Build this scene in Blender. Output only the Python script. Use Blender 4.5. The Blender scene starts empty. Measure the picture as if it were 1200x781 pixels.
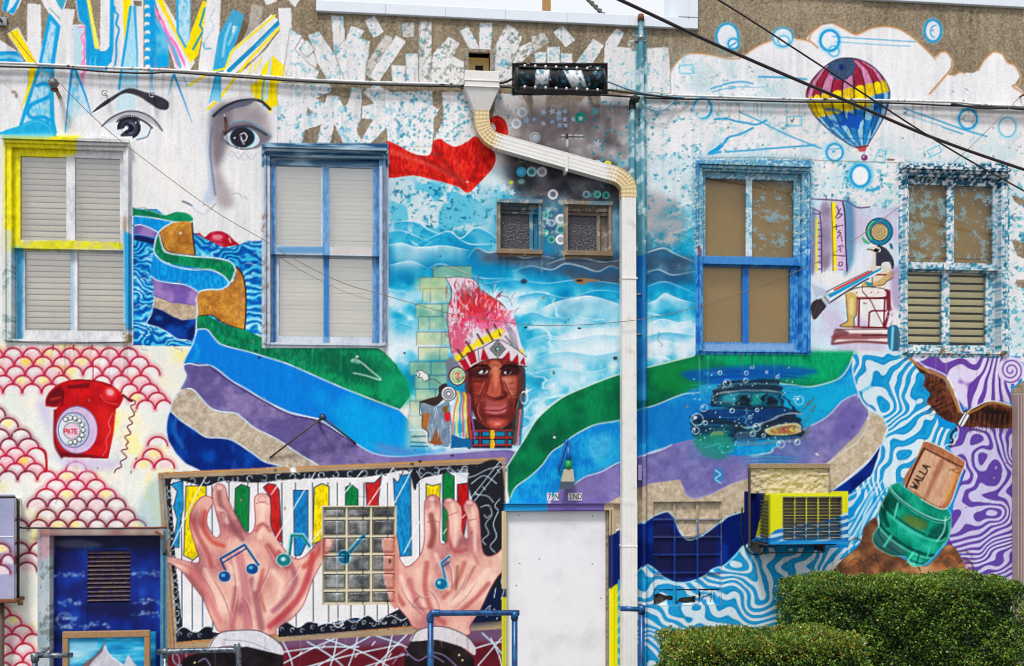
import bpy, bmesh, math, random
import numpy as np
from mathutils import Vector

# ---------------------------------------------------------------- camera, sky, sun, exposure
scene = bpy.context.scene
COL = scene.collection
F = 1200.0                      # focal length in photograph pixels (photograph 1200 x 781)
YH = 535.0                      # eye level in the photograph
THETA = math.atan(F / 10700.0)  # the wall falls away slightly to the right
D = F * 0.0075                  # distance to the wall along the view axis, metres
CAMZ = 2.5
CX, CY = -D * math.sin(THETA),-D * math.cos(THETA)
cam_data = bpy.data.cameras.new('camera')
cam = bpy.data.objects.new('camera', cam_data); COL.objects.link(cam)
cam.location = (CX, CY, CAMZ)
cam.rotation_euler = (math.radians(90),0,-THETA)
cam_data.sensor_width = 36.0; cam_data.lens = 36.0 * F / 1200.0
cam_data.shift_y = (YH - 390.5) / 1200.0
cam_data.clip_start = .05; cam_data.clip_end = 3000
scene.camera = cam

world = bpy.data.worlds.new('World'); scene.world = world; world.use_nodes = True
wn = world.node_tree; bg = wn.nodes['Background']
sky = wn.nodes.new('ShaderNodeTexSky'); sky.sky_type = 'NISHITA'; sky.sun_disc = False
SUN_EL, SUN_AZ = math.radians(60), math.radians(206)     # from the street side, a little left
sky.sun_elevation = SUN_EL; sky.sun_rotation = SUN_AZ
sky.dust_density = 4.0; sky.air_density = 1.0; sky.ozone_density = 1.0
# thin bright overcast: an even veil of white cloud with soft breaks over the clear sky
wtc = wn.nodes.new('ShaderNodeTexCoord'); wno = wn.nodes.new('ShaderNodeTexNoise'); wno.inputs['Scale'].default_value = 2.2; wno.inputs['Detail'].default_value = 6
wn.links.new(wtc.outputs['Generated'], wno.inputs['Vector'])
wmr = wn.nodes.new('ShaderNodeMapRange'); wmr.inputs[1].default_value = .3; wmr.inputs[2].default_value = .7; wmr.inputs[3].default_value = .72; wmr.inputs[4].default_value = .94; wn.links.new(wno.outputs['Fac'], wmr.inputs[0])
wmx = wn.nodes.new('ShaderNodeMix'); wmx.data_type = 'RGBA'; wmx.inputs['B'].default_value = (5.0,5.05,5.2,1)
wn.links.new(wmr.outputs[0], wmx.inputs['Factor']); wn.links.new(sky.outputs[0], wmx.inputs['A']); wn.links.new(wmx.outputs['Result'], bg.inputs[0])
bg.inputs[1].default_value = .13

sun_data = bpy.data.lights.new('sun', 'SUN'); sun_data.energy = 2.0; sun_data.angle = math.radians(11); sun_data.color = (1, .965, .92)
sun = bpy.data.objects.new('sun', sun_data); COL.objects.link(sun)
sd = Vector((math.sin(SUN_AZ)*math.cos(SUN_EL), math.cos(SUN_AZ)*math.cos(SUN_EL), math.sin(SUN_EL)))
sun.rotation_euler = (-sd).to_track_quat('-Z', 'Y').to_euler(); sun.location = (-4,-8,12)

vs = scene.view_settings
vs.view_transform = 'Standard'; vs.look = 'None'; vs.gamma = 1.0; vs.use_curve_mapping = False
vs.exposure = 0.69
scene.cycles.filter_width = 1.1

# ---------------------------------------------------------------- mural painting
# The mural is worked out as flat paint colours on a fine lattice of wall points (no image file).
PS = 2                                   # paint lattice samples per wall unit
PX0, PY0, PX1, PY1 = -150,-60,1350,870
PW, PH = (PX1 - PX0) * PS,(PY1 - PY0) * PS
rng = np.random.RandomState(7)

def box_blur(a, r):
    if r < 1: return a
    for ax in (0,1):
        pad = [(0,0)] * a.ndim; pad[ax] = (r + 1, r)
        c = np.cumsum(np.pad(a, pad, mode='edge'), axis=ax, dtype=np.float64)
        n = a.shape[ax]
        if ax == 0: a = (c[2*r+1:2*r+1+n] - c[:n]) / (2*r+1)
        else: a = (c[:,2*r+1:2*r+1+n] - c[:, :n]) / (2*r+1)
    return a.astype(np.float32)

def lattice(cw, ch, seed, w=None, h=None):
    w = w or PW; h = h or PH
    r = np.random.RandomState(seed)
    nx, ny = int(w / cw) + 3, int(h / ch) + 3
    g = r.rand(ny, nx).astype(np.float32)
    x = np.arange(w, dtype=np.float32) / cw; y = np.arange(h, dtype=np.float32) / ch
    xi = x.astype(int); yi = y.astype(int)
    fx = x - xi; fy = y - yi
    fx = fx*fx*(3-2*fx); fy = (fy*fy*(3-2*fy))[:, None]
    a = g[:, xi]*(1-fx) + g[:, xi+1]*fx
    return a[yi]*(1-fy) + a[yi+1]*fy

def fbm(cell, seed, octv=4, ax=1.0, gain=0.5):
    s = 0; t = 0; a = 1.0; c = cell * PS
    for k in range(octv):
        if c < 1.2: break
        s = s + a * lattice(max(c*ax,1.2), c, seed*31+k); t += a; a *= gain; c /= 2
    return (s / t).astype(np.float32)

GY, GX = np.mgrid[0:PH,0:PW].astype(np.float32)
GX = GX / PS + PX0; GY = GY / PS + PY0
N_FINE = fbm(3,1,2); N_MED = fbm(14,2,4); N_BIG = fbm(70,3,4); N_SPK = fbm(5,4,3, gain=.8); N_SPK2 = fbm(9,5,4, gain=.75)
N_CLOUD = fbm(46,6,5, ax=2.6); N_W1 = fbm(28,8,3); N_W2 = fbm(28,9,3); N_STROKE = fbm(5,10,3, ax=.35)
N_HSTR = fbm(4,11,3, ax=6)
N_GRAIN = box_blur(rng.rand(PH, PW).astype(np.float32),1)*1.6 - .3; N_STREAK = .5 + (lattice(9,90,17) - .5)*lattice(70,120,18)*1.1 + (lattice(3,40,19) - .5)*lattice(90,80,20)*.5
N_SPK3 = fbm(2.6,21,2, gain=.7); N_K1 = fbm(36,22,2, gain=.3); N_K2 = fbm(22,23,2, gain=.25); N_S1 = fbm(30,12,1); N_S2 = fbm(24,13,1); N_SOFT = fbm(18,14,2)

def C(c):
    return np.array(c, np.float32) / 255.0
CAN = np.empty((PH, PW,3), np.float32)
CAN[:] = C((231,231,233))

def sst(a, b, x):
    t = np.clip((x - a) / (b - a + 1e-9),0,1); return t*t*(3-2*t)

def T(ox, oy, s, pts):
    return [(ox + x*s, oy + y*s) for x, y in pts]

def spl(pts, closed=False, n=10):
    P = np.array(pts, float); m = len(P)
    if m < 3: return P
    out = []
    rngk = range(m if closed else m - 1)
    for i in rngk:
        if closed: p0, p1, p2, p3 = P[i-1], P[i], P[(i+1) % m], P[(i+2) % m]
        else: p0, p1, p2, p3 = P[max(i-1,0)], P[i], P[i+1], P[min(i+2, m-1)]
        t = np.linspace(0,1, n, endpoint=False)[:, None]
        out.append(.5*((2*p1) + (-p0+p2)*t + (2*p0-5*p1+4*p2-p3)*t*t + (-p0+3*p1-3*p2+p3)*t**3))
    if not closed: out.append(P[-1:])
    return np.concatenate(out)

def window_of(P, pad):
    x0 = max(int(math.floor((P[:,0].min() - PX0 - pad) * PS)),0); x1 = min(int(math.ceil((P[:,0].max() - PX0 + pad) * PS)) + 1, PW)
    y0 = max(int(math.floor((P[:,1].min() - PY0 - pad) * PS)),0); y1 = min(int(math.ceil((P[:,1].max() - PY0 + pad) * PS)) + 1, PH)
    return x0, x1, y0, y1

def poly_mask(pts, smooth=False, feather=0):
    P = spl(pts, True) if smooth else np.array(pts, float)
    pad = feather * 1.6 + 1
    x0, x1, y0, y1 = window_of(P, pad)
    if x1 <= x0 or y1 <= y0: return None
    w, h = x1 - x0, y1 - y0
    acc = np.zeros((h, w + 1), np.int16)
    Q = np.column_stack(((P[:,0] - PX0) * PS - x0,(P[:,1] - PY0) * PS - y0))
    for (ax, ay),(bx, by) in zip(Q, np.roll(Q,-1,0)):
        if ay == by: continue
        if ay > by: ax, ay, bx, by = bx, by, ax, ay
        r0, r1 = max(int(math.ceil(ay - .5)),0), min(int(math.ceil(by - .5)), h)
        if r1 <= r0: continue
        rows = np.arange(r0, r1)
        xs = ax + (rows + .5 - ay) * (bx - ax) / (by - ay)
        np.add.at(acc,(rows, np.clip(np.ceil(xs - .5),0, w).astype(int)),1)
    m = (np.cumsum(acc,1)[:, :w] & 1).astype(np.float32)
    if feather:
        r = max(1, int(feather * PS * .6)); m = box_blur(box_blur(m, r), r)
    return m,(slice(y0, y1), slice(x0, x1))

def line_mask(pts, w, smooth=False, feather=0, taper=None, closed=False):
    P = spl(pts, closed) if smooth else np.array(list(pts) + ([pts[0]] if closed else []), float)
    if smooth and closed: P = np.concatenate([P, P[:1]])
    n = len(P)
    W = np.full(n, w * .5)
    if taper == 'both': W = W * np.sin(np.linspace(0.06, math.pi-.06, n))
    elif taper == 'end': W = W * np.linspace(1, .12, n)
    elif taper == 'start': W = W * np.linspace(.12,1, n)
    soft = .5 / PS + feather
    pad = w * .5 + soft + 1
    x0, x1, y0, y1 = window_of(P, pad)
    if x1 <= x0 or y1 <= y0: return None
    m = np.zeros((y1-y0, x1-x0), np.float32)
    for i in range(n - 1):
        a, b = P[i], P[i+1]
        sx0, sx1, sy0, sy1 = window_of(np.array([a, b]), max(W[i], W[i+1]) + soft + .5)
        sx0, sx1, sy0, sy1 = max(sx0, x0), min(sx1, x1), max(sy0, y0), min(sy1, y1)
        if sx1 <= sx0 or sy1 <= sy0: continue
        gx = (np.arange(sx0, sx1) / PS + PX0)[None, :]; gy = (np.arange(sy0, sy1) / PS + PY0)[:, None]
        d = b - a; L = d @ d
        t = np.clip(((gx-a[0])*d[0] + (gy-a[1])*d[1]) / L,0,1) if L > 0 else 0*gx*gy
        dist = np.hypot(gx - a[0] - t*d[0], gy - a[1] - t*d[1]) - (W[i] + t*(W[i+1]-W[i]))
        v = np.clip((soft - dist) / (2*soft),0,1)
        sub = m[sy0-y0:sy1-y0, sx0-x0:sx1-x0]
        np.maximum(sub, v, out=sub)
    return m,(slice(y0, y1), slice(x0, x1))

def blend(res, col, alpha=1.0, tex=None):
    """lay paint through a mask; tex = (noise, amount) varies the paint's own tone"""
    if res is None: return
    m, sl = res
    c = col(sl) if callable(col) else C(col)
    if tex is not None:
        n, amt = tex
        k = (n[sl] - .5)[..., None] * 2 * amt
        c = np.clip(c + c * k + k * .12,0,1)
    m = (m * alpha)[..., None]
    CAN[sl] = CAN[sl] * (1 - m) + c * m

def poly(pts, col, a=1, f=0, s=False, tex=None): blend(poly_mask(pts, s, f), col, a, tex)
def spoly(pts, col, a=1, f=0, tex=None): blend(poly_mask(pts, True, f), col, a, tex)
def line(pts, col, w=1.5, a=1, f=0, s=True, taper=None, closed=False): blend(line_mask(pts, w, s, f, taper, closed), col, a)
def ellp(cx, cy, rx, ry=None, rot=0, n=36, a0=0, a1=2*math.pi):
    ry = rx if ry is None else ry
    t = np.linspace(a0, a1, n, endpoint=abs(a1-a0) < 6.28)
    x = rx*np.cos(t); y = ry*np.sin(t); c, s_ = math.cos(rot), math.sin(rot)
    return [(cx + u*c - v*s_, cy + u*s_ + v*c) for u, v in zip(x, y)]
def ell(cx, cy, rx, ry=None, col=(0,0,0), a=1, f=0, rot=0, tex=None): poly(ellp(cx, cy, rx, ry, rot), col, a, f, tex=tex)
def ring(cx, cy, rx, ry, col, w, a=1, f=0, a0=0, a1=2*math.pi):
    full = abs(a1-a0) > 6.28
    line(ellp(cx, cy, rx, ry,0,40, a0, a1), col, w, a, f, s=False, closed=full)
def mix(c1, c2, fieldfn):
    def g(sl):
        t = np.clip(fieldfn(sl),0,1)[..., None]
        return C(c1) * (1-t) + C(c2) * t
    return g
def ramp(stops, fieldfn):
    ks = np.array([k for k, _ in stops]); cs = np.array([C(c) for _, c in stops])
    def g(sl):
        t = np.clip(fieldfn(sl), ks[0], ks[-1])
        return np.stack([np.interp(t, ks, cs[:, j]) for j in range(3)],-1).astype(np.float32)
    return g
def gradxy(x0, y0, x1, y1, amp=0.0, n=None):
    dx, dy = x1-x0, y1-y0; L = dx*dx + dy*dy
    def g(sl):
        t = ((GX[sl]-x0)*dx + (GY[sl]-y0)*dy) / L
        if n is not None: t = t + (n[sl]-.5)*2*amp
        return t
    return g
def speckle(res, col, thr, noise=None, a=1, soft=.03):
    if res is None: return
    m, sl = res
    n = (N_SPK if noise is None else noise)[sl]
    blend((m * sst(thr - soft, thr + soft, n), sl), col, a)
def cloud_edge(pts, col, depth, a=.8, rim=(236,242,247), rw=1.1, ra=.8):
    """airbrushed cloud shield: crisp upper edge, colour fading downward"""
    P = spl(pts); Q = [(x, y) for x, y in P] + [(x, y + depth) for x, y in P[::-1]]
    m, sl = poly_mask(Q); e = np.interp(GX[sl][0], P[:,0], P[:,1])[None, :]; t = np.clip((GY[sl] - e)/depth,0,1)
    ends = sst(0,14, GX[sl]-P[0,0])*sst(0,14, P[-1,0]-GX[sl])
    blend((m*(1-t)**1.4*ends*(.7 + .6*(N_MED[sl]-.2)), sl), col, a)
    if rw: blend(line_mask(list(P), rw, False, .35, 'both'), rim, ra)
def rect(x0, y0, x1, y1): return [(x0, y0),(x1, y0),(x1, y1),(x0, y1)]
def jag(pts, amp, step=3, seed=0):
    """roughen a polygon's outline"""
    r = np.random.RandomState(seed); out = []
    P = np.array(pts, float)
    for a, b in zip(P, np.roll(P,-1,0)):
        n = max(1, int(np.hypot(*(b-a)) / step))
        for k in range(n):
            q = a + (b-a)*k/n; out.append((q[0] + r.uniform(-amp, amp), q[1] + r.uniform(-amp, amp)))
    return out
def warped(freq, ang, amp, n1=None, n2=None, bend=None):
    """stripe field: sine of a bent, noise-warped coordinate"""
    n1 = N_W1 if n1 is None else n1
    ca, sa = math.cos(ang), math.sin(ang)
    def g(sl):
        u = GX[sl]*ca + GY[sl]*sa
        if bend is not None: u = u + bend(GX[sl], GY[sl])
        return np.sin((u + (n1[sl]-.5)*2*amp) * freq)
    return g

BLUE = (22,158,232); PALE = (186,216,240); YEL = (250,226,12); PINK = (250,150,205); WHITE = (234,234,238)
STUCCO = (150,137,116)
stucco = ramp([(.2,(120,108,92)),(.5,(150,138,118)),(.8,(176,164,144))], lambda sl: .5 + (N_GRAIN[sl]-.5)*.75 + (N_FINE[sl]-.5)*.2 + (N_STREAK[sl]-.5)*.22 + (N_BIG[sl]-.5)*.25)
VGX = np.random.RandomState(99)
def paint_base():
    full = (np.ones((PH, PW), np.float32),(slice(0, PH), slice(0, PW)))
    blend(full, ramp([(.25,(216,218,222)),(.5,(232,232,233)),(.8,(241,239,235))], lambda sl: .58 + (N_BIG[sl]-.5)*.3 + (N_STREAK[sl]-.5)*.3 + (N_GRAIN[sl]-.5)*.16))
    # cream, yellow-mottled field at the lower left
    poly(rect(-160,402,245,880), ramp([(.3,(226,232,226)),(.5,(238,235,226)),(.62,(240,236,200)),(.8,(246,232,120))], lambda sl: N_W1[sl]*.75 + N_MED[sl]*.2),1,4)
    # bare stucco along the parapet and upper right
    poly([(-160,-70),(1360,-70),(1360,190),(1215,125),(1195,108),(800,130),(770,118),(340,95),(-160,60)], stucco)

WH = ramp([(.3,(214,216,219)),(.6,(233,232,234)),(.8,(240,238,240))], lambda sl: .6 + (N_STREAK[sl]-.5)*.35 + (N_MED[sl]-.5)*.2 + (N_GRAIN[sl]-.5)*.2)

def paint_rays():
    w = lambda p, **k: poly(jag(p, .35,3, len(p)), WH, **k)
    streak = lambda c1, c2: mix(c1, c2, lambda sl: sst(.4, .62, N_STROKE[sl]))
    blu = streak((30,160,230),(16,146,224)); pal = mix((196,222,242),(120,196,238), lambda sl: sst(.48, .68, N_STROKE[sl]*.6 + N_W1[sl]*.45))
    yel = streak((252,230,20),(246,216,4))
    w([(-160,40),(-40,60),(0,47),(22,62),(28,74),(350,95),(350,180),(-160,180)])
    # leftmost
    w([(5,-3),(27,-2),(16,18),(2,11)]); poly([(5,-2),(12,-2),(7,15),(2.5,11)], blu); poly([(14,-2),(24,-2),(16,17),(9,14),(16,6)], BLUE); poly([(13,-2),(21,-2),(15,8),(10,13)],(226,236,244))
    w([(32,4),(48,6),(48.5,76),(31,74)])
    w([(-60,20),(0,47),(20,60),(-60,62)]); poly([(-160,60),(20,60),(28,73.5),(-160,66)], blu); line([(-10,68),(12,66),(25,70)], PALE,4, .7)
    w([(8,39),(21,32),(47,77),(32,75)]); poly([(9.5,39.5),(20,34),(45,77),(33,74)], yel)
    poly([(34,79),(45,78),(40,100),(28,122),(24,130),(33,98)], yel)
    w([(46,-3),(79,-3),(72,22),(66,32)]); w([(70,10),(88,11),(85,28),(84.5,82),(62,82),(68,32)])
    poly([(64,-3),(78,-3),(76,4),(73,12),(68,6)],(70,168,210)); line([(58,10),(64,16),(70,22)],(90,160,185),1.5, .7)
    # big blue ray with the looping squiggle
    big = [(58,18),(69,30),(62,70),(60,100),(58.5,125),(62,145),(65,158),(60,163),(22,158),(4,156),(6,152),(22,148),(30,118),(46,78)]
    poly(big, pal); line([(58,18),(46,78),(33,117),(23,150)], BLUE,4, s=False); line([(58,19),(68,31),(61,76),(60,112),(61,140),(64,155)], BLUE,5, s=False)
    poly([(47,74),(62,76),(58,86),(46,84)], BLUE, .8,2)
    line([(43,100),(52,98),(60,103),(58,112),(46,118),(36,123),(32,132),(38,138),(50,137),(58,141)], BLUE,4.5)
    poly([(3,154),(24,147),(34,142),(46,140),(58,144),(65,157),(62,163),(2,158)], mix((20,152,226),(70,180,236), lambda sl: N_STROKE[sl]), s=True)
    line([(26,148),(42,142),(56,148),(62,160)],(90,190,240),1.6, .7)
    # pale strip with pink wave, then blue / yellow
    w([(85,29),(101,29),(102,84),(84,82)]); poly([(86,30),(96,30),(96,80),(86,80)],(182,214,234), .75,1.5)
    line([(92,32),(99,32),(99,38),(95,43),(97,50),(99,55),(97,62),(99,68),(96,74),(98,84),(95,87)], PINK,2.2); poly([(99,31),(102,31),(101.5,84),(98.5,88),(98.5,102),(93,88),(98,84)],(244,130,195), .8, .8)
    w([(88,-3),(103,-3),(118,60),(134,62),(134,84),(100,82),(100,30),(92,24)]); poly([(89,-3),(102,-3),(115,56),(120,60),(128,62),(131,57),(131,72),(122,82),(101,82),(100,30),(93,24)], blu)
    poly([(101,-3),(105,-3),(116,58),(111,57)],(246,232,90)); line([(103,2),(113,55)],(232,240,190),1, .6)
    for x in (106,112,124): line([(x,80),(x-1,72),(x+1,64)],(110,196,240),3, .8, taper='end')
    w([(118,-3),(168,-3),(168,84),(134,84),(130,60),(117,60)])
    line([(131,-3),(130,58),(125,72),(124,80)], BLUE,5); line([(129,57),(122,66)], BLUE,5)
    line([(134,8),(135,14),(138,18),(136,28),(139,35),(136,50),(136,66),(134,80)], BLUE,2.5)
    poly([(144,-3),(155,-3),(151,20),(146,52),(145,40)], yel); poly([(156,1),(166,1),(166,8),(157,7)], stucco)
    strip = [(152,8),(158,7),(161,82),(160,104),(158,128),(135,130),(139,104),(142,80)]
    poly(strip, mix((196,226,244),(150,208,240), lambda sl: N_STROKE[sl]),1,1); poly([(136,100),(161,100),(158,134),(134,134)],(236,236,238), .55,6)
    line([(153,8),(147,50),(142,82),(139,104)], BLUE,3, s=False); line([(157.5,8),(160.5,60),(160.5,104)], BLUE,3, s=False, taper='end')
    poly([(172,-3),(183,-3),(182.5,70),(179,92),(178,104),(176.5,90),(173,72)], blu)
    for k in range(8): ell(173,4 + k*10,4,4.6, BLUE); ell(172 + (k % 2),9 + k*10,3.2,3.2, WHITE)
    poly([(182.5,24),(197.5,52),(198,78),(183,80)], mix(BLUE,(120,190,230), lambda sl: sst(.5, .7, N_W1[sl])))
    # yellow chevron
    w([(181,-3),(190,-3),(224,55),(228,74),(222,84),(205,80)])
    poly([(182,-3),(190,-3),(196,14),(217,56),(238,1),(243,3),(241,20),(232,66),(224,74),(216,62),(205,40)], yel)
    poly([(181,4),(186,22),(193,30),(207,52),(217,72),(217,80),(206,58),(200,50),(190,32),(182,16)],(250,168,210)); line([(184,14),(192,28),(196,42),(206,52),(216,76)],(246,120,190),2)
    line([(183,24),(196,46),(204,60),(211,78)],(110,180,235),4); line([(196,46),(208,77)],(245,130,195),1.4)
    poly([(206,-3),(223.5,-3),(223,46),(217,56),(207,38)], pal); line([(207.5,-2),(208,38),(217,55)], BLUE,2.6, s=False); line([(223,-2),(222,46)],(120,190,235),1, s=False)
    line([(240,10),(234,30),(238,36),(226,58)],(20,150,190),2.4, s=False)
    w([(243,-3),(259,-3),(257,50),(252,84),(232,84)]); line([(252,10),(246,22),(250,32),(240,50),(248,58)],(130,190,220),1, .6); line([(238,50),(240,57),(247,57)],(40,150,200),1.2)
    poly([(284,22),(296,34),(282,62),(272,58)],(92,76,58), .55,4)
    poly([(273,11),(286,18),(282,34),(272,62),(259,86),(249,86),(256,42)], mix((40,156,220),(96,180,228), lambda sl: N_STROKE[sl])); poly([(272,13),(284,19),(281,28),(267,28)],(96,160,206), .6); line([(270,28),(264,45),(261,66)],(150,206,240),3); line([(277,32),(268,52)],(140,200,236),3); poly([(273,30),(276,31),(274,41),(272,38)], WHITE)
    w([(295,5),(309,8),(303,34),(286,54),(280,60),(291,30)], a=.45)
    # yellow-edged long ray
    poly([(318,17),(333,28),(302,66),(268,92),(262,84),(270,60)], WH); line([(322,18),(272,60),(264,80),(246,85),(220,101)], YEL,2.4, s=False); line([(331,29),(290,72),(256,117),(243,128)], YEL,2.8, s=False)
    line([(328,25),(298,55),(268,83)],(22,140,205),5, s=False); line([(322,33),(300,54)],(120,190,225),1.6, .8, s=False)
    w([(326,10),(341,10),(342,36),(356,46),(372,70),(366,98),(296,96),(282,86),(312,58),(328,36)])
    w([(308,-3),(327,-3),(324,2),(312,6)]); w([(335,-3),(353,-3),(346,9)])
    poly(jag([(320,66),(341,83),(338,96),(333,100),(331,112),(325,126),(320,124),(317,134),(310,120),(299,116),(293,102),(304,92),(310,76)], .8,4,2), yel)
    for k in range(5): line([(321 + k,78 + 3*k),(326 + k,74 + 3*k),(332 + k,78 + 3*k)],(252,242,130), .9, .7)
    poly([(316,68),(319,68),(313.5,118),(309,118)],(200,220,240)); line([(310,90),(307,112),(309,124)],(90,170,220),2)
    for a, b in (((294,76),(287,100)),((300,74),(296,90)),((306,70),(300,84))): line([a, b],(248,226,40),2.2, .9, taper='end')
    # wedges hanging below the cable
    poly([(84,80),(91,82),(105,124),(108,136),(100,132),(86,140),(78,156),(75,155),(80,110)], pal,1,1); poly([(78,118),(105,118),(106,150),(76,160)],(236,236,238), .6,7)
    line([(84,82),(79,120),(76,156)],(16,140,220),3.4, s=False, taper='end'); line([(88,82),(100,112),(107,136)],(20,150,226),4, s=False, taper='end')
    line([(177,88),(178,108)],(120,196,240),3, .7,1); line([(203,88),(197,112)], BLUE,2.6, taper='end'); line([(204,88),(215,117),(225,144)],(30,150,226),3, taper='end'); line([(215,90),(219,101)],(110,190,236),1.4)
    poly([(253,86),(258,86),(258,120),(251,118),(244,122)], mix(BLUE, PALE, gradxy(252,84,250,124))); line([(253,86),(245,121)], BLUE,2.4, taper='end'); line([(258,86),(258,120)], BLUE,2, taper='end')

def paint_quads():
    """white taped-out bars with blue sponge marks, middle top"""
    Q = [[(388,18),(402,19),(405,49),(391,60)],[(411,30),(427,36),(422,45),(434,48),(427,100),(384,100),(391,60),(405,47)],[(340,34),(354,42),(345,58),(360,73),(374,84),(368,100),(330,100)],
         [(361,41),(374,37),(391,62),(404,96),(384,96),(372,74)],[(350,57),(359,47),(369,58),(359,68)],[(427,24),(439,18),(450,38),(438,45)],
         [(451,41),(462,44),(434,92),(428,88),(430,72)],[(464,41),(476,49),(444,96),(431,90)],[(470,27),(485,26),(486,44),(472,43)],[(491,26),(506,26),(505,100),(490,97)],[(475,63),(490,63),(490,97),(475,97)],[(459,76),(475,77),(475,97),(459,97)],
         [(508,62),(526,43),(539,51),(531,66),(544,72),(544,102),(505,102),(505,76)],[(538,36),(549,31),(562,56),(562,62),(551,60)],[(562,27),(577,27),(575,62),(561,58)],[(594,27),(608,37),(606,44),(612,42),(608,56),(600,74),(604,100),(574,100),(576,62)],[(608,56),(623,48),(625,62),(612,72),(600,76)],[(621,44),(638,38),(644,49),(626,62)],
         [(648,38),(659,30),(674,47),(663,56)],[(626,62),(640,61),(640,78),(628,78)],[(641,55),(656,55),(656,78),(641,78)],[(657,63),(671,63),(671,80),(657,80)],[(695,45),(708,53),(691,80),(684,100),(668,100),(672,78)],[(709,50),(722,33),(732,39),(723,55),(738,56),(740,60),(747,60),(747,106),(690,104),(707,76)],[(756,57),(783,55),(785,80),(785,110),(756,108)]]
    for i, q in enumerate(Q):
        q = jag(q, .5,3, i); line(q,(104,94,80),1.3, .55, .4, s=False, closed=True); poly(q, WH, .72 if i in (6,8,17) else .95); line(q,(150,146,138), .7, .5, .2, s=False, closed=True)
        speckle(poly_mask(q),(90,170,200), .66, N_SPK, .5); speckle(poly_mask(q),(40,136,184), .72, N_SPK2, .5)
        if i in (6,8,9,12,15,16,17): speckle(poly_mask(q),(120,118,96), .57, N_SPK, .45)
    # lower tier: white lettering-like shapes over the stucco
    poly([(330,96),(745,106),(745,150),(600,172),(452,172),(330,172)], stucco)
    poly([(600,108),(760,110),(760,170),(600,170)],(156,150,146), .35,6)
    L = [[(325,97),(387,99),(388,108),(372,112),(396,112),(400,118),(409,140),(404,140),(420,172),(404,172),(392,146),(386,172),(370,172),(376,146),(357,153),(354,170),(325,172)],
         [(412,103),(424,104),(423,140),(420,158),(424,164),(426,172),(404,172),(400,130),(408,120)],[(425,107),(440,99),(458,108),(507,106),(507,123),(515,128),(508,140),(508,155),(506,172),(454,172),(453,150),(430,172),(418,172),(437,140),(424,139),(424,124),(438,122)]]
    for i, q in enumerate(L):
        q = jag(q, .6,3,40+i); poly(q, WH); line(q,(140,134,124), .7, .45, .2, s=False, closed=True)
    for h in ([(370,115),(384,110),(380,122)],[(360,125),(367,132),(360,136)],[(425,111),(437,120),(424,124)],[(422,140),(436,139),(421,160),(418,154)],[(441,166),(453,150),(455,172),(438,172)]): poly(jag(h, .4,3,5), stucco, .95)
    for q in L: speckle(poly_mask(q),(140,196,220), .62, N_SPK2, .55); speckle(poly_mask(q),(50,144,190), .69, N_SPK, .65)
    M = [[(518,108),(552,108),(560,130),(562,172),(508,172),(510,160),(520,140)],[(582,110),(607,110),(612,120),(608,135),(600,150),(594,172),(560,172),(575,150)],[(624,110),(640,110),(640,150),(625,150)],[(600,112),(612,112),(626,140),(622,160),(598,160)],[(688,112),(700,136),(694,148),(682,150),(660,150),(676,124)],[(704,112),(748,112),(748,190),(690,190),(692,150),(703,140)],[(645,123),(658,123),(660,140),(645,140)]]
    for i, q in enumerate(M): poly(jag(q, .5,3,60+i), WH,(1, .9, .7, .75, .7, .85, .6)[i])
    for q in M[:2] + M[5:6]: speckle(poly_mask(q),(70,156,194), .68, N_SPK, .7); speckle(poly_mask(q),(16,110,150), .74, N_SPK2, .7)
    r = np.random.RandomState(3)
    for k in range(70):
        x, y = r.uniform(462,505), r.uniform(106,180); ell(x, y, r.uniform(.8,2.4), r.uniform(.6,1.6),(30,125,165), .75, .3, r.uniform(0,3))
    for k in range(50):
        x, y = r.uniform(518,556), r.uniform(110,165); ell(x, y, r.uniform(.8,2.4), r.uniform(.6,1.6),(40,140,185), .75, .3, r.uniform(0,3))

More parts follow.
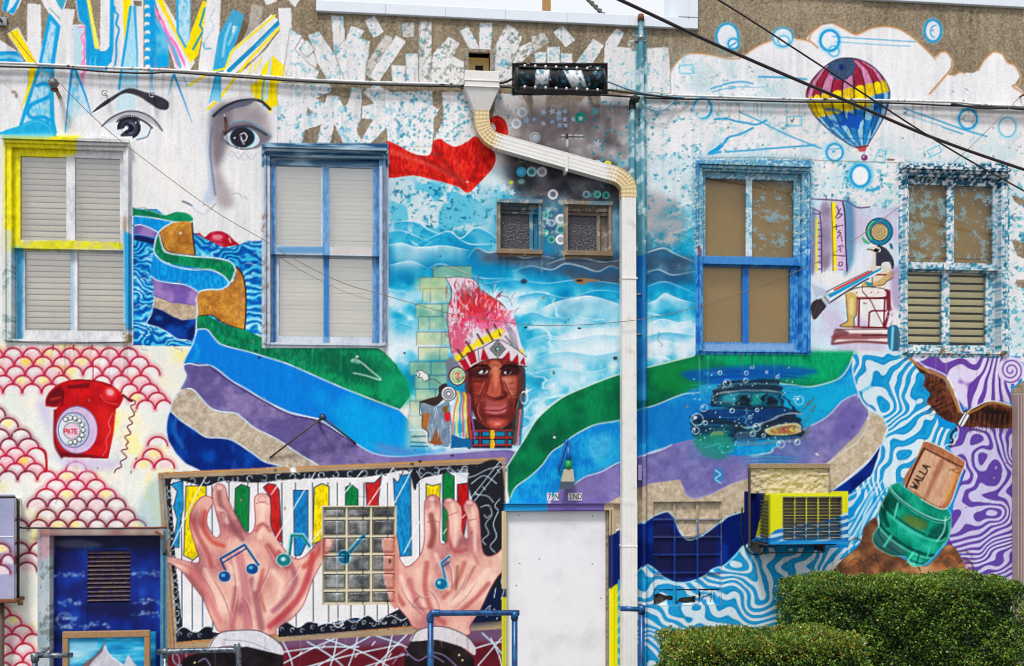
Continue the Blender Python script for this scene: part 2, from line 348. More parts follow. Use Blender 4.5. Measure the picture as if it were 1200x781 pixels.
def paint_face():
    K = (40,40,50)
    # left eyebrow and eye
    poly(spl([(108,132),(118,122),(130,114),(146,105),(156,104),(170,108),(184,112),(196,118),(198,124),(195,129),(186,128),(176,122),(164,114),(152,110),(142,111),(126,122)], True), mix((46,46,58),(70,68,80), lambda sl: N_MED[sl]))
    poly(spl([(122,146),(132,136),(148,130),(166,132),(180,140),(190,153),(178,145),(160,138),(142,138),(128,144)], True),(170,170,182), .75,1)
    line([(119,148),(130,138),(148,130.5),(166,132),(180,140),(190,153)],(78,78,92),1.8, .95); line([(126,150),(140,141),(156,138),(170,143),(178,150)],(50,50,60),2.2)
    poly(spl([(124,149),(140,141),(158,139),(176,150),(172,160),(160,164),(146,160),(134,156)], True),(226,232,238)); line([(176,151),(172,160),(160,163.5)],(90,120,150),1.4)
    ell(151,150,14,13,(38,40,54)); poly([(128,154),(150,150),(139,160)],(222,230,236)); ring(151,150,9,9,(120,130,150),1, .6); ring(151,150,6.4,6.4,(160,170,190),1.3, .8,0,-1.6,1.6)
    ell(148,150,2.3,2.3,(248,250,255),1, .6); ell(159,144,1,1,(230,235,245)); ell(154,151,4,4,(20,20,28), .5)
    for k in range(14): a = -2.5 + k*.14; line([(151 + 15*math.cos(a),150 + 12*math.sin(a)),(151 + 18*math.cos(a-.1),150 + 15*math.sin(a-.1))], K,1.1)
    # nose: cool shading drawn in paint by the muralist
    poly(spl([(246,128),(252,132),(247,160),(248,190),(252,215),(250,236),(244,240),(238,234),(244,215),(242,180),(243,150)], True),(176,196,226), .6,3)
    poly(spl([(250,128),(272,118),(294,116),(312,132),(318,160),(308,168),(286,160),(270,168),(262,185),(258,200),(270,225),(274,240),(262,244),(252,232),(250,200),(246,165)], True),(150,140,146), .72,7, tex=(N_MED, .12))
    poly(spl([(250,132),(268,122),(272,140),(264,160),(262,180),(252,196),(248,160)], True),(112,102,112), .6,5)
    line([(248,150),(246,176),(249,205),(252,228)],(100,110,150),2, .8,1); line([(247,246),(250,241),(253,239)],(110,110,124), .9, .7)
    line([(214,236),(219,238),(225,241)],(96,100,124),2.2, .9, .6); line([(226,242),(232,248),(240,250),(246,244)],(196,198,212),2.4, .8,1.2); line([(222,236),(232,246),(240,249)],(246,248,252),1.5, .9, .6)
    # right brow and eye
    line([(250,136),(262,126),(278,119),(296,117),(306,119),(312,124),(316,128)],(50,54,68),3.4); poly(spl([(252,137),(266,126),(282,119),(300,117),(290,124),(274,128)], True),(96,98,116), .9, .8)
    poly(spl([(258,163),(266,148),(284,142),(300,146),(314,156),(318,160),(312,168),(300,174),(286,175),(272,171)], True),(120,114,124), .85,2)
    line([(266,147),(278,142),(292,142),(304,150),(316,158)],(120,170,205),1.2, .9); line([(264,156),(274,150),(290,148),(302,152),(312,158)],(66,66,78),3, .9, .6)
    poly(spl([(262,162),(272,154),(288,151),(300,156),(304,166),(296,173),(282,174),(270,170)], True),(214,226,236)); ell(284,161.5,14.5,12,(34,52,76)); ell(285,161,12.6,10.8,(44,40,52)); ring(285,161,13.5,11.6,(90,190,225),1, .8,0,-1.2,1.2)
    line([(281,158),(286,156),(289,160),(287,165),(283,164),(282,160),(284,166),(286,169)],(226,228,236),1.3); ell(275,162,1.2,1.2,(235,238,244)); ell(263,162,1.2,1.2,(240,240,245))
    line([(262,162),(270,170),(284,175),(300,172)],(90,96,112),1.1); line([(266,182),(272,178),(280,186),(286,179),(294,187),(300,180)],(190,196,210),1.4, .8); line([(270,184),(278,178),(286,188),(296,180)],(200,204,216),1.2, .7)
    # lips peeking over the water
    poly(spl([(226,276),(233,273),(240,278),(246,273),(256,271),(266,274),(276,283),(281,288),(262,290),(240,284),(226,284)], True), mix((176,20,48),(214,70,96), lambda sl: sst(.45, .65, N_MED[sl]))); ell(255,278,6,3,(236,160,178), .8,1.5); line([(268,279),(270,284)],(246,220,226),1.2); line([(240,278),(248,283),(262,284)],(120,10,36),1, .8)

def scales(rows):
    r = np.random.RandomState(5)
    for top, spans, dark in rows:
        for x0, x1 in spans:
            cx, rx = (x0+x1)/2,(x1-x0)/2; ry = 10.5; cy = top + ry
            col = (176,16,52) if not dark else (120,22,46)
            line(ellp(cx, cy, rx+1, ry+1.5,0,18, math.pi,2*math.pi),(214,96,130) if not dark else (150,80,96),5.5, .34,2, s=False)
            poly(ellp(cx, cy+.5, rx-.8, ry-1,0,18, math.pi,2*math.pi) ,(236,230,232), .75,1)
            if r.rand() < .26: ell(cx + r.uniform(-3,3), cy - 4,6,4,(250,228,120) if r.rand() < .8 else (250,206,20), .6,3)
            elif r.rand() < .4: ell(cx, cy - 3,7,4,(238,200,206), .6,3)
            line(ellp(cx, cy, rx, ry,0,20, math.pi*1.02,2*math.pi*.995), col,2.1, .95, .25, s=False)

def paint_scales():
    sp = 22.6
    run = lambda x, n: [(x + k*sp, x + k*sp + 21.6) for k in range(n)]
    R = [(408, run(-41,9),0),(418, run(-51,10),0),(429, run(-38,10),0),(440, run(-52,6) + [(109,130),(131,153),(154,176)],0),(450, run(-64,6) + [(142,162),(164,186)],0),(460,[(151,172),(173,195)],0),(469,[(160,181),(182,202)],0),
         (477,[(-17,6)],1),(490,[(-2,21)],1),(503,[(-12,11),(13,36)],1),(514,[(-25,-3),(0,20),(21,45)],1),(525,[(-14,6),(7,29),(31,53)],0),(534,[(-4,17),(19,41)],0),(543,[(-16,6),(7,29),(30,52)],0),(552,[(-2,20),(21,43)],1),(552,[(44,66),(67,90),(91,113)],0),
         (541,[(77,101)],0),(562,[(54,77),(78,100),(101,123)],0),(573,[(42,66),(67,89),(90,112),(113,136)],0),(584,[(32,54),(56,77),(79,101),(102,124),(125,147)],1),(597,[(43,66),(68,90),(91,113),(114,135),(136,158)],1),(609,[(10,33),(34,56),(57,79),(80,102),(103,124),(125,147),(148,171)],1),(620,[(45,67),(68,90),(91,113),(114,136),(137,160)],1),
         (512,[(173,196)],0),(526,[(167,190)],0),(538,[(157,180),(181,204)],0),(636,[(12,34),(35,57)],1),(648,[(-3,20),(21,46)],1),(659,[(20,43)],1),(642,[(-14,12)],1),
         (711,[(-8,12)],0),(721,[(-20,2),(3,25)],0),(733,[(-12,14),(14,38)],0),(743,[(-20,2),(3,26),(27,49)],0),(754,[(-8,15),(17,40)],0),(765,[(-20,2),(3,27),(27,48)],0),(776, run(-30,4),0),(787, run(-40,5),0),(798, run(-30,5),0),(809, run(-40,5),0),(820, run(-30,5),0)]
    scales(R)
    for x in (62,86,108): line([(x,403),(x,410)],(176,16,52),1.6)
    line([(109,424),(109,446)],(190,40,70),1.4); line([(45,525),(52,529),(54,540),(54,552)],(176,16,40),3)
    poly(rect(30,440,158,545),(238,236,228), .0)
    # phone
    poly(spl([(44,470),(60,478),(64,536),(100,552),(140,548),(128,538),(70,534),(54,500),(46,486)], True),(206,196,226), .8,6)
    RED = mix((176,18,30),(206,32,34), lambda sl: N_MED[sl]); K = (70,12,22)
    poly([(64,481),(72,474),(72,455),(114,452),(132,462),(136,479),(133,508),(127,538),(100,537),(72,536),(64,519)], RED, tex=(N_MED, .12))
    line([(64,481),(64,519),(72,536)],(110,10,24),3, .8, .6); poly([(66,524),(74,530),(112,534),(127,537),(72,536)],(90,14,26), .8,1); poly([(112,470),(132,480),(129,520),(120,530)],(226,60,54), .35,5); line([(132,484),(127,495),(129,504),(124,516),(125,525),(120,534)],(236,130,130), .9, .9)
    hs = [(53,475),(55,464),(66,452),(85,445),(112,446),(132,452),(144,464),(142,473),(136,479),(124,475),(116,467),(115,456),(105,455),(90,454),(74,457),(73,469),(70,477),(57,477)]
    poly(spl(hs, True,5), RED, tex=(N_MED, .14)); poly(spl([(54,474),(58,462),(72,453),(72,468),(66,476)], True),(80,12,26), .7,2); poly([(78,452),(106,449),(104,455),(80,456)],(96,12,24), .75,1.5); line([(60,468),(70,466)],(214,80,60),2, .7, .8); ell(129,462,9,8,(214,50,54), .8,2, .5); ell(129,460,5,4,(240,190,196), .9,2, .5); line([(117,462),(124,471),(138,474)],(224,110,110),1, .8); line([(74,458),(73,470),(72,476)],(60,8,18),1.4)
    line([(84,446),(110,446.5),(132,453)],(60,8,18),1, .8)
    ell(90,504,24.5,28,(120,110,150)); ell(90,504,23.5,27,(206,190,222), tex=(N_MED, .08)); ring(92,505,20,24,(226,190,220),2.5, .9); ell(86,504,18,20.5,(178,186,214)); ring(86,504,18,20.5,(90,90,140),1); ell(85,504,16,18,(214,222,228)); ell(84,505,9.6,9.6,(226,200,214)); ring(84,505,9.8,9.8,(110,110,130), .9)
    for k in range(10):
        a = -2.1 + k*.42; x, y = 84 + 13.6*math.cos(a),504.5 + 14.6*math.sin(a); ell(x, y,3,3.2,(50,56,66)); ell(x-.2, y-.3,2.2,2.3,(226,232,234))
    for st in ([(75,508),(75,503),(78,503),(78,505.5),(75,505.5)],[(79,508),(80.5,503),(82,508)],[(83,503),(86,503),(84.5,503),(84.5,508)],[(90,503),(87.2,503),(87.2,508),(90,508)],[(87,505.5),(89.5,505.5)]): line(st,(196,16,50),1.1, s=False)
    line([(144,463),(150,468),(154,470)],(110,20,40),3); zz = [(153,468),(158,470),(157,474),(153,476),(157,486),(151,490),(155,496),(149,500),(153,508),(146,512),(150,518),(147,522),(149,526),(142,528),(148,536),(141,541),(142,547),(136,550),(134,554)]
    line(zz,(120,30,40),1.4); line([(x - 8, y + 2) for x, y in zz[6:]],(214,206,222),2, .6,1.5)

def paint_ribbon_left():
    # painted sea between the first two windows
    sea = [(156,255),(226,272),(240,280),(262,290),(281,287),(290,282),(300,284),(312,280),(312,408),(156,405)]
    sx = ramp([(-1,(10,70,150)),(-.4,(10,96,190)),(.1,(24,150,222)),(.6,(90,190,236)),(.95,(214,236,248))], lambda sl: np.sin((GY[sl] + (N_W1[sl]-.5)*46 + (N_MED[sl]-.5)*14) * .72) * .72 + (N_W2[sl]-.5)*.9)
    poly(sea, sx); 
    r = np.random.RandomState(12)
    for k in range(26):
        x = r.uniform(235,300); y = r.uniform(296,385); line([(x, y),(x+6, y-2.5),(x+13, y),(x+19, y-2)],(214,236,248) if k % 2 else (8,66,140),1, .8, taper='both')
    for k in range(26):
        x = r.uniform(156,180); y = r.uniform(300,400); line([(x, y),(x+5, y-3),(x+10, y),(x+15, y-2)],(200,230,246) if k % 3 == 0 else (8,60,140),1.1, .8, taper='both')
    line([(226,275),(246,288),(264,292),(284,286),(298,283),(311,284)],(20,100,180),1.4, .8)
    G = mix((4,112,84),(16,146,104), lambda sl: sst(.35, .65, N_MED[sl]*.7 + N_STROKE[sl]*.3)); B = mix((0,130,220),(28,160,236), lambda sl: sst(.35, .65, N_BIG[sl]*.5 + N_STROKE[sl]*.5)); PU = mix((122,96,170),(160,130,190), lambda sl: sst(.35, .65, N_MED[sl])); NV = mix((6,36,104),(10,66,150), lambda sl: sst(.4, .7, N_MED[sl])); CR = mix((176,156,134),(206,188,168), lambda sl: sst(.3, .7, N_SPK[sl]))
    OR = mix((164,106,48),(206,152,70), lambda sl: sst(.3, .7, N_MED[sl]*.6 + N_SPK[sl]*.4)); LW = (206,226,244)
    t = lambda p: T(140,200, .15, p); u = lambda p: T(140,310, .15, p)
    # back strip at left
    poly(t([(110,300),(290,300),(440,420),(310,480),(270,590),(110,545)]), B)
    poly(spl(t([(105,345),(200,300),(300,330),(360,350),(440,325),(510,330),(560,355),(575,385),(540,400),(440,400),(360,390),(250,365),(120,355)]), True,5), G); poly(t([(105,285),(125,300),(250,320),(250,362),(105,352)]), G)
    line(t([(120,352),(250,368),(350,385),(420,402)]), LW,1.4); line(t([(400,398),(500,405),(565,398),(577,375),(560,350)]), LW,1.4); line(t([(115,288),(250,316),(340,345),(430,320),(510,325)]), LW,1, .7)
    poly(t([(118,430),(160,425),(220,440),(300,480),(290,525),(250,520),(150,500),(118,500)]), PU, s=False); line(t([(118,428),(160,423),(220,440),(300,482)]), LW,1.3)
    poly(t([(118,505),(190,512),(275,535),(270,585),(190,560),(118,545)]),(14,34,90))
    # orange inside of the fold
    poly(spl(t([(310,490),(360,430),(440,408),(560,408),(575,540),(590,655),(480,650),(370,630),(335,570)]), True,6), OR, tex=(N_FINE, .1)); line(t([(310,485),(335,570),(370,632)]),(60,44,40),1.4); line(t([(566,408),(575,540),(592,660)]),(40,40,60),1.8); line(t([(370,632),(480,655),(600,662)]),(50,40,40),1.2)
    # second orange
    poly(spl(u([(600,230),(680,200),(800,200),(890,130),(920,20),(960,80),(982,200),(985,350),(975,505),(890,490),(800,450),(720,400),(610,400)]), True,6), OR, tex=(N_FINE, .1)); line(u([(915,20),(960,80),(984,200),(987,350),(977,508)]),(44,36,44),1.8); line(u([(620,400),(720,398),(800,450),(900,490),(977,510)]),(50,40,40),1.2); line(u([(930,120),(945,250),(930,420)]),(150,110,110),2, .5,1.5)
    # ribbon body bands
    poly(spl(t([(275,590),(285,530),(310,490),(335,580),(375,640),(560,668),(760,685),(870,720),(905,780)]) + u([(900,60),(870,130),(840,150),(800,80),(700,40),(560,20),(430,0)]) + t([(330,700),(280,650)]), True,6), G, tex=(N_STROKE, .08))
    poly(spl(t([(272,640),(330,700),(440,745)]) + u([(560,25),(700,45),(790,80),(850,150),(800,190),(680,195),(610,210),(520,160),(400,145),(300,125),(248,95),(243,20)]) + t([(250,740)]), True,6), B, tex=(N_STROKE, .06))
    line(t([(420,402),(350,440),(300,490),(275,570),(272,640),(330,705),(440,750),(560,772)]) + u([(700,40),(790,75),(840,120),(855,155)]), LW,1.7); line(t([(310,500),(330,580),(372,640),(560,668),(760,685),(870,715),(905,775)]) + u([(900,60),(870,130),(800,190),(690,195),(620,215),(598,270),(605,350),(600,450),(590,560)]), LW,1.8)
    poly(spl(u([(247,95),(300,125),(400,145),(500,155),(560,180),(615,215),(595,270),(590,320),(480,308),(400,295),(330,265),(275,250),(265,170)]), True,6), PU, tex=(N_SPK, .08)); line(u([(246,92),(300,125),(400,145),(500,155),(560,180),(612,212)]), LW,1.3); line(u([(275,250),(340,270),(400,298),(590,325)]),(60,50,90),1)
    poly(u([(275,252),(340,272),(400,300),(480,308),(595,325),(600,425),(480,432),(420,405),(340,360),(262,330)]), CR); line(u([(262,332),(340,362),(430,415),(490,434),(600,425)]),(160,176,190),1.2)
    poly(u([(262,335),(340,362),(430,415),(490,436),(598,426),(590,540),(558,605),(460,585),(380,530),(300,490),(212,462)]), NV, tex=(N_MED, .2)); line(u([(275,250),(245,390),(213,462),(300,492),(380,535),(450,582),(530,592),(560,612)]), LW,1.2); ell(186,373,5,3,(40,110,190), .7,2)
    # --- large lower ribbon
    v = lambda p: T(160,400, .15, p)
    poly([(231,371),(243,370),(258,378),(267,382),(290,388),(308,396),(316,403),(440,406),(452,414),(465,428),(475,446),(481,464),(468,481),(430,468),(400,454),(343,429),(320,421),(290,412),(258,404),(248,392),(242,386),(231,386)], G, tex=(N_STROKE, .1))
    spoly([(380,415),(430,418),(460,440),(440,452),(400,440)],(10,84,66), .5,6); spoly([(440,440),(478,440),(482,470),(462,474)],(20,160,120), .6,5)
    line([(412,423),(414,421),(422,424),(434,434),(446,445),(428,440),(414,437)],(214,232,232),1.6, .8); line([(412,423),(420,425)],(200,226,226),3, .6,1)
    poly([(231,386),(242,386),(248,392),(258,404),(290,412),(320,421),(343,429),(400,454),(430,468),(468,481),(486,500),(498,524),(500,545),(440,545),(417,520),(375,491),(340,483),(310,469),(287,455),(271,446),(256,434),(245,428),(232,428),(221,426),(215,428),(217,420),(225,404)], mix((0,122,222),(10,150,232), lambda sl: sst(.4, .6, N_BIG[sl]) + gradxy(420,470,470,520)(sl)), tex=(N_STROKE, .05))
    line([(226,400),(232,412),(226,424)],(40,170,236),4, .6,2)
    PUL = mix((104,92,148),(142,126,174), lambda sl: sst(.35, .65, N_MED[sl]*.5+N_BIG[sl]*.5))
    poly(spl([(215,429),(221,426),(245,428),(271,446),(310,469),(340,484),(372,492),(417,520),(450,534),(520,533),(600,528),(600,552),(500,552),(376,548),(352,532),(325,515),(299,502),(284,490),(257,482),(244,476),(233,464),(224,455),(211,456),(218,442)], True,6), PUL, tex=(N_SPK, .12))
    poly([(440,518),(500,530),(598,528),(598,545),(440,545)],(150,132,196), .55,5)
    CRL = mix((178,164,146),(202,190,174), lambda sl: sst(.3, .7, N_SPK[sl]))
    poly(spl([(200,478),(205,466),(212,458),(222,455),(233,464),(244,476),(257,482),(275,484),(284,490),(299,502),(325,515),(344,528),(374,547),(330,548),(308,540),(294,530),(272,516),(241,512),(227,503),(212,493),(202,486)], True,6), CRL, tex=(N_FINE, .08))
    poly([(196,490),(200,482),(212,493),(227,503),(241,512),(257,513),(272,516),(294,530),(308,540),(327,547),(240,554),(217,543),(206,531),(197,516),(195,504)], mix((4,40,118),(10,74,168), lambda sl: sst(.36, .7, N_SOFT[sl]*.75 + N_STROKE[sl]*.25)))
    line([(206,490),(204,506),(214,524)],(70,140,210),3, .5,2)
    for L in ([(231,386),(242,386),(250,395),(260,404),(290,412),(320,421),(343,429),(400,454),(467,480)],[(215,428),(221,426),(232,428),(245,428),(256,434),(271,446),(287,455),(310,469),(340,484),(375,491)],[(220,455),(228,458),(244,476),(257,482),(275,484),(284,490),(299,502),(325,515),(350,532),(374,546)],[(200,482),(212,493),(227,503),(241,512),(257,513),(272,516),(294,530),(310,541),(330,546)],[(231,386),(225,404),(216,422),(215,432),(218,441),(211,455),(203,468),(199,480),(195,494),(195,510),(200,524),(215,542),(236,553)]):
        line(L,(208,226,246),1.5, .95)
    line([(245,429),(271,448),(310,471),(340,486),(372,494),(417,521)],(60,40,100),1.6, .8); line([(417,520),(440,532),(470,535),(520,530),(598,526)],(186,206,240),1.5); line([(430,520),(470,533),(520,527)],(60,160,230),3, .7,2)
    line([(310,470),(380,500)],(60,50,90),1.2, .0)
def paint_sky():
    # painted sky in the centre
    reg = [(452,205),(812,180),(820,425),(735,440),(690,452),(650,470),(628,492),(606,530),(500,535),(478,480),(470,440),(452,412)]
    cl = lambda sl: N_CLOUD[sl]*.8 + N_MED[sl]*.2
    ridge = lambda sl: 1 - np.abs(2*(N_CLOUD[sl]*.75 + N_W1[sl]*.25) - 1)
    skyc = ramp([(.30,(14,128,190)),(.39,(30,156,212)),(.46,(96,188,226)),(.53,(168,214,236)),(.60,(214,230,241)),(.8,(238,241,245))], lambda sl: N_CLOUD[sl]*.75 + (N_MED[sl]-.5)*.3 + .06 + .045*np.sin(GY[sl]*.09 + N_W1[sl]*5) + np.clip((GY[sl]-330)/300,0, .3)*.2)
    poly(reg, skyc,1,3)
    m, sl = poly_mask(reg, False,3); blend((m*sst(.955, .985, ridge(sl))*sst(.45, .6, N_W2[sl]), sl),(240,246,250), .7); blend((m*sst(.55, .75, N_S2[sl]*.5+N_CLOUD[sl]*-.5+.5), sl),(20,140,206), .25)
    # speckled pale field upper left of it, storm cloud around the little windows
    spoly([(450,205),(560,205),(580,240),(570,275),(520,268),(470,266),(448,262)],(214,224,230), .9,8)
    for thr, c, a, n in ((.55,(70,176,222), .7, N_W1),(.6,(30,150,206), .7, N_SPK2),(.68,(16,110,150), .8, N_SPK)):
        speckle(poly_mask([(456,210),(560,214),(584,250),(575,285),(456,280)], False,5), c, thr, n, a)
    storm = lambda a: ramp([(.3,(54,50,58)),(.5,(104,98,104)),(.62,(150,142,144)),(.75,(196,190,192))], lambda sl: N_W2[sl]*.6 + N_MED[sl]*.4 + a)
    poly([(596,172),(612,140),(640,126),(742,120),(742,300),(660,304),(640,280),(634,236),(600,232)], storm(.1), .85,10, tex=(N_MED, .15)); spoly([(634,236),(662,236),(664,306),(632,306)],(60,130,176), .55,5); spoly([(716,240),(742,236),(742,306),(716,306)],(40,110,160), .5,5); spoly([(560,224),(588,232),(586,300),(560,300)],(150,200,226), .6,6)
    spoly([(600,176),(740,196),(738,240),(640,236),(604,226)],(70,62,66), .6,10, tex=(N_MED, .3))
    spoly([(600,120),(690,120),(745,130),(740,160),(640,168),(590,160)],(160,150,150), .5,10)
    poly([(748,115),(822,128),(822,250),(790,240),(760,262),(748,240)], WH, .9,9)
    spoly([(748,228),(790,236),(806,262),(790,292),(748,296)],(134,120,122), .5,9)
    for thr, c, a, n in ((.68,(100,186,214), .6, N_SPK2),(.69,(30,134,172), .75, N_SPK)):
        speckle(poly_mask([(690,112),(820,122),(820,300),(748,300),(740,260),(690,240)], False,6), c, thr, n, a)
        speckle(poly_mask([(590,215),(740,225),(740,296),(590,296)], False,5), c, thr+.02, n, a*.8)
        speckle(poly_mask([(560,225),(600,215),(640,260),(600,300),(560,290)], False,5), c, thr-.02, n, a)
    # dark blue storm band under the little windows
    poly([(560,304),(580,294),(640,298),(730,300),(812,300),(812,330),(700,335),(640,318),(600,312)], ramp([(.32,(60,72,92)),(.45,(84,104,130)),(.55,(110,150,184)),(.68,(170,200,218))], lambda sl: N_CLOUD[sl]*.6 + N_MED[sl]*.4), .85,6)
    poly([(655,312),(735,306),(735,335),(700,332),(670,326)],(70,76,92), .7,6)
    # layered airbrushed clouds, top to bottom
    cy = (24,150,214); pl = (232,238,244); gr = (78,86,106); nb = (30,96,150)
    for pts, c, d, al, rw in (([(452,262),(476,259),(492,262),(502,269),(520,275),(532,272)], cy,16, .8,1.6),([(488,286),(508,277),(526,271),(540,279),(556,267),(572,272),(586,283)], cy,18, .85,1.8),([(536,279),(552,286),(584,286)], cy,12, .7,1.5),([(452,272),(468,270),(486,276),(504,284)], cy,12, .7,1.2),([(452,288),(470,285),(490,290),(520,288),(552,294)], pl,26, .85,1.2),
            ([(548,302),(558,291),(572,296),(590,294),(612,302),(632,300),(650,303)], gr,20, .9,1.3),([(640,310),(662,303),(684,303),(706,307),(735,304)], gr,22, .9,1.1),([(600,318),(622,312),(646,316),(662,309),(680,312),(700,318),(716,312),(735,320)], nb,18, .85,1.3),([(500,316),(514,309),(530,314),(548,321),(566,326),(606,326)], cy,16, .8,1.6),([(560,334),(600,328),(640,332),(680,328),(735,334)], cy,18, .7, .8),([(452,312),(480,306),(500,314)], pl,20, .7, .8),([(455,340),(476,336),(500,342)], cy,30, .6,0),([(598,350),(630,343),(664,349),(700,340),(735,344)], cy,12, .8, .8),([(628,366),(646,356),(668,350),(690,347),(712,352),(735,360)], pl,34, .95, .7),([(606,372),(624,366),(644,372),(668,374)], cy,12, .6, .6),([(616,400),(640,393),(668,398),(700,392),(735,396)],(150,206,234),16, .8,1),([(625,420),(660,412),(700,416),(735,408)],(120,194,230),16, .8, .9),([(616,440),(650,432),(690,436),(716,430)],(160,210,236),18, .8, .7),([(606,470),(626,456),(648,458)], cy,26, .6,0),([(455,390),(470,380),(490,388)], cy,26, .6,0),
            ([(750,300),(764,294),(778,291),(790,297),(814,307)],(60,84,116),18, .9,1.5),([(752,322),(770,316),(788,322),(814,318)], nb,20, .9,1.2),([(750,340),(776,330),(796,336),(814,344)], cy,14, .9, .8),([(752,358),(768,352),(779,344),(792,349),(814,356)], pl,24, .95, .9),([(752,384),(774,374),(796,378),(814,374)], pl,16, .9, .6),([(752,396),(780,390),(814,394)], cy,12, .8,0),([(752,408),(776,399),(800,404),(814,402)], pl,18, .9, .6)):
        cloud_edge(pts, c, d, al, rw=rw)
    for cx, cy_, rx, ry in ((690,366,34,7),(650,384,30,6),(500,344,20,8),(480,302,20,6)): ell(cx, cy_, rx, ry,(232,238,244), .5,8)
    line([(640,396),(664,398),(690,394),(716,390),(730,393)],(236,242,248),1, .7); line([(662,402),(690,397),(706,392)],(236,242,248),1, .6)
    # patched holes in the plaster
    spoly([(672,328),(684,326),(703,329),(690,331),(681,334)],(150,120,90)); ell(679,329,4,1.6,(50,44,44)); ell(721,420,2.6,2.2,(60,66,76)); ell(679,385,2,1.3,(50,56,70)); ell(616,384,1.8,1.3,(50,56,70)); ell(614,330,4,3,(40,50,60), .8,1); ell(474,414,1.5,1.2,(40,40,46))
    # stars, buttons and rings
    r = np.random.RandomState(4)
    def star(x, y, R, c, rot=0, a=.95): poly([(x + (R if k % 2 == 0 else R*.42)*math.sin(rot + k*math.pi/5), y - (R if k % 2 == 0 else R*.42)*math.cos(rot + k*math.pi/5)) for k in range(10)], c, a)
    for x, y in ((637,132),(647,131),(655,133),(662,131),(655,139),(662,140),(626,140),(617,141),(637,145),(647,143),(656,147),(663,147),(672,140)): star(x, y, r.uniform(3.6,5),(198,214,240) if r.rand() < .7 else (170,200,236), r.uniform(-.3, .3))
    ell(680,138,6.2,6.2,(40,160,150)); star(680.5,139,4,(226,240,246)); star(700,169,6,(206,218,236), .3); star(590,221,6,(214,228,242), .2); star(600,226,5,(200,220,240), .5)
    ell(627,161,6.2,6.2,(226,226,230)); ring(627,161,4.4,4.4,(150,150,164),1.2); ell(628,162,2.6,2.6,(196,210,224))
    for x in (660,668,675,681): ell(x,160.5,3,3,(222,224,230)); line([(x-3,160.5),(x+3,160.5)],(70,66,74),1.3, s=False)
    for x, y, c, c2 in ((611,201.5,(30,140,206),(120,196,236)),(623,201.5,(140,190,206),(40,110,120)),(635,201.5,(206,208,216),(140,140,150)),(648,228,(214,216,226),(96,96,120)),(657,257,(226,228,232),(120,150,160)),(657,269,(70,160,170),(40,110,130)),(657,281,(230,228,234),(150,150,164)),(646,281,(60,150,150),(40,110,110)),(638,260,(150,190,214),(70,110,140)),(646,261.5,(120,170,206),(70,110,150)),(646,253,(20,60,90),(120,180,210)),(639,252,(80,170,170),(40,120,120)),(639,267,(20,70,130),(40,100,160)),(646,270,(20,54,100),(60,110,160)),(639,273,(40,140,140),(80,180,170)),(687,228,(140,170,190),(70,110,130)),(700,228,(100,180,180),(60,140,140)),(710,229,(60,150,150),(40,110,110)),(712,193,(206,214,60),(180,190,40)),(605,145,(220,222,228),(180,186,200)),(612,132,(216,220,226),(180,186,200)),(690,190,(190,196,206),(150,160,176)),(700,192,(190,200,212),(140,150,170))):
        R = 6 if y < 230 and x < 660 else (6 if x == 657 else 4.4); ell(x, y, R, R, c); ell(x, y, R*.55, R*.55, c2, .8); ring(x, y, R*.8, R*.8,(236,240,244), .8, .5)
    ell(599,214,2.4,2.4,(206,220,80)); ell(611,213,4,3,(150,214,206), .7,1); ring(612,186,4,4,(180,196,206),1.4, .5); line([(706,208),(708,212),(710,208),(712,206)],(206,210,222),1.4)
    # sweep of red cloth
    RD = mix((192,26,26),(222,58,44), lambda sl: sst(.35, .65, N_STROKE[sl]*.5+N_MED[sl]*.5))
    cape = [(452,167),(462,168),(480,178),(492,182),(504,181),(508,166),(516,163),(524,168),(534,172),(548,166),(556,160),(566,166),(580,180),(578,196),(560,216),(548,226),(536,219),(512,212),(484,206),(454,208),(456,190)]
    poly(spl(cape, True,6), RD, tex=(N_STROKE, .12))
    for p, c, w_ in (([(458,178),(490,188),(520,200),(540,212)],(226,110,96),5),([(510,172),(518,186),(532,204),(544,220)],(120,20,26),5),([(492,184),(512,194),(530,206)],(110,24,30),3),([(556,168),(560,186),(554,210)],(130,14,22),5),([(522,172),(536,190),(546,212)],(226,80,66),3),([(456,202),(490,202),(520,208)],(150,20,20),2),([(566,172),(572,186),(566,204)],(224,70,56),3)): line(p, c, w_, .55,2)
    spoly([(572,146),(576,138),(584,136),(592,142),(595,152),(594,160),(580,158),(581,150),(577,144)], RD); line([(578,140),(588,142),(592,154)],(226,100,80),1.6, .6, .8)

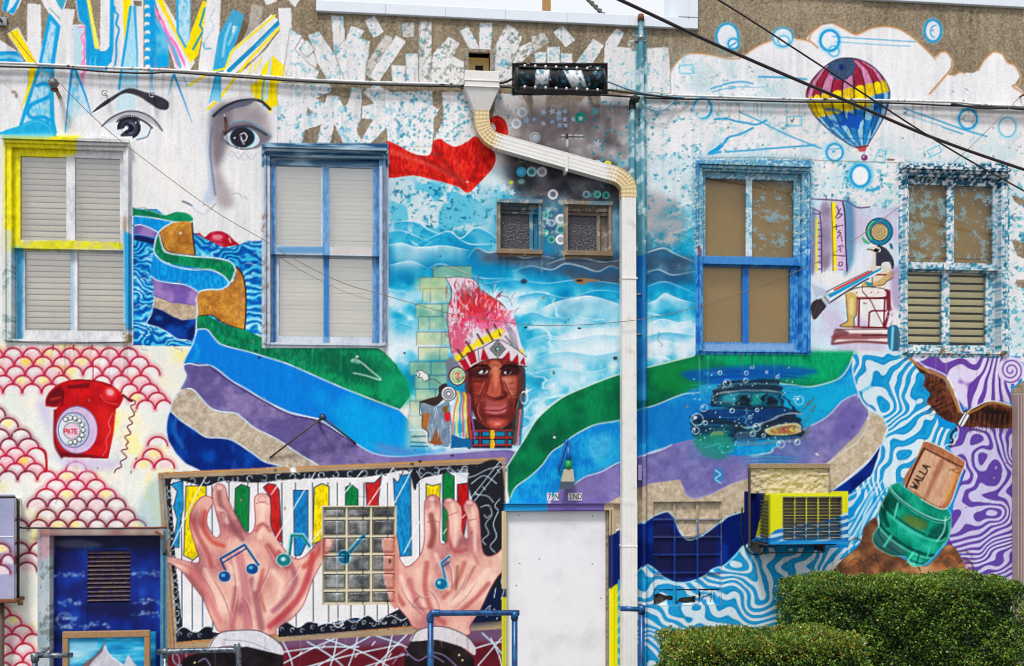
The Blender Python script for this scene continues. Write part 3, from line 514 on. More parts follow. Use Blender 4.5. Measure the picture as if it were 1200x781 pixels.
def paint_chief():
    t = lambda p: T(480,310, .15, p); u = lambda p: T(480,410, .15, p)
    # brickwork behind him
    BR = ramp([(.3,(176,190,140)),(.6,(206,210,150)),(.8,(214,220,176))], lambda sl: N_MED[sl])
    for y0, xs in ((312,(507,553)),(325,(492,523)),(338,(495,504,528)),(356,(487,518,527)),(371,(490,503,526)),(389,(488,517,528)),(407,(490,515,526)),(424,(480,505,524)),(440,(486,503,524)),(456,(487,510,524)),(470,(480,500,512)),(487,(478,494,504)),(504,(482,500))):
        for a, b in zip(xs, xs[1:]):
            q = [(a+.6, y0+.8),(b-.6, y0+.5),(b-.6, y0+15),(a+.6, y0+15.6)]
            poly(q, BR, .62,1.2); line([(a, y0),(b, y0)],(104,108,112),1, .75, s=False); line([(a, y0),(a, y0+16)],(110,112,116), .9, .7, s=False)
    poly([(486,326),(523,326),(526,342),(486,342)], BR, .4,4); poly([(478,480),(504,480),(504,526),(474,526)],(206,220,214), .6,5)
    for p in ([(482,512),(486,510),(492,513),(498,511)],[(481,518),(490,516),(502,519)],[(481,523),(492,521),(503,523)]): line([(x, y + .8*math.sin(x*2.2)) for x, y in [(p[0][0] + k*.8, p[0][1] + (p[-1][1]-p[0][1])*k/26) for k in range(26)]],(20,80,120),1, .85, s=False)
    line(t([(190,95),(185,50),(250,10),(330,30),(430,70),(520,100),(560,115),(570,150),(630,165),(650,210)]),(70,90,100), .9, .7); line(t([(700,240),(770,260),(800,330)]),(60,90,110), .9, .6)
    # little white bird shape
    poly(u([(55,165),(90,160),(140,190),(150,230),(110,250),(90,215),(65,215)]),(232,232,226)); line(u([(55,165),(90,160),(140,190),(150,230),(110,250),(90,215),(65,215),(80,190),(55,165)]),(70,70,70), .8, s=False); line(u([(150,225),(200,235),(240,265)]),(80,80,80), .9)
    # feather headdress
    HD = spl(t([(280,105),(380,100),(500,120),(560,200),(700,290),(760,355),(800,360),(825,440),(850,540),(870,620),(905,720),(780,660),(690,590),(580,640),(440,720),(390,770),(330,690),(310,600),(298,450),(300,330),(325,260),(320,180)]), True,5)
    poly(HD, mix((214,200,214),(236,228,236), lambda sl: N_STROKE[sl]))
    hm = poly_mask(HD)
    def field(cx, cy, rx, ry):
        return lambda sl: 1 - np.sqrt(((GX[sl]-cx)/rx)**2 + ((GY[sl]-cy)/ry)**2)
    m, sl = hm
    k = sst(.05, .4, field(560,358,36,27)(sl) + (N_STROKE[sl]-.5)*1.1 + (N_SPK[sl]-.5)*.5); blend((m*k, sl), mix((196,28,60),(222,60,50), lambda s_: N_SPK2[s_]), .92)
    k = sst(0, .3, field(572,376,36,12)(sl) + (N_SPK[sl]-.5)*1.6); blend((m*k, sl),(226,90,140), .7)
    k = sst(0, .3, field(536,398,16,24)(sl) + (N_SPK[sl]-.5)*1.4); blend((m*k, sl),(206,60,96), .7)
    r = np.random.RandomState(8)
    for i in range(46):
        x, y = r.uniform(538,592), r.uniform(340,376); d = r.uniform(5,11); a = math.atan2(y-420, x-566) + r.uniform(-.4, .4)
        blend_l = line_mask([(x, y),(x + d*.6*math.cos(a), y + d*.6*math.sin(a)),(x + d*math.cos(a+.3), y + d*math.sin(a+.3))], r.uniform(1,2.4), True, .3, 'end'); blend(blend_l,((232,96,60),(170,16,40),(244,190,196),(120,60,110))[i % 4], .75)
    for i in range(26):
        x = r.uniform(526,560); y = 326 + (x-526)*.3 + r.uniform(0,14); line([(x, y),(x+4, y+7),(x+5, y+15)],(110,104,120), .8, .6, taper='end')
    for i in range(24):
        x, y = r.uniform(526,600), r.uniform(372,408)
        line([(x, y),(x + r.uniform(-4,2), y + r.uniform(5,9))],((150,130,160),(240,236,242),(200,60,100))[i % 3],1.3, .7, taper='end')
    for i in range(90):                                         # pale barbs over the red
        x, y = r.uniform(524,604), r.uniform(332,404); a = math.atan2(y-432, x-568) + r.uniform(-.3, .3); d = r.uniform(6,13)
        q = line_mask([(x, y),(x + d*.5*math.cos(a), y + d*.5*math.sin(a)),(x + d*math.cos(a+.25), y + d*math.sin(a+.25))], r.uniform(.7,1.7), True, .3, 'both'); blend(q,((236,228,238),(196,40,70),(110,96,116),(244,240,246),(226,120,150))[i % 5], .6)
    for i in range(7): line([(590 + i*2.2,372 + i*3),(596 + i*2,392 + i*3),(602 + i*1.6,408 + i)],(120,120,136), .8, .7)
    line(t([(280,105),(320,180),(325,260),(300,330),(298,450),(310,600),(330,690)]),(70,66,80),1, .85); line(t([(280,105),(380,97),(500,118),(560,200),(700,290),(750,345)]),(80,76,90),1, .85); line(t([(480,130),(560,215)]),(90,84,96),1, .7)
    # yellow bar row
    band = [(540,414),(550,405),(563,397),(574,392),(583,387)]
    for i in range(5):
        x, y = band[i]; ell(x, y + 4,8,4.5,(238,216,50),1, .6,-.5)
        line([(x - 4, y - 4 - i*.6),(x + 3, y + 6)],(70,60,50),2.4, .9, s=False)
    poly([(580,396),(582,384),(587,397)],(240,220,40)); line([(592,394),(600,404)],(90,90,80),2, .8); ell(611,413,3,4,(230,214,80), .9,1)
    # beaded brow band
    top = t([(370,770),(460,695),(580,640),(690,588),(800,640),(912,722)]); bot = u([(912,130),(850,125),(770,85),(690,70),(590,82),(500,122),(440,172),(385,122)])
    poly(top + bot,(222,216,224)); 
    for q in ([(546,414),(556,411),(559,424),(552,428)],[(538,424),(545,420),(552,432),(546,436)],[(566,407),(573,421),(563,423)],[(588,421),(597,411),(598,424)],[(600,424),(607,414),(608,428)],[(609,426),(614,418),(616,429)]): poly(q,(176,26,48)); 
    line(top,(70,60,70),1, .9); line(bot,(60,46,50),1.3, .9); line([(560,409),(561,423)],(90,80,90), .8, .8)
    for s_ in (1, .72, .45): line([(583,409 - 10*s_),(583 + 9*s_,409),(583,409 + 10*s_),(583 - 9*s_,409)],(50,50,50),1.1, s=False, closed=True)
    ell(583,409,2.6,2.6,(30,110,110)); ell(583,409,1,1,(230,240,240))
    # hair, braids and neck
    spoly(u([(280,100),(330,60),(400,140),(330,180),(290,250),(290,150)]),(130,124,136), .9, .8); spoly(u([(850,130),(900,150),(905,330),(890,430),(880,560),(850,700),(800,740),(800,560),(850,430),(860,260)]),(70,62,66), .95)
    spoly(u([(430,260),(480,200),(490,480),(500,600),(490,760),(440,740),(450,480)]),(84,70,84), .95); spoly(u([(500,540),(620,610),(720,612),(800,560),(800,640),(500,640)]),(50,36,40))
    for c, x in (((96,90,84),845),((200,120,130),865),((60,130,180),885),((60,56,60),820)): line(u([(x,470),(x-8,560),(x-18,660),(x-25,740)]), c,2.4)
    # face
    F = u([(450,170),(520,115),(600,85),(690,74),(800,92),(858,140),(866,300),(845,420),(830,490),(790,570),(700,616),(620,612),(540,570),(495,480),(460,330)])
    poly(spl(F, True,5), mix((112,38,34),(164,70,56), lambda sl: sst(.3, .7, N_MED[sl]*.5 + N_STROKE[sl]*.5)))
    def b(p, c, a=.8, f=1.5): spoly(u(p), c, a, f)
    b([(460,180),(600,120),(630,180),(600,220),(500,230)],(60,26,28), .8,2); b([(715,130),(840,110),(855,190),(760,210),(705,190)],(52,24,28), .85,2)
    b([(620,110),(690,90),(720,140),(680,260),(640,240)],(206,124,96), .85,2); b([(640,200),(690,180),(715,320),(690,370),(610,360),(600,330)],(196,104,84), .85,1.5); b([(740,210),(840,220),(850,330),(800,380),(750,310)],(190,110,92), .8,2.5); b([(470,270),(590,260),(560,360),(480,330)],(166,66,54), .8,2.5)
    b([(590,345),(660,375),(730,360),(740,320),(770,350),(720,390),(640,385)],(70,26,34), .8,1.2); b([(560,390),(640,395),(700,410),(760,400),(770,450),(700,440),(580,450)],(176,100,96), .7,2)
    b([(575,460),(650,440),(700,445),(750,430),(745,455),(700,470),(620,475)],(196,110,120), .95, .8); b([(580,475),(660,480),(750,460),(740,495),(650,505)],(206,120,126), .95, .8); line(u([(570,470),(650,474),(700,476),(752,452)]),(90,26,44),1.1)
    b([(560,500),(650,515),(780,490),(760,540),(640,540),(570,560)],(96,38,38), .75,2); b([(610,545),(680,540),(740,560),(700,600),(640,600)],(214,110,96), .85,2.5); ell(583,497,4,1.4,(236,160,150), .8, .8)
    b([(455,180),(490,170),(500,330),(520,470),(580,590),(540,575),(490,480),(458,330)],(60,22,26), .75,2.5); b([(850,140),(866,300),(845,420),(800,560),(770,575),(815,440),(838,300)],(66,26,28), .75,2.5); b([(560,410),(600,400),(590,450),(570,520),(540,500)],(92,36,36), .6,2); b([(770,400),(800,420),(790,500),(760,470)],(96,38,38), .6,2)
    for p, c, w_ in (([(600,220),(560,330),(530,400),(520,470)],(84,34,36),1.6),([(590,240),(545,340)],(226,150,130),1),([(735,240),(780,340),(800,420),(790,500)],(96,40,40),1.4),([(745,230),(800,350)],(230,160,140), .9),([(640,190),(620,260),(600,330)],(90,36,38),1.4),([(705,200),(720,280),(730,340)],(100,40,40),1.2),([(470,300),(520,290),(560,300)],(110,40,36),1),([(480,240),(560,250),(600,230)],(110,44,40),1.1),([(540,420),(530,480),(560,550)],(200,120,110),1)): line(u(p), c, w_, .8, .3)
    for p in ([(530,180),(560,160),(600,158),(618,175),(590,190),(555,190)],[(735,180),(765,162),(795,175),(780,192),(750,192)]): poly(u(p),(224,206,206)); 
    ell(566.5,435,3.2,3.1,(30,16,20)); ell(595,436,2.9,2.9,(30,16,20)); ell(564.6,435.6,1.5,1.5,(250,250,250)); ell(592.4,436.6,1.2,1.2,(250,250,250)); line(u([(450,165),(520,125),(600,125),(630,150)]),(30,16,18),2.4); line(u([(710,150),(760,122),(840,135)]),(30,16,18),2.4); line(u([(525,182),(560,156),(605,152),(625,175)]),(40,18,22),1.2)
    for p in ([(480,200),(520,215),(600,215)],[(470,260),(520,250),(570,265)],[(475,330),(520,320),(560,340)],[(490,380),(530,370),(555,390)],[(500,430),(530,440),(545,470)],[(740,250),(790,260),(840,250)],[(750,290),(800,310),(845,300)],[(770,340),(810,360),(845,350)],[(600,120),(640,112),(690,116)],[(620,135),(660,128),(700,132)],[(590,560),(640,548),(700,552)],[(560,520),(570,560),(600,590)],[(640,240),(650,300),(640,340)],[(690,250),(700,310)],[(610,385),(650,400),(680,398)],[(730,395),(760,420),(770,460)],[(510,300),(530,350),(520,400)],[(820,320),(815,400),(800,450)]):
        line(u(p),(72,28,30),1.2, .42, .4, taper='both'); line([(x+.5, y+1.6) for x, y in u(p)],(206,130,108),1.1, .34, .5, taper='both')
    spoly(u([(720,215),(790,225),(780,260),(735,250)]),(216,150,128), .6,1.4); spoly(u([(655,140),(690,150),(690,260),(665,300)]),(222,146,116), .6,1.4)
    ring(614,466,4,7,(226,226,226),1.6,1); ell(611,466,3,5.5,(90,96,110), .8)
    # choker
    poly(u([(495,620),(800,620),(800,770),(490,770)]),(24,36,70)); 
    for y in (632,688,745): line(u([(495, y),(800, y-4)]),(176,60,40),1.7, s=False)
    for x0, x1 in ((505,535),(570,625),(670,745),(770,795)):
        for y in (660,722): poly(u([(x0, y-16),(x1, y-16),(x1, y+14),(x0, y+14)]),(24,130,176))
    for y in (662,738): poly(spl(u([(632, y-28),(662, y-28),(662, y+30),(632, y+30)]), True),(230,190,40))
    for x in (550,755): line(u([(x,625),(x,765)]),(160,56,40),1.4, s=False)
    # rosettes, ribbons, feathers left
    for i, c in enumerate(((236,140,70),(240,220,90),(60,150,190),(226,90,90),(250,214,30),(214,60,50),(150,90,150))):
        x = 365 + i*17; line(u([(x-8,320 + 4*i),(x+6,380),(x-14+i*3,460),(x-24+i*8,560),(x-30+i*12,660 + 6*i)]), c,1.8)
    poly(u([(330,660),(400,690),(470,700),(490,760),(320,770)]),(24,100,160)); 
    ell(536,441,10.5,11.5,(110,36,60)); ell(536,441,9,10,(70,170,190)); ring(536,441,7.8,8.6,(236,226,150),1.6); ell(536,441,6,6.6,(206,196,170)); line([(533,438),(538,437),(536,441),(539,443),(535,445)],(206,100,60),1.4); line([(534,443),(538,447)],(60,140,90),1.6)
    spoly(u([(75,410),(150,380),(220,360),(230,290),(290,265),(280,340),(260,390),(200,440),(120,420)]),(66,50,50))
    ell(525.5,461.5,9,9,(60,60,70)); ell(525.5,461.5,8,8,(226,226,230)); ring(525.5,461.5,5.6,5.6,(80,80,94),1.2); ring(525.5,461.5,3,3,(60,60,76),1.2)
    spoly(u([(80,425),(130,430),(220,440),(300,400),(320,480),(330,600),(310,750),(240,750),(180,740),(140,640),(100,540)]), mix((104,122,150),(160,176,196), lambda sl: N_STROKE[sl])); spoly(u([(100,510),(160,500),(140,600),(130,640),(95,590)]),(176,116,60)); spoly(u([(210,620),(240,700),(250,740),(150,735),(180,690)]),(150,92,50)); spoly(u([(260,450),(300,440),(290,490),(265,490)]),(130,100,40)); spoly(u([(270,500),(315,490),(318,550),(285,560)]),(214,40,50))
    for i in range(16):
        x = r.uniform(500,528); y = r.uniform(476,512); line([(x, y),(x+1, y+7),(x-1, y+12)],(90,110,140) if i % 2 else (236,240,244), .9, .8, taper='end')
    line(u([(80,415),(75,500),(100,520),(95,600),(140,640),(150,730),(190,745)]),(70,66,80),1, .9); line(u([(0,625),(110,630),(130,660),(130,720),(185,745)]),(226,232,236),1.4)

def paint_ribbon_right():
    G = mix((4,92,66),(10,128,86), lambda sl: sst(.3, .7, N_SOFT[sl]*.5 + N_BIG[sl]*.5)); LW = (196,214,226)
    # blue body, then purple, cream, navy, in order
    blue = [(596,588),(604,571),(620,559),(646,530),(670,512),(700,497),(745,480),(800,462),(830,440),(900,430),(998,420),(1006,440),(1012,466),(1003,462),(985,474),(967,490),(930,508),(900,530),(840,540),(787,521),(745,536),(704,553),(671,569),(655,576),(640,590),(596,590)]
    poly(blue, mix((18,126,214),(40,160,228), lambda sl: sst(.35, .65, N_MED[sl]*.6 + N_STROKE[sl]*.4))); spoly([(700,530),(728,512),(728,545),(700,550)],(60,180,230), .5,6); spoly([(692,515),(715,508),(712,530),(694,540)],(120,196,232), .5,5, tex=(N_SPK, .2))
    spoly([(880,450),(990,450),(1000,465),(940,508),(890,520)],(24,166,222), .75,10); spoly([(750,480),(830,470),(840,520),(770,525)],(20,110,196), .7,8)
    # green arch
    poly([(593,548),(614,515),(630,490),(657,467),(687,453),(727,438),(773,427),(813,417),(828,412),(960,408),(1000,410),(998,421),(980,445),(950,453),(900,447),(870,440),(830,446),(800,462),(767,475),(745,481),(727,492),(700,497),(685,503),(670,512),(659,521),(646,530),(635,545),(620,559),(604,571),(597,586),(594,570)], G,1,0, tex=(N_STROKE, .08))
    spoly([(830,414),(990,408),(996,424),(975,446),(930,446),(860,432)],(8,166,124), .75,8, tex=(N_STROKE, .12)); spoly([(770,432),(820,424),(840,445),(800,458),(770,455)],(20,140,70), .6,7); spoly([(800,436),(900,428),(960,436),(890,446),(830,450)],(10,80,180), .8,4)
    for y, x0, x1 in ((436,806,940),(441,816,950),(448,820,900)): line([(x0, y+2),((x0+x1)/2, y-1),(x1, y+2)],(8,60,160),2.2, .8, .8, taper='both')
    poly([(818,450),(880,452),(880,462),(818,462)],(70,170,210), .5,4)
    PUR = mix((112,106,168),(146,136,190), lambda sl: sst(.3, .7, N_MED[sl]*.5 + N_BIG[sl]*.5))
    pur = [(655,575),(671,569),(685,559),(704,553),(725,542),(745,536),(773,528),(787,521),(815,514),(860,540),(900,532),(933,507),(967,490),(987,470),(1003,462),(1017,477),(1018,487),(1007,507),(985,528),(968,545),(873,563),(857,568),(833,580),(815,585),(803,580),(797,563),(761,568),(740,576),(716,588),(700,596),(640,596)]
    poly([(800,530),(900,536),(960,510),(1002,486),(1016,500),(960,560),(800,560)], PUR); poly([(985,500),(1022,490),(1036,505),(1010,545),(968,552)],(194,180,158)); poly(pur, PUR, tex=(N_SPK, .1)); spoly([(985,480),(1012,478),(1005,505),(975,520)],(100,84,160), .6,6); poly([(655,575),(716,545),(728,560),(705,596),(640,596)],(136,118,178), .5,5)
    CR = mix((184,168,146),(208,194,174), lambda sl: sst(.3, .7, N_SPK[sl]))
    poly([(700,598),(722,584),(740,575),(761,567),(797,562),(801,572),(805,581),(815,584),(833,579),(857,567),(873,562),(968,543),(985,530),(1006,516),(1017,498),(1019,481),(1035,489),(1039,503),(1033,520),(1017,540),(998,556),(984,567),(975,576),(875,600),(854,606),(830,625),(807,634),(783,601),(756,612),(740,616),(716,622)], CR, tex=(N_FINE, .06))
    NVC = mix((6,30,104),(12,54,146), lambda sl: sst(.35, .7, N_SOFT[sl]*.8 + N_STROKE[sl]*.2))
    poly([(716,626),(740,615),(756,611),(765,606),(783,600),(790,606),(798,624),(807,633),(818,631),(830,624),(843,614),(854,605),(875,599),(890,570),(975,575),(995,561),(1017,542),(1030,524),(1040,510),(1031,531),(1023,555),(1010,572),(992,582),(900,625),(873,638),(860,653),(848,663),(836,668),(824,677),(807,683),(792,683),(779,677),(767,667),(756,662),(746,671),(716,684)], NVC)
    # purple-black glass tone in the filled window area
    poly([(767,612),(790,620),(800,636),(842,620),(842,664),(824,676),(792,682),(767,664)],(16,14,60), .75,3)
    # left over doorway: keep bands down to the lintel
    for L, c in (([(593,548),(614,515),(630,490),(657,467),(687,453),(727,438),(773,427),(813,417)],(214,230,226)),([(598,583),(604,571),(620,559),(635,545),(646,530),(659,521),(670,512),(685,503),(700,497),(727,492),(745,481),(767,475),(800,462),(822,460)], LW),([(671,569),(685,559),(704,553),(725,542),(745,536),(773,528),(787,521)],(196,206,236)),([(900,447),(925,450),(950,453),(980,445),(992,434),(999,418)],(206,214,206)),([(999,418),(1000,440),(1008,466),(1018,480),(1034,489),(1040,505),(1032,524),(1031,535),(1022,556),(1010,572),(990,584)],(200,210,220)),([(933,507),(967,490),(987,470),(1003,462)],(190,196,226)),([(1019,482),(1016,500),(1004,518),(985,532),(968,545)],(206,206,214)),([(740,615),(756,611),(765,606),(783,600),(790,606),(798,624),(807,633),(818,631),(830,624),(843,614),(854,605),(875,599)],(176,214,240)),([(975,575),(995,561),(1017,542),(1032,521)],(196,214,240)),([(716,684),(746,671),(756,662),(767,667),(779,677),(792,683),(807,683),(824,677),(836,668),(848,663),(860,653),(873,638),(900,625)],(170,220,244)),([(801,572),(805,581),(815,584),(833,579),(857,567),(873,562)],(170,160,200))):
        line(L, c,1.5, .95)
    line([(594,548),(594,590)],(206,220,220),1.2)
    # little hanging ornament in the purple
    ell(842,557,6,9,(60,130,200), .9, .8); line([(838,551),(844,556),(838,561),(844,566)],(150,200,236),1.6)

def paint_car():
    u = lambda p: T(800,410, .15, p); K = (30,32,38)
    r = np.random.RandomState(21)
    for k in range(34):
        x = r.uniform(806,900); y = r.uniform(440,535); line([(x, y),(x + r.uniform(14,40), y + r.uniform(-1,1))],((14,90,180),(60,180,220),(8,50,130),(100,200,230))[k % 4], r.uniform(1,2.6), .6, .6, taper='both')
    cab = u([(215,430),(235,340),(290,265),(350,240),(560,232),(740,236),(770,300),(780,450),(620,460),(300,450)])
    poly(spl(cab, True,4), K, .9); poly(u([(260,420),(300,345),(420,325),(720,325),(765,350),(765,440),(300,440)]),(24,90,110), .85, .5)
    for p, c in (([(300,400),(330,350),(420,340),(410,420)],(60,160,190)),([(540,350),(640,340),(620,420),(540,430)],(40,150,140)),([(700,350),(760,360),(760,430),(700,430)],(30,120,150))): poly(u(p), c, .85, .8)
    for p in ([(430,430),(450,370),(480,350),(520,390),(530,440)],[(610,390),(630,350),(660,340),(640,400)],[(660,430),(680,370),(730,370),(740,430)]): poly(spl(u(p), True,4),(24,22,26), .95)
    line(u([(230,370),(300,335),(500,315),(720,322),(780,350)]),(190,176,166),1.3); line(u([(250,300),(400,265),(560,262),(740,270),(820,300)]),(110,160,180),1); line(u([(240,400),(420,410)]),(120,96,90),1.2)
    poly(u([(50,530),(200,470),(420,450),(780,450),(930,490),(860,520),(560,600),(420,590),(200,580),(60,550)]),(16,40,90), .9,1, tex=(N_STROKE, .3)); line(u([(50,530),(130,490),(300,462),(600,455),(780,450),(850,465),(930,495)]), K,1.6); line(u([(330,580),(480,605),(560,595),(700,535),(800,500),(930,495)]),(196,180,170),1.6); line(u([(100,545),(300,550),(480,590)]), K,3, .9); line(u([(800,360),(840,430),(910,480)]), K,2)
    poly(spl(u([(420,590),(520,620),(700,550),(860,505),(930,580),(930,680),(700,700),(420,690)]), True,5),(26,28,34), .95); poly(spl(u([(80,560),(340,560),(420,620),(420,720),(120,700)]), True,5),(24,30,40), .85)
    poly(spl(u([(640,640),(700,600),(800,575),(890,575),(930,605),(925,640),(820,665),(720,668)]), True,5),(222,196,120)); poly(spl(u([(680,640),(740,610),(850,590),(890,610),(860,650),(740,655)]), True,5),(190,110,50)); line(u([(640,645),(700,603),(800,577),(890,577),(928,608)]),(236,230,206),1.2)
    for x, c in ((730,(226,180,60)),(800,(200,60,60)),(860,(240,214,90))): ell(800 + x*.15,410 + 622*.15,2.2,3, c)
    poly(u([(415,645),(570,640),(570,715),(415,718)]),(60,80,100)); line(u([(415,645),(570,640),(570,715),(415,718)]),(110,130,150), .8, s=False, closed=True); line(u([(410,740),(600,730),(780,710),(940,690)]),(150,130,130),1.6); line(u([(420,710),(600,690),(900,680)]),(40,120,180),1.6); line(u([(490,455),(495,590)]),(176,206,220),1)
    poly(spl(u([(225,640),(300,640),(320,680),(240,690)]), True),(220,150,60)); poly(u([(235,640),(255,640),(245,685),(225,685)]),(200,210,60))
    for k in range(30):
        x = 100 + r.uniform(0,220); line(u([(x,790 - r.uniform(0,60)),(x + r.uniform(-10,10),700),(x + r.uniform(-30,30),600 + r.uniform(0,60))]),(20,140,100) if k % 3 else (60,190,140),1.5, .9, taper='end')
    for k in range(10): x = 330 + r.uniform(0,60); line(u([(x,780),(x + r.uniform(-15,15),680),(x + r.uniform(-20,20),560 + r.uniform(0,80))]),(16,120,96),1.8, .9, taper='end')
    spoly([(815,512),(850,510),(862,524),(845,538),(822,532)],(40,140,120), .75,3); line([(826,524),(840,520),(846,530),(858,528)],(150,206,206),1.1, .8)
    for k in range(6): line([(868,535 + k*2),(900,533 + k*2),(940,536 + k*1.5)],((20,110,190),(60,170,200))[k % 2],1.6, .6, taper='both')
    for x, y in ((965,430),(1000,400),(960,540),(970,620),(1020,455),(960,660)): line(u([(x-15, y+30),(x+20, y-25)]),(110,110,96),2.4, .7)
    for k in range(46):
        x = r.uniform(812,925); y = r.uniform(446,522); line([(x, y),(x + r.uniform(8,26), y + r.uniform(-2,2))],((20,24,30),(40,120,190),(110,180,200),(150,130,120),(14,60,130))[k % 5], r.uniform(.8,2), .65, .4, taper='both')
    # the drowned car is seen through ripples
    m, sl = poly_mask([(806,430),(945,430),(950,540),(806,540)], False,8); y0, x0 = sl[0].start, sl[1].start
    yy, xx = np.mgrid[sl[0], sl[1]]; dx = (2.4*np.sin(yy*.42) + 7*(N_HSTR[sl]-.5) + 2*np.sin(yy*.17 + xx*.02)); dy = 1.6*np.sin(xx*.13 + yy*.2)
    rip = CAN[np.clip(yy + dy*.6,0, PH-1).astype(int), np.clip(xx + dx,0, PW-1).astype(int)]; rip = box_blur(rip,1); CAN[sl] = CAN[sl]*(1-m[..., None]) + (rip*.85 + .15*C((30,120,190)))*m[..., None]
    for k in range(44): x = r.uniform(802,910); y = r.uniform(436,530); line([(x, y),(x + r.uniform(14,44), y + r.uniform(-1,1))],((60,180,220),(14,80,170),(110,200,226))[k % 3], r.uniform(.8,2.2), .72, .5, taper='both')
    for x, y, R in ((345,262,4.5),(112,545,7),(165,455,4),(575,605,4.5),(765,735,4.5),(910,395,5),(100,630,4),(290,178,2.2),(495,180,2.3),(655,175,1.4),(740,212,1.8),(490,238,2.6),(385,475,2.6),(580,470,2),(545,655,3),(895,720,3.2),(525,525,2),(175,570,2.4),(630,668,2),(545,135,1.6)): ring(800 + x*.15,410 + y*.15, R, R,(206,232,244), .9, .9); ell(800 + x*.15 - R*.3,410 + y*.15 - R*.3, R*.3, R*.3,(240,248,252), .9)
    for k in range(70): x, y = r.uniform(812,935), r.uniform(430,525); ell(x, y, .8, .8,(226,240,248), .85)
    line([(881,416),(881,430)],(20,70,60), .8)
def paint_clouds_right():
    # white cloud bank with tan outlines against bare stucco
    CL = [(784,112),(784,92),(787,82),(797,69),(810,63),(828,64),(850,68),(872,66),(888,54),(908,46),(930,45),(944,47),(950,38),(962,30),(975,28),(990,35),(1003,41),(1020,34),(1036,31),(1052,34),(1066,42),(1080,54),(1095,68),(1100,62),(1108,61),(1115,70),(1114,80),(1110,88),(1118,89),(1126,85),(1140,86),(1147,82),(1154,70),(1164,61),(1174,64),(1180,73),(1190,78),(1195,90),(1189,100),(1196,105),(1204,112),(1260,150),(1360,190),(1360,460),(1050,420),(1000,412),(780,420),(780,200)]
    poly(CL, ramp([(.3,(218,220,224)),(.55,(233,233,236)),(.8,(241,240,242))], lambda sl: .6 + (N_BIG[sl]-.5)*.3 + (N_STREAK[sl]-.5)*.25 + (N_GRAIN[sl]-.5)*.16))
    poly([(780,112),(1190,130),(1360,150),(1360,410),(1050,410),(780,300)],(228,226,226), .6,6)
    TAN = (190,140,92)
    for L in ([(785,84),(792,73),(803,63.5),(815,62),(832,64),(852,68.5),(866,68)],[(866,68),(888,53.5),(910,45)],[(932,45),(948,48),(958,56)],[(948,46),(951,38),(962,29)],[(976,27),(990,34),(1003,40),(1020,33),(1036,30.5),(1052,33),(1066,41),(1080,53),(1096,69)],[(1098,66),(1102,61),(1109,61),(1115,69),(1115,79),(1104,93),(1089,110)],[(1117,88),(1124,84),(1130,86)],[(1146,82),(1153,70),(1164,60.5),(1174,63),(1180,73),(1188,76),(1195,88),(1193,98),(1186,101),(1194,106),(1202,113)],[(806,116),(807,124),(800,128),(792,135)],[(793,135),(784,138),(780,144)]):
        line(L, TAN,2, .9, .3); line([(x+.5, y+1.6) for x, y in L],(222,196,170),1.6, .6, .5)
    line([(757,58),(756,100)], TAN,1.5, .7); line([(784,56),(785,80)], TAN,1.2, .6)
    line([(826,73),(833,80),(828,86),(815,84)],(206,190,178),1, .7); line([(808,88),(816,100),(828,98),(820,88)],(206,186,170),1, .7)
    sp = poly_mask([(740,60),(860,70),(1010,150),(1060,170),(1200,160),(1360,200),(1360,410),(1176,410),(1050,250),(900,260),(740,240)], False,20)
    speckle(sp,(140,190,206), .66, N_SPK, .55); speckle(sp,(60,130,150), .74, N_SPK2, .6); speckle(sp,(190,216,228), .56, N_SOFT, .5, .06)
    sp = poly_mask([(946,190),(1060,190),(1060,250),(990,250),(946,232)], False,6); speckle(sp,(110,186,212), .62, N_SPK, .7); speckle(sp,(40,126,164), .69, N_SPK2, .75)
    sp = poly_mask([(1174,200),(1360,200),(1360,430),(1174,430)], False,3); speckle(sp,(110,184,212), .62, N_SPK, .8); speckle(sp,(50,130,170), .68, N_SPK2, .7)
    for q in ([(1184,228),(1215,240),(1215,246),(1190,238)],[(1184,280),(1215,290),(1215,310),(1192,300)],[(1190,328),(1220,330),(1220,345),(1192,336)]): poly(jag(q, .8,3,4), stucco)
    B = (30,150,222)
    for x, y, rx, ry, w_, a in ((852,43,12.5,15,2.2, .95),(859,51.5,6,6,2, .95),(917,44,11.5,11,1.5, .8),(918,48,6.5,6,1.3, .7),(972,47.5,11,12,3.2, .95),(977,60,6,6,1.4, .7),(1093,36,9.5,12.5,2.4,1),(823,127,10.5,12,2.4, .95),(978,178.5,9.5,10,2.4, .95),(1008,206,11,12.5,3, .95),(1134,139.5,10.5,11.5,2.4, .95),(1180,149,10,11.5,1.6, .55),(776,73,5.5,6,1.2, .7)):
        if y < 60: ell(x, y, rx, ry,(232,236,242), .96, .5)
        if x == 1008: ell(x, y, rx + 4, ry + 4,(60,170,226), .5,3); ell(x, y, rx, ry,(238,240,244))
        ring(x, y, rx+1, ry+1,(120,196,236), w_+2.5, a*.4,1.2); ring(x, y, rx, ry, B, w_, a, .3)
    ring(1096,37,6,7, B,1.4, .9,0,1.8,4.8); ell(828,126,1.2,1.2, B); ell(1093,36, .8, .8,(120,90,100)); poly([(852,27),(862,44),(868,60),(852,58)],(40,140,210), .0)
    line([(856,54),(862,50)], B,1.6)
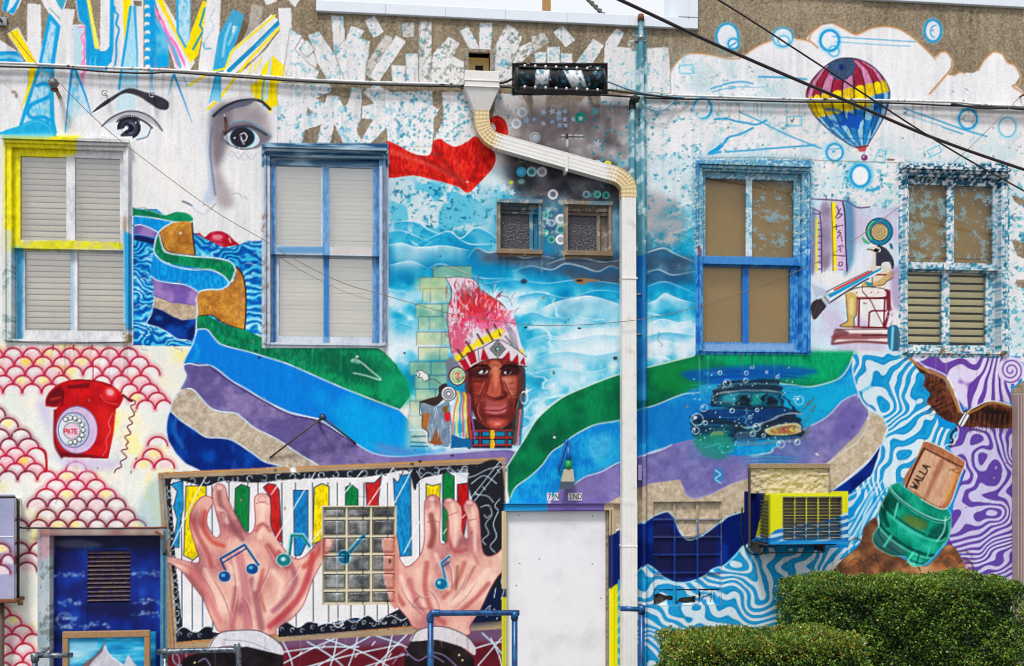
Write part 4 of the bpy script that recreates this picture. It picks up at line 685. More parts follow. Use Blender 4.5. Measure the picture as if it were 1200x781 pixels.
    for L, w_, a in (([(975,43),(1040,47),(1072,49)],1.2, .8),([(978,49),(1040,53),(1066,54)],1, .6),([(889,90),(920,91),(945,93)],2.2, .8),([(833,104),(846,100),(856,97),(870,96),(882,98)],2.2, .7),([(834,108),(850,104),(862,103)],1.4, .6),([(854,101),(874,102),(898,102),(898,98)],1.1, .6),([(837,140),(850,139),(862,142),(874,144),(886,146),(898,141)],2.2, .95),([(866,131),(888,141),(920,157),(962,174)],1.6, .85),([(882,150),(868,157),(856,160),(851,163)],2.4, .9),([(850,178),(880,176),(915,173),(955,170)],2, .85),([(1059,127),(1090,138),(1126,151),(1156,160)],1.8, .9),([(1058,133),(1085,142),(1104,148)],1.1, .6),([(1104,149),(1128,157)],1.6, .85),([(844,178),(830,180),(846,170),(852,162)],2.6, .9)):
        line(L,(40,150,216), w_, a, .2)
    poly([(828,181),(838,174),(846,167),(843,173),(850,170),(842,177)], B, .95)
    for q, w_ in (([(922,137),(939,136),(939,147),(922,148)],1.4),([(1024,189),(1030,175),(1038,178),(1036,192)],1.2),([(1086,177),(1100,170),(1103,178),(1090,184)],1.2),([(771,200),(777,191),(790,201),(783,208)],2),([(796,77),(812,76),(812,86),(796,86)],1)): line(q,(60,180,226), w_, .8, .3, s=False, closed=True)
    line([(778,191),(790,201),(784,208)],(30,150,210),2.4, .9, s=False); line([(926,140),(928,143),(930,139)],(40,40,44),1, s=False); line([(1059,131),(1061,133),(1063,129)],(60,60,64), .8, s=False); line([(972,175),(985,174)], B,1.2, .7); ell(977,178,2,1, B)
    line([(1016,222),(1022,223),(1030,219)],(30,140,206),3, .8, .6); line([(1020,224),(1026,230)],(160,210,234),2, .7)
    for x, y in ((1005,84),(877,78),(880,83),(1115,106),(1131,104)): line([(x, y),(x+3, y+2)],(110,110,114), .9, .8)
    # hairline where the plaster courses meet
    line([(750,181),(812,185),(900,184),(960,188),(1060,191)],(120,100,84), .9, .6, s=False)
    for x in (904,948,1042,1046): ell(x,187.5,3,1,(90,60,50), .8)

def paint_balloon():
    O = spl([(944.5,112),(950,96),(962,82),(975,72),(988,68),(1004,69),(1020,76),(1033,88),(1041,102),(1042.5,114),(1038,132),(1030,148),(1018,168),(1016,171),(1003,173),(985,163),(966,148),(952,132)], True,6)
    poly(O,(60,150,222)); m, sl = poly_mask(O)
    gx, gy = GX[sl], GY[sl]
    ang = np.arctan2(gx - 986, gy - 74 + 1e-3)                      # gores run from the crown at (986,78)
    rad = np.hypot(gx - 986,(gy - 78))
    # gores by horizontal fraction at each height
    yk = np.array([66,72,82,96,112,132,148,163,173]); lk = np.array([986,973,961,950,944,951,966,985,1002]); rk = np.array([988,1012,1028,1038,1043,1039,1031,1022,1016])
    L = np.interp(gy, yk, lk); R = np.interp(gy, yk, rk); f = np.clip((gx - L) / (R - L + 1e-3),0,1)
    g = np.arccos(np.clip(1 - 2*f,-1,1)) / math.pi * 11; gi = np.floor(g); gf = g - gi
    tilt = gy - (gx - 993)*-.22                                       # bands rise to the right
    bend = 3.2*np.abs(np.sin(gf*math.pi))
    col = np.zeros(gx.shape + (3,), np.float32)
    odd = (gi % 2)[..., None]
    red = C((160,44,70))*(1-odd) + C((206,140,176))*odd
    yel = C((240,214,30))*(1-odd) + C((222,190,40))*odd
    blu = C((34,104,180))*(1-odd) + C((140,190,226))*odd; blu2 = C((150,200,236))*(1-odd) + C((40,130,210))*odd
    col[:] = red
    y1 = 104 + .0*gx; ys = tilt + bend
    col = np.where((ys > 106)[..., None], yel, col); low = tilt - bend
    b1 = (low > 128 + 0*gx); col = np.where(b1[..., None], blu, col); col = np.where((low > 143)[..., None], blu2, col)
    col = np.where(((gx > 1020) & (tilt > 118))[..., None], blu, col)
    crown = rad < 15 + 2.5*N_SPK[sl]*np.abs(np.sin(ang*6))
    col = np.where(crown[..., None], C((50,76,120))*(1-.4*np.abs(np.sin(ang*14)))[..., None] + .12, col)
    ln = (np.minimum(gf,1-gf) < .07) & ~crown
    col = np.where(ln[..., None], col*.45, col)
    col = col * (1 + (N_STROKE[sl] - .5)*.35 - .3*np.abs(gf-.5)**2)[..., None]
    CAN[sl] = CAN[sl]*(1-m[..., None]) + np.clip(col,0,1)*m[..., None]
    line(list(O),(60,50,90),1.1, .8, s=False, closed=True); ell(986,79,3,3.4,(16,40,120), .9,1)
    poly([(994,131),(1010,138),(1006,152),(991,148)],(24,86,186)); line([(968,128),(985,131),(988,145),(974,142)],(20,70,170),4, .7,1)
    line([(985,163),(1000,162),(1019,163)],(40,110,180),1); poly([(1003,172),(1017,170),(1014,178),(1007,178)],(190,90,96)); line([(1003,173),(1017,171)],(110,40,50),1.4); ell(1013,185,4,3.6,(130,60,120)); ell(1012,184,1.4,1.2,(220,170,210))

def paint_egypt():
    t = lambda p: T(930,220, .125, p); u = lambda p: T(930,310, .1255, p)
    poly(t([(150,100),(300,110),(520,110),(620,190),(1000,190),(1000,800),(150,800)]) + [(1055,412),(946,412),(946,232)], ramp([(.35,(206,196,222)),(.5,(206,222,240)),(.65,(224,228,240))], lambda sl: N_W1[sl]), .9,3)
    P = (96,54,110); spoly(t([(250,190),(350,180),(350,700),(250,720)]),(150,130,160), .8,4, tex=(N_MED, .25)); spoly(t([(160,250),(210,260),(200,760),(150,770)]),(110,110,160), .8,3)
    line(t([(150,105),(300,110),(440,122),(500,128),(600,185),(710,180)]), P,1.6, .9); line(t([(305,70),(305,105)]), P,1.2); line(t([(512,90),(508,130)]), P,1.4); line(t([(150,180),(240,225),(245,245),(170,240)]), P,1.4)
    poly(t([(205,280),(228,280),(222,790),(205,790)]),(226,214,60)); line(t([(245,260),(258,400),(262,790)]), P,1.4)
    for k in range(8): line(t([(228,330 + k*62),(260,330 + k*62)]), P,1.1)
    spoly(t([(470,140),(560,170),(570,600),(520,780),(475,780)]),(60,120,170), .7,4); poly(t([(350,135),(460,135),(480,400),(490,780),(365,780)]),(214,190,220)); poly(t([(350,135),(395,135),(405,780),(365,780)]),(246,222,40)); line(t([(460,135),(480,260),(485,500),(500,780)]),(84,40,90),1.8); line(t([(352,135),(362,400),(368,780)]),(90,70,60), .9)
    for p in ([(400,170),(420,220),(395,280)],[(440,195),(420,240),(455,250),(410,290)],[(370,370),(460,350)],[(400,345),(400,395)],[(430,400),(415,420),(440,420),(410,470)],[(440,440),(455,500)],[(415,550),(460,540)],[(430,545),(440,600)],[(370,630),(480,640)],[(425,700),(455,700),(450,730),(425,730),(425,700)],[(430,770),(460,770)]): line(t(p),(60,40,70),1)
    # vase of the falcon god: sun disc
    ell(1030.5,271.5,16.2,16.4,(16,70,110)); ell(1030.5,271.5,14.6,15,(30,130,176)); line(ellp(1030,271,13,13.4,0,16,2.4,4.2),(120,200,80),1.8, s=False); ell(1031,272,10.6,10.8,(60,50,50)); ell(1031,272,9.6,9.8,(206,186,140)); line([(1031 + k*.26*math.cos(k*.55),272 + k*.27*math.sin(k*.55)) for k in range(34)],(110,90,70), .8, .8)
    spoly(t([(640,460),(680,490),(720,520),(690,530),(655,510)]),(90,180,130)); poly(t([(895,520),(925,530),(935,580),(910,570)]),(20,90,130))
    # falcon-headed figure
    spoly(t([(780,555),(850,560),(900,610),(940,690),(930,770),(850,790),(780,780)]),(60,60,76)); spoly(t([(690,580),(730,555),(800,560),(815,600),(770,620),(760,780),(730,780),(735,620)]),(226,220,206)); ell(1027,293,2.6,2,(24,24,30)); line(t([(690,578),(730,580),(770,600),(800,580)]),(30,30,34),1.4); spoly(t([(830,710),(900,700),(910,780),(830,790)]),(224,226,228))
    spoly(u([(720,20),(830,20),(920,40),(940,110),(880,130),(840,230),(740,230),(730,100)]),(226,214,196)); spoly(u([(860,90),(940,60),(930,130),(880,160),(830,190),(740,205),(745,170),(810,140)]),(206,176,124)); line(u([(730,95),(860,95)]),(150,60,50),2); line(u([(745,205),(830,190),(880,150),(935,120)]),(80,60,50), .9); line(u([(730,90),(735,220)]),(70,56,60),1); spoly(u([(640,200),(670,165),(730,175),(730,210),(660,220)]),(60,140,160)); ell(1013,335,3,3,(200,170,100))
    spoly(u([(490,250),(600,215),(730,210),(860,235),(860,300),(640,310),(560,280),(500,300)]),(232,226,222)); line(u([(490,255),(600,215),(730,212),(860,237),(860,300),(610,312)]),(80,60,60),1)
    for x in (590,655,725,790): ell(930 + x*.1255,310 + 265*.1255,1,1,(206,90,70))
    spoly(u([(485,290),(540,260),(590,300),(585,460),(560,490),(560,580),(430,580),(500,530),(510,470)]),(206,180,110)); spoly(u([(520,330),(560,330),(555,460),(525,460)]),(224,206,150)); line(u([(485,280),(500,470),(500,530),(430,575),(560,582)]),(90,60,40),1); line(u([(590,300),(585,460),(562,500),(565,580)]),(90,60,40),1)
    M = (120,26,44)
    for p, w_ in (([(600,315),(870,315)],2.6),([(610,320),(605,580)],2.4),([(860,240),(890,250),(895,420),(850,580)],3),([(870,240),(875,420)],2),([(850,320),(840,580)],2),([(700,580),(705,450),(730,432),(860,432)],2),([(560,585),(870,590)],2.4),([(640,250),(720,340),(840,580)],1.2)): line(u(p), M, w_, .95, s=False)
    line(u([(640,200),(640,250)]),(60,50,60),1)
    poly(u([(420,592),(880,600),(890,740),(350,740),(380,660)]),(236,226,226)); spoly(u([(400,600),(520,640),(420,690),(350,740),(370,660)]),(120,80,90), .9,1.5); spoly(u([(420,650),(880,650),(885,690),(400,700)]),(136,70,74), .85,1.5); line(u([(360,740),(600,720),(890,735)]),(120,60,70),3, .9, .6); line(u([(640,660),(870,660)]),(90,36,44),2, .8); line(u([(400,605),(880,603)]),(90,50,60),1.1)
    # great paint brush
    poly(u([(300,260),(345,345),(830,60),(830,20),(760,50)]),(226,232,238)); poly(u([(370,235),(380,250),(740,70),(730,55)]),(210,70,56)); poly(u([(320,285),(340,315),(820,50),(825,25)]),(30,150,214)); line(u([(345,350),(560,210),(700,130)]),(40,50,70),1.6); line(u([(300,260),(380,215),(700,60)]),(70,70,80), .9)
    poly(u([(225,325),(300,290),(345,350),(290,400)]),(190,200,206)); line(u([(250,320),(300,390)]),(60,70,80),1.2); line(u([(285,300),(335,365)]),(70,80,90),1); spoly(u([(165,370),(240,325),(300,390),(260,450),(200,515),(170,480)]),(64,54,62)); line(u([(180,480),(230,350)]),(110,100,106), .8, .7); line(u([(215,490),(260,380)]),(104,94,100), .8, .7)
    for k in range(9): line(u([(165 + k*22,180 + k*10),(210 + k*18,290)]),(110,100,130), .8, .5)
    # pot of lotus
    spoly(u([(880,600),(960,570),(990,640),(985,790),(895,790)]),(50,110,150)); line(u([(925,590),(915,790)]),(120,200,230),3); spoly(u([(940,640),(990,620),(985,790),(950,790)]),(84,96,120), .8,1)
    r = np.random.RandomState(31)
    for k in range(22):
        x, y = r.uniform(1040,1052), r.uniform(362,382); line([(x, y),(x + r.uniform(-4,4), y - r.uniform(2,6))],((226,206,226),(130,70,120),(240,230,240))[k % 3],1.3, .9, taper='end')
    spoly([(1044,318),(1056,316),(1056,360),(1046,356)],(150,120,180), .5,4)

def stripes(region, colA, colB, colC, field, f=0):
    res = poly_mask(region, False, f)
    if res is None: return
    lite = tuple((3*a+c)//4 for a, c in zip(colA, colC)); dk = tuple(int(a*.8) for a in colA)
    blend(res, ramp([(-1, lite),(-.7, colA),(-.25, colA),(-.08, dk),(.1, colC),(.36, colB),(1, colB)], field))
def swirl(per, ang, k1=2.4, k2=1.3, bend=None):
    """contour-line field: broad flow bent by two smooth noises, like hand-pulled marbling"""
    ca, sa = math.cos(ang), math.sin(ang)
    def g(sl):
        u = (GX[sl]*ca + GY[sl]*sa)/per*.62
        if bend is not None: u = u + bend(GX[sl], GY[sl])/per
        return np.sin(2*math.pi*(u + k1*N_K1[sl] + k2*N_K2[sl]))
    return g

def paint_marble():
    A = (20,142,216); B = (214,228,240); Cc = (120,196,234)
    poly([(1050,410),(1196,418),(1200,500),(1184,560),(1130,690),(1000,720),(1000,600),(1090,560),(1100,500)],(16,140,222)); poly([(1126,490),(1200,480),(1200,690),(1100,690),(1118,590),(1130,552),(1114,522)],(96,56,156))
    blueR = [(999,416),(1050,410),(1066,418),(1082,432),(1096,470),(1100,500),(1124,506),(1100,545),(1060,570),(1050,610),(1040,640),(1000,650),(970,662),(940,720),(905,800),(716,800),(716,684),(746,671),(756,662),(767,667),(779,677),(792,683),(807,683),(824,677),(836,668),(848,663),(873,638),(900,625),(992,582),(1022,556),(1032,524),(1040,505),(1034,489),(1010,470),(1000,440)]
    stripes(blueR, A, B, Cc, swirl(8,1.15,4.6,2.4, lambda x, y: .42*np.hypot(x - 905, y - 700) + 3*np.sin(x*.05)))
    line([(746,671),(756,662),(767,667),(779,677),(792,683),(807,683),(824,677),(836,668),(848,663),(860,653),(873,638),(900,625)],(170,220,244),1.6, .95)
    poly([(716,684),(742,672),(742,790),(716,790)],(70,160,220), .35,3)
    # streaks running from under the conditioner
    r = np.random.RandomState(3)
    for k in range(24):
        x = 992 + r.uniform(0,40); y = 590 + r.uniform(0,50); line([(x + 22, y - 34),(x + 8, y - 12),(x - 4, y + 10),(x - 30 + k, y + 26)],(214,230,242) if k % 2 else (0,140,226), r.uniform(2,4), .85, .4, taper='both')
    # purple
    A = (112,74,168); B = (222,212,236); Cc = (150,120,196)
    up = [(1060,416),(1182,418),(1196,420),(1200,440),(1190,452),(1184,452),(1184,480),(1170,476),(1140,488),(1126,486),(1118,462),(1108,446),(1090,440),(1072,428)]
    def bendC(x, y): return -.8*np.hypot(x - 1150,(y - 400)*1.0) + .35*np.hypot(x - 1185, y - 436)
    poly(up, B); fu = swirl(7.5,2.1,1.9,1.0, bendC); stripes(up, A, B, Cc, lambda sl: fu(sl) + .42)
    poly([(1126,486),(1120,470),(1130,478),(1150,480),(1172,470),(1184,474),(1184,484),(1150,484)],(40,120,206), .8,3)
    ell(1184,434,15,16, B); line([(1184 + (2 + k*.34)*math.cos(k*.42),434 + (2 + k*.36)*math.sin(k*.42)) for k in range(36)],(120,80,170),1.7)
    poly(jag([(1186,456),(1220,430),(1220,470),(1184,470)],1,4), stucco)
    low = [(1126,502),(1184,496),(1360,490),(1360,690),(1130,690),(1126,660),(1112,630),(1118,590),(1132,552),(1112,525)]
    def bendD(x, y): return .6*np.hypot(x - 1160, y - 600) + 6*np.sin(x*.09)*np.sin(y*.08)
    fd = swirl(7.2, .5,4.4,3.0, lambda x, y: .5*np.hypot(x - 1160, y - 600)); stripes(low,(104,76,164),(204,198,230),(150,122,196), lambda sl: .24 + fd(sl))
    poly([(1184,440),(1360,440),(1360,880),(1184,880)],(206,198,234), .0)

def paint_bird_bottle():
    t = lambda p: T(980,430, .18333, p); u = lambda p: T(980,550, .18333, p)
    WB = ramp([(.3,(44,26,22)),(.5,(84,48,36)),(.7,(128,78,54))], lambda sl: N_STROKE[sl]*.5 + N_MED[sl]*.5)
    wing = [(1067,421),(1076,430),(1090,438),(1106,446),(1114,462),(1122,480),(1128,490),(1118,496),(1104,490),(1092,478),(1086,470),(1090,462),(1082,452),(1084,442),(1076,434)]
    poly(spl(wing, True,4), WB); poly([(1110,474),(1122,482),(1130,486),(1142,480),(1140,500),(1124,500),(1112,492)], WB); poly(spl([(1127,484),(1140,478),(1160,470),(1184,476),(1186,500),(1168,502),(1150,500),(1134,500)], True,5), WB); poly(spl([(1150,480),(1180,482),(1182,496),(1160,496)], True),(30,20,22), .7,3)
    r = np.random.RandomState(6)
    for k in range(34):
        x, y = r.uniform(1084,1112), r.uniform(446,486); line([(x + 8, y - 4),(x, y),(x - 7, y + r.uniform(-1,5))],((140,80,60),(36,20,20),(104,54,44))[k % 3],1.3, .8, taper='end')
    for k in range(26): x = 1134 + k*2; line([(x,486),(x-1,496),(x - 4 + k % 4,504 + (k*7) % 5)],((60,34,28),(110,66,48),(36,22,22))[k % 3],1.8, .85, .3, taper='end')
    line([(1066,420),(1078,430),(1094,437),(1108,445),(1116,462),(1124,482)],(176,126,66),3.4); line([(1070,418),(1082,428),(1096,434),(1110,442),(1119,460),(1128,484),(1140,478),(1160,470),(1184,475)],(226,240,248),1.4); line([(1130,486),(1144,480),(1162,472),(1184,477)],(160,116,60),2.4)
    # claw / clasp
    poly(t([(820,290),(850,310),(830,360),(800,385),(775,370),(800,320)]),(226,228,232))
    for p in ([(830,300),(790,375)],[(815,295),(780,350)],[(850,315),(815,375)]): line(t(p),(50,50,60),1.1)
    line(t([(775,370),(760,400),(740,420),(730,450),(745,470),(720,500),(735,500)]),(40,40,50),2.4); line(t([(770,380),(780,410),(750,440),(755,490),(700,500),(690,540),(730,570)]),(226,228,236),1.3); line(t([(690,530),(730,570)]),(40,40,46),1.6)
    # rocks
    rk = u([(-50,700),(0,620),(60,560),(150,480),(180,370),(250,310),(270,370),(320,480),(420,570),(560,620),(640,560),(700,490),(760,500),(820,610),(860,720),(500,800),(-40,780)])
    poly(spl(rk, True,4), ramp([(.3,(84,56,42)),(.5,(140,96,68)),(.62,(182,132,92)),(.75,(204,166,128))], lambda sl: N_MED[sl]*.6 + N_W1[sl]*.4))
    for k in range(18):
        x, y = r.uniform(975,1125), r.uniform(636,680)
        if 1045 < x < 1095 and y < 655: continue
        line([(x, y),(x + 8, y - 6),(x + 16, y - 2),(x + 20, y + 6)],((70,44,34),(200,110,50),(96,70,60))[k % 3], r.uniform(1.2,3), .7, .6, taper='both')
    line(rk[1:12],(110,90,84),1, .7)
    # stoppered jar
    jar = u([(340,110),(400,85),(440,120),(560,190),(660,235),(715,260),(735,330),(715,450),(660,510),(620,560),(560,610),(490,620),(440,560),(350,550),(250,490),(235,420),(275,350),(270,270),(320,160)])
    poly(spl(jar, True,5), ramp([(.3,(2,84,76)),(.5,(6,124,112)),(.65,(20,156,140)),(.8,(60,186,172))], lambda sl: N_SOFT[sl]*.8 + N_STROKE[sl]*.2)); spoly(u([(440,290),(590,340),(560,390),(430,340)]),(90,120,60), .75,3); spoly(u([(250,380),(330,420),(440,520),(380,545),(270,490)]),(70,104,110), .8,3); spoly(u([(280,250),(320,170),(300,320),(285,380)]),(2,70,60), .7,2)
    jm = poly_mask(spl(jar, True,5))
    R_ = .56                                                          # the jar leans: its rings are tilted ellipses
    for cx, cy, rx, ry, c, w_, a_ in ((1077,588,40,11,(30,60,56),3, .8),(1077,586,41,12,(150,226,214),1.6, .95),(1076,591,38,10,(90,200,186),1.2, .8),(1071,606,42,12,(2,60,56),2.4, .75),(1070,609,43,13,(110,214,198),1.4, .8),(1064,626,42,13,(2,64,60),3, .8),(1063,630,41,13,(130,222,208),1.3, .85),(1060,640,36,11,(4,70,66),2, .7)):
        q = line_mask(ellp(cx, cy, rx, ry, R_,30,-.1,3.24), w_, False, .4)
        if q is not None:
            z_ = np.zeros((PH, PW), np.float32); z_[jm[1]] = jm[0]; blend((q[0]*z_[q[1]], q[1]), c, a_)
    for p_, c, w_ in (([(1040,586),(1036,602),(1040,616)],(2,60,54),5),([(1052,590),(1048,606)],(120,220,204),2.4),([(1108,606),(1106,622),(1098,634)],(196,240,232),1.8),([(1112,612),(1112,626),(1104,640)],(60,190,170),3),([(1092,610),(1086,626)],(20,150,134),4),([(1044,628),(1036,640)],(90,214,196),3),([(1070,648),(1064,658),(1072,662)],(110,230,212),2.6),([(1078,646),(1074,660)],(2,56,56),1.6),([(1090,640),(1086,654)],(80,200,184),2)): line(p_, c, w_, .8, .6)
    ell(1072,613,12,5,(110,130,60), .55,2.5, R_)
    line(jar + [jar[0]],(196,226,226),1, .6)
    # wooden stopper board with lettering
    bd = t([(555,480),(580,475),(690,525),(800,590),(822,620),(800,680),(770,770),(740,850),(700,905),(650,900),(560,850),(470,790),(430,740),(450,680),(500,610),(545,510)])
    poly(spl(bd, True,3), mix((150,92,62),(196,146,112), lambda sl: N_STROKE[sl])); poly(t([(570,530),(780,645),(740,780),(680,890),(640,890),(450,765)]), mix((190,140,112),(226,196,168), lambda sl: N_STROKE[sl])); spoly(t([(660,600),(690,620),(620,760),(590,830),(570,820)]),(156,96,76), .7,2); spoly(t([(760,660),(780,680),(740,790),(700,880),(690,840)]),(220,160,90), .7,2)
    line(t([(560,520),(700,590),(800,640)]),(84,46,34),1.6); line(t([(560,520),(500,640),(445,770)]),(60,34,28),2); line(t([(545,500),(555,478),(600,482),(700,530),(800,590),(824,622),(790,700),(740,850),(700,906),(640,898),(540,845)]),(236,226,216),1.2, .9); line(t([(760,625),(770,650),(740,660),(780,680)]),(110,70,50),1, .8); line(t([(720,660),(780,650)]),(110,70,50), .9, .8)
    # letters run up the board: W A L L A
    K = (44,30,28)
    ex, ey = .507*.18333,-.862*.18333; ox, oy = 980 + 512*.18333,430 + 786*.18333
    G = lambda q: [(ox + u*ex + v*ey, oy + u*ey - v*ex) for u, v in q]       # u along the text, v up the letter
    for st in ([(0,44),(8,0),(15,28),(22,0),(30,44)],[(40,0),(53,46),(66,0)],[(45,16),(61,16)],[(78,46),(78,0),(98,0)],[(112,46),(112,0),(132,0)],[(142,0),(156,46),(170,0)],[(147,16),(165,16)]): line(G(st), K,1.5, s=False)

def paint_piano():
    t = lambda p: T(180,530, .18333, p); u = lambda p: T(380,530, .18333, p); v = lambda p: T(180,640, .18333, p); w = lambda p: T(380,640, .18333, p)
    # patterned carpet under the painted frame
    poly([(195,762),(330,752),(596,735),(596,800),(596,880),(190,880)], mix((84,22,34),(126,40,54), lambda sl: N_MED[sl])); poly([(195,740),(596,728),(596,752),(195,765)],(120,110,150), .7,5)
    for a, b in (((325,781),(400,745)),((325,765),(420,758)),((340,800),(440,742)),((360,752),(420,800)),((380,748),(470,790)),((395,745),(380,800)),((420,742),(400,800)),((440,745),(500,775)),((330,790),(470,755)),((350,810),(480,765)),((565,742),(600,790)),((595,738),(560,780)),((575,748),(590,800)),((556,760),(600,752)),((330,750),(345,800)),((430,790),(480,740)),((460,742),(440,800))): line([a,((a[0]+b[0])/2 + 3,(a[1]+b[1])/2 - 3), b],(206,226,240),1.7, .9)
    for x, y in ((350,768),(377,760),(436,756),(455,770),(416,770)): line([(x, y),(x+3, y-4)],(226,220,226),1.6, .9)
    for a in ((198,775),(206,770)): ring(a[0]+4, a[1],8,10,(150,180,206),1.4, .8)
    # frame boards and black scrolled case
    fr = [(186,554),(592,536),(595,737),(330,752),(196,764)]
    poly(fr, mix((150,130,110),(186,164,134), lambda sl: N_HSTR[sl])); line([(187,555),(592,538)],(206,150,90),1.6, .9, s=False); line([(187,562),(592,545)],(110,96,90),1.5, .8, s=False); line([(186,556),(200,762)],(176,120,64),3, .8, s=False); line([(190,556),(204,760)],(96,84,80),1.2, .8, s=False); line([(205,754),(340,744),(594,727)],(190,130,70),2, .8, s=False)
    case = [(193,561),(588,543),(590,728),(340,742),(208,752)]
    poly(case,(34,36,46)); spoly([(520,700),(590,690),(590,727),(500,733)],(14,30,70), .8,6); spoly([(400,724),(440,720),(420,738),(330,742)],(20,50,120), .7,4)
    white = [(200,566),(210,563),(240,570),(262,564),(300,566),(340,562),(390,560),(420,560),(450,556),(478,552),(486,575),(498,560),(560,560),(556,640),(560,700),(486,720),(478,708),(466,715),(452,722),(434,732),(420,724),(400,728),(388,730),(370,736),(345,740),(330,744),(255,742),(240,738),(222,748),(214,736),(210,700),(206,660),(203,610)]
    poly(spl(white, True,4), mix((222,222,226),(238,236,236), lambda sl: N_MED[sl]))
    for k, x in enumerate((212,224,236,248,268,290,302,330,346,366,384,395,410,426,441,454,491)): line([(x,566),(x+.5,650),(x+1,738)],(30,70,110) if x < 250 else (60,66,76),1.3, .85)
    for k in range(46):                                               # scrolls along the case edge
        x = 200 + k*8.4; y = 565 - (x-200)*.045; ring(x, y,3.2,3.4,(190,206,222) if k % 2 else (40,46,60),1.1, .9,0, k*1.3, k*1.3 + 4.4)
    for k in range(24):
        y = 572 + k*7; x = 197 + (y-560)*.062; ring(x, y,2.8,3,(196,208,220),1, .9,0, k*1.7, k*1.7 + 4)
    for xa, xb, ya_, yb_ in ((206,250,750,746),(326,492,744,730)):
        n = int((xb-xa)/2); W = [(xa + 2*k, ya_ + (yb_-ya_)*k/n - 7 - 6*abs(math.sin(k*.21 + .4))**1.5*(1 if k % 40 < 24 else .4) - 2*math.sin(k*.5)) for k in range(n)]
        poly(W + [(xb, yb_+3),(xa, ya_+3)],(22,26,40)); line(W,(214,222,232),1.1)
        for k in range(2, n-2,6): ring(W[k][0], W[k][1]+6,2.2,2,(196,206,220), .9, .8,0, k, k+4.5)
    r = np.random.RandomState(52)
    for k in range(60): x = r.uniform(330,590); ell(x,745 - (x-205)*.05 + r.uniform(-12,-1), .8, .8,(226,232,240), .8*(x < 490 or x > 556))
    for c in ((396,730,5),(400,731,2)): ring(c[0], c[1], c[2], c[2],(226,230,236),1.1)
    # coloured keys
    def key(p, c): poly(p, mix(tuple(int(x*.82) for x in c), c, lambda sl: sst(.3, .6, N_STROKE[sl]))); line(p,(24,50,80),1.2, .9, s=False, closed=True)
    key(t([(110,205),(185,180),(188,350),(165,480),(160,610),(120,600),(150,430),(125,350),(150,250)]),(40,150,220)); key(t([(205,215),(335,215),(335,300),(240,400),(230,460),(285,660),(250,690),(190,660)]),(246,224,20)); key(t([(522,230),(560,205),(612,225),(605,500),(585,510),(516,380)]),(20,130,70)); key(t([(700,225),(730,200),(780,208),(800,240),(820,580),(790,560),(748,470),(745,290)]),(200,44,44)); key(t([(893,243),(985,243),(985,560),(940,660),(900,660)]),(30,130,206)); key(t([(1025,225),(1075,200),(1120,220),(1120,345),(1080,350),(1075,560),(1015,590)]),(246,222,20))
    key(u([(135,225),(170,205),(215,240),(215,400),(135,400)]),(16,130,76)); key(u([(262,195),(320,195),(365,150),(345,300),(345,400),(275,400)]),(196,46,48)); key(u([(440,165),(470,195),(490,150),(550,140),(556,660),(485,665),(460,500)]),(30,140,214)); key(u([(650,200),(690,215),(740,200),(735,380),(650,380)]),(246,222,24)); key(u([(755,150),(780,125),(830,155),(830,380),(780,580),(755,560)]),(16,130,70)); key(u([(850,205),(918,195),(925,330),(890,540),(850,400)]),(190,30,34))
    # black area right with pale scrolls
    spoly(u([(930,130),(1130,80),(1140,620),(1060,665),(1000,600),(985,380),(940,290)]),(36,38,46),1, .6)
    for p in ([(850,110),(900,160),(960,150),(1040,110),(1120,90)],[(940,200),(1020,150),(1100,200)],[(1000,350),(1050,340),(1070,400),(1030,460),(1050,520),(1010,560),(1030,590)],[(1110,380),(1080,460),(1100,540),(1060,600),(1090,640)],[(960,270),(1040,280),(1080,320)],[(1120,300),(1090,340),(1110,370)],[(590,120),(620,180),(590,210),(630,240)],[(620,160),(660,130),(720,150),(740,110),(800,105),(860,140),(880,100)],[(1020,400),(1040,420),(1060,400)]): line(u(p),(186,200,214),1.3, .85)
    ring(543,554,4.5,4.5,(206,216,226),1); ring(543,554,2,2,(206,216,226), .8)
    for p in ([(1120,60),(930,300)],[(1135,90),(960,310)],[(1105,110),(1120,130)],[(1010,220),(1030,240)],[(960,255),(985,275)]): line(u(p),(206,224,240),1.1, .85, s=False)
    for p in ([(1140,180),(1130,230),(1145,280),(1130,340)],[(1095,270),(1085,330)],[(1000,440),(1060,380),(1040,440)]): line(w(p),(206,216,230),1.1, .85)
    # hands
    SK = ramp([(.28,(168,106,112)),(.42,(200,144,140)),(.55,(222,174,162)),(.75,(238,204,190))], lambda sl: N_S2[sl]*.45 + N_STROKE[sl]*.12 + N_SOFT[sl]*.43)
    H1 = [(187,650),(198,652),(215,657),(233,659),(229,640),(223,620),(222,607),(226,595),(232,586),(240,581),(248,584),(249,590),(243,602),(243,616),(252,630),(258,624),(254,605),(249,585),(249,575),(253,568),(258,567),(264,572),(267,585),(278,608),(288,624),(295,624),(299,612),(298,588),(300,581),(307,578.5),(315,582),(317,596),(317,616),(325,633),(336,647),(346,655),(357,652),(372,636),(383,631),(390,634),(388,644),(378,658),(366,680),(355,709),(340,726),(324,736),(319,744),(262,742),(250,730),(238,703),(224,684),(211,668),(200,661),(188,656)]
    H2 = [(447,634),(455,631),(463,634),(465,644),(469,656),(475,664),(483,661),(492,651),(497,633),(497,603),(498,587),(505,580),(512,582),(516,592),(515,633),(521,637),(524,633),(525,603),(519,591),(525,584),(536,589),(541,598),(541,622),(548,632),(548,609),(543,594),(548,587),(555,588),(560,596),(562,610),(565,644),(572,652),(583,648),(592,640),(592,664),(583,676),(574,691),(563,714),(551,733),(546,745),(490,738),(478,725),(466,711),(456,698),(450,678),(450,656)]
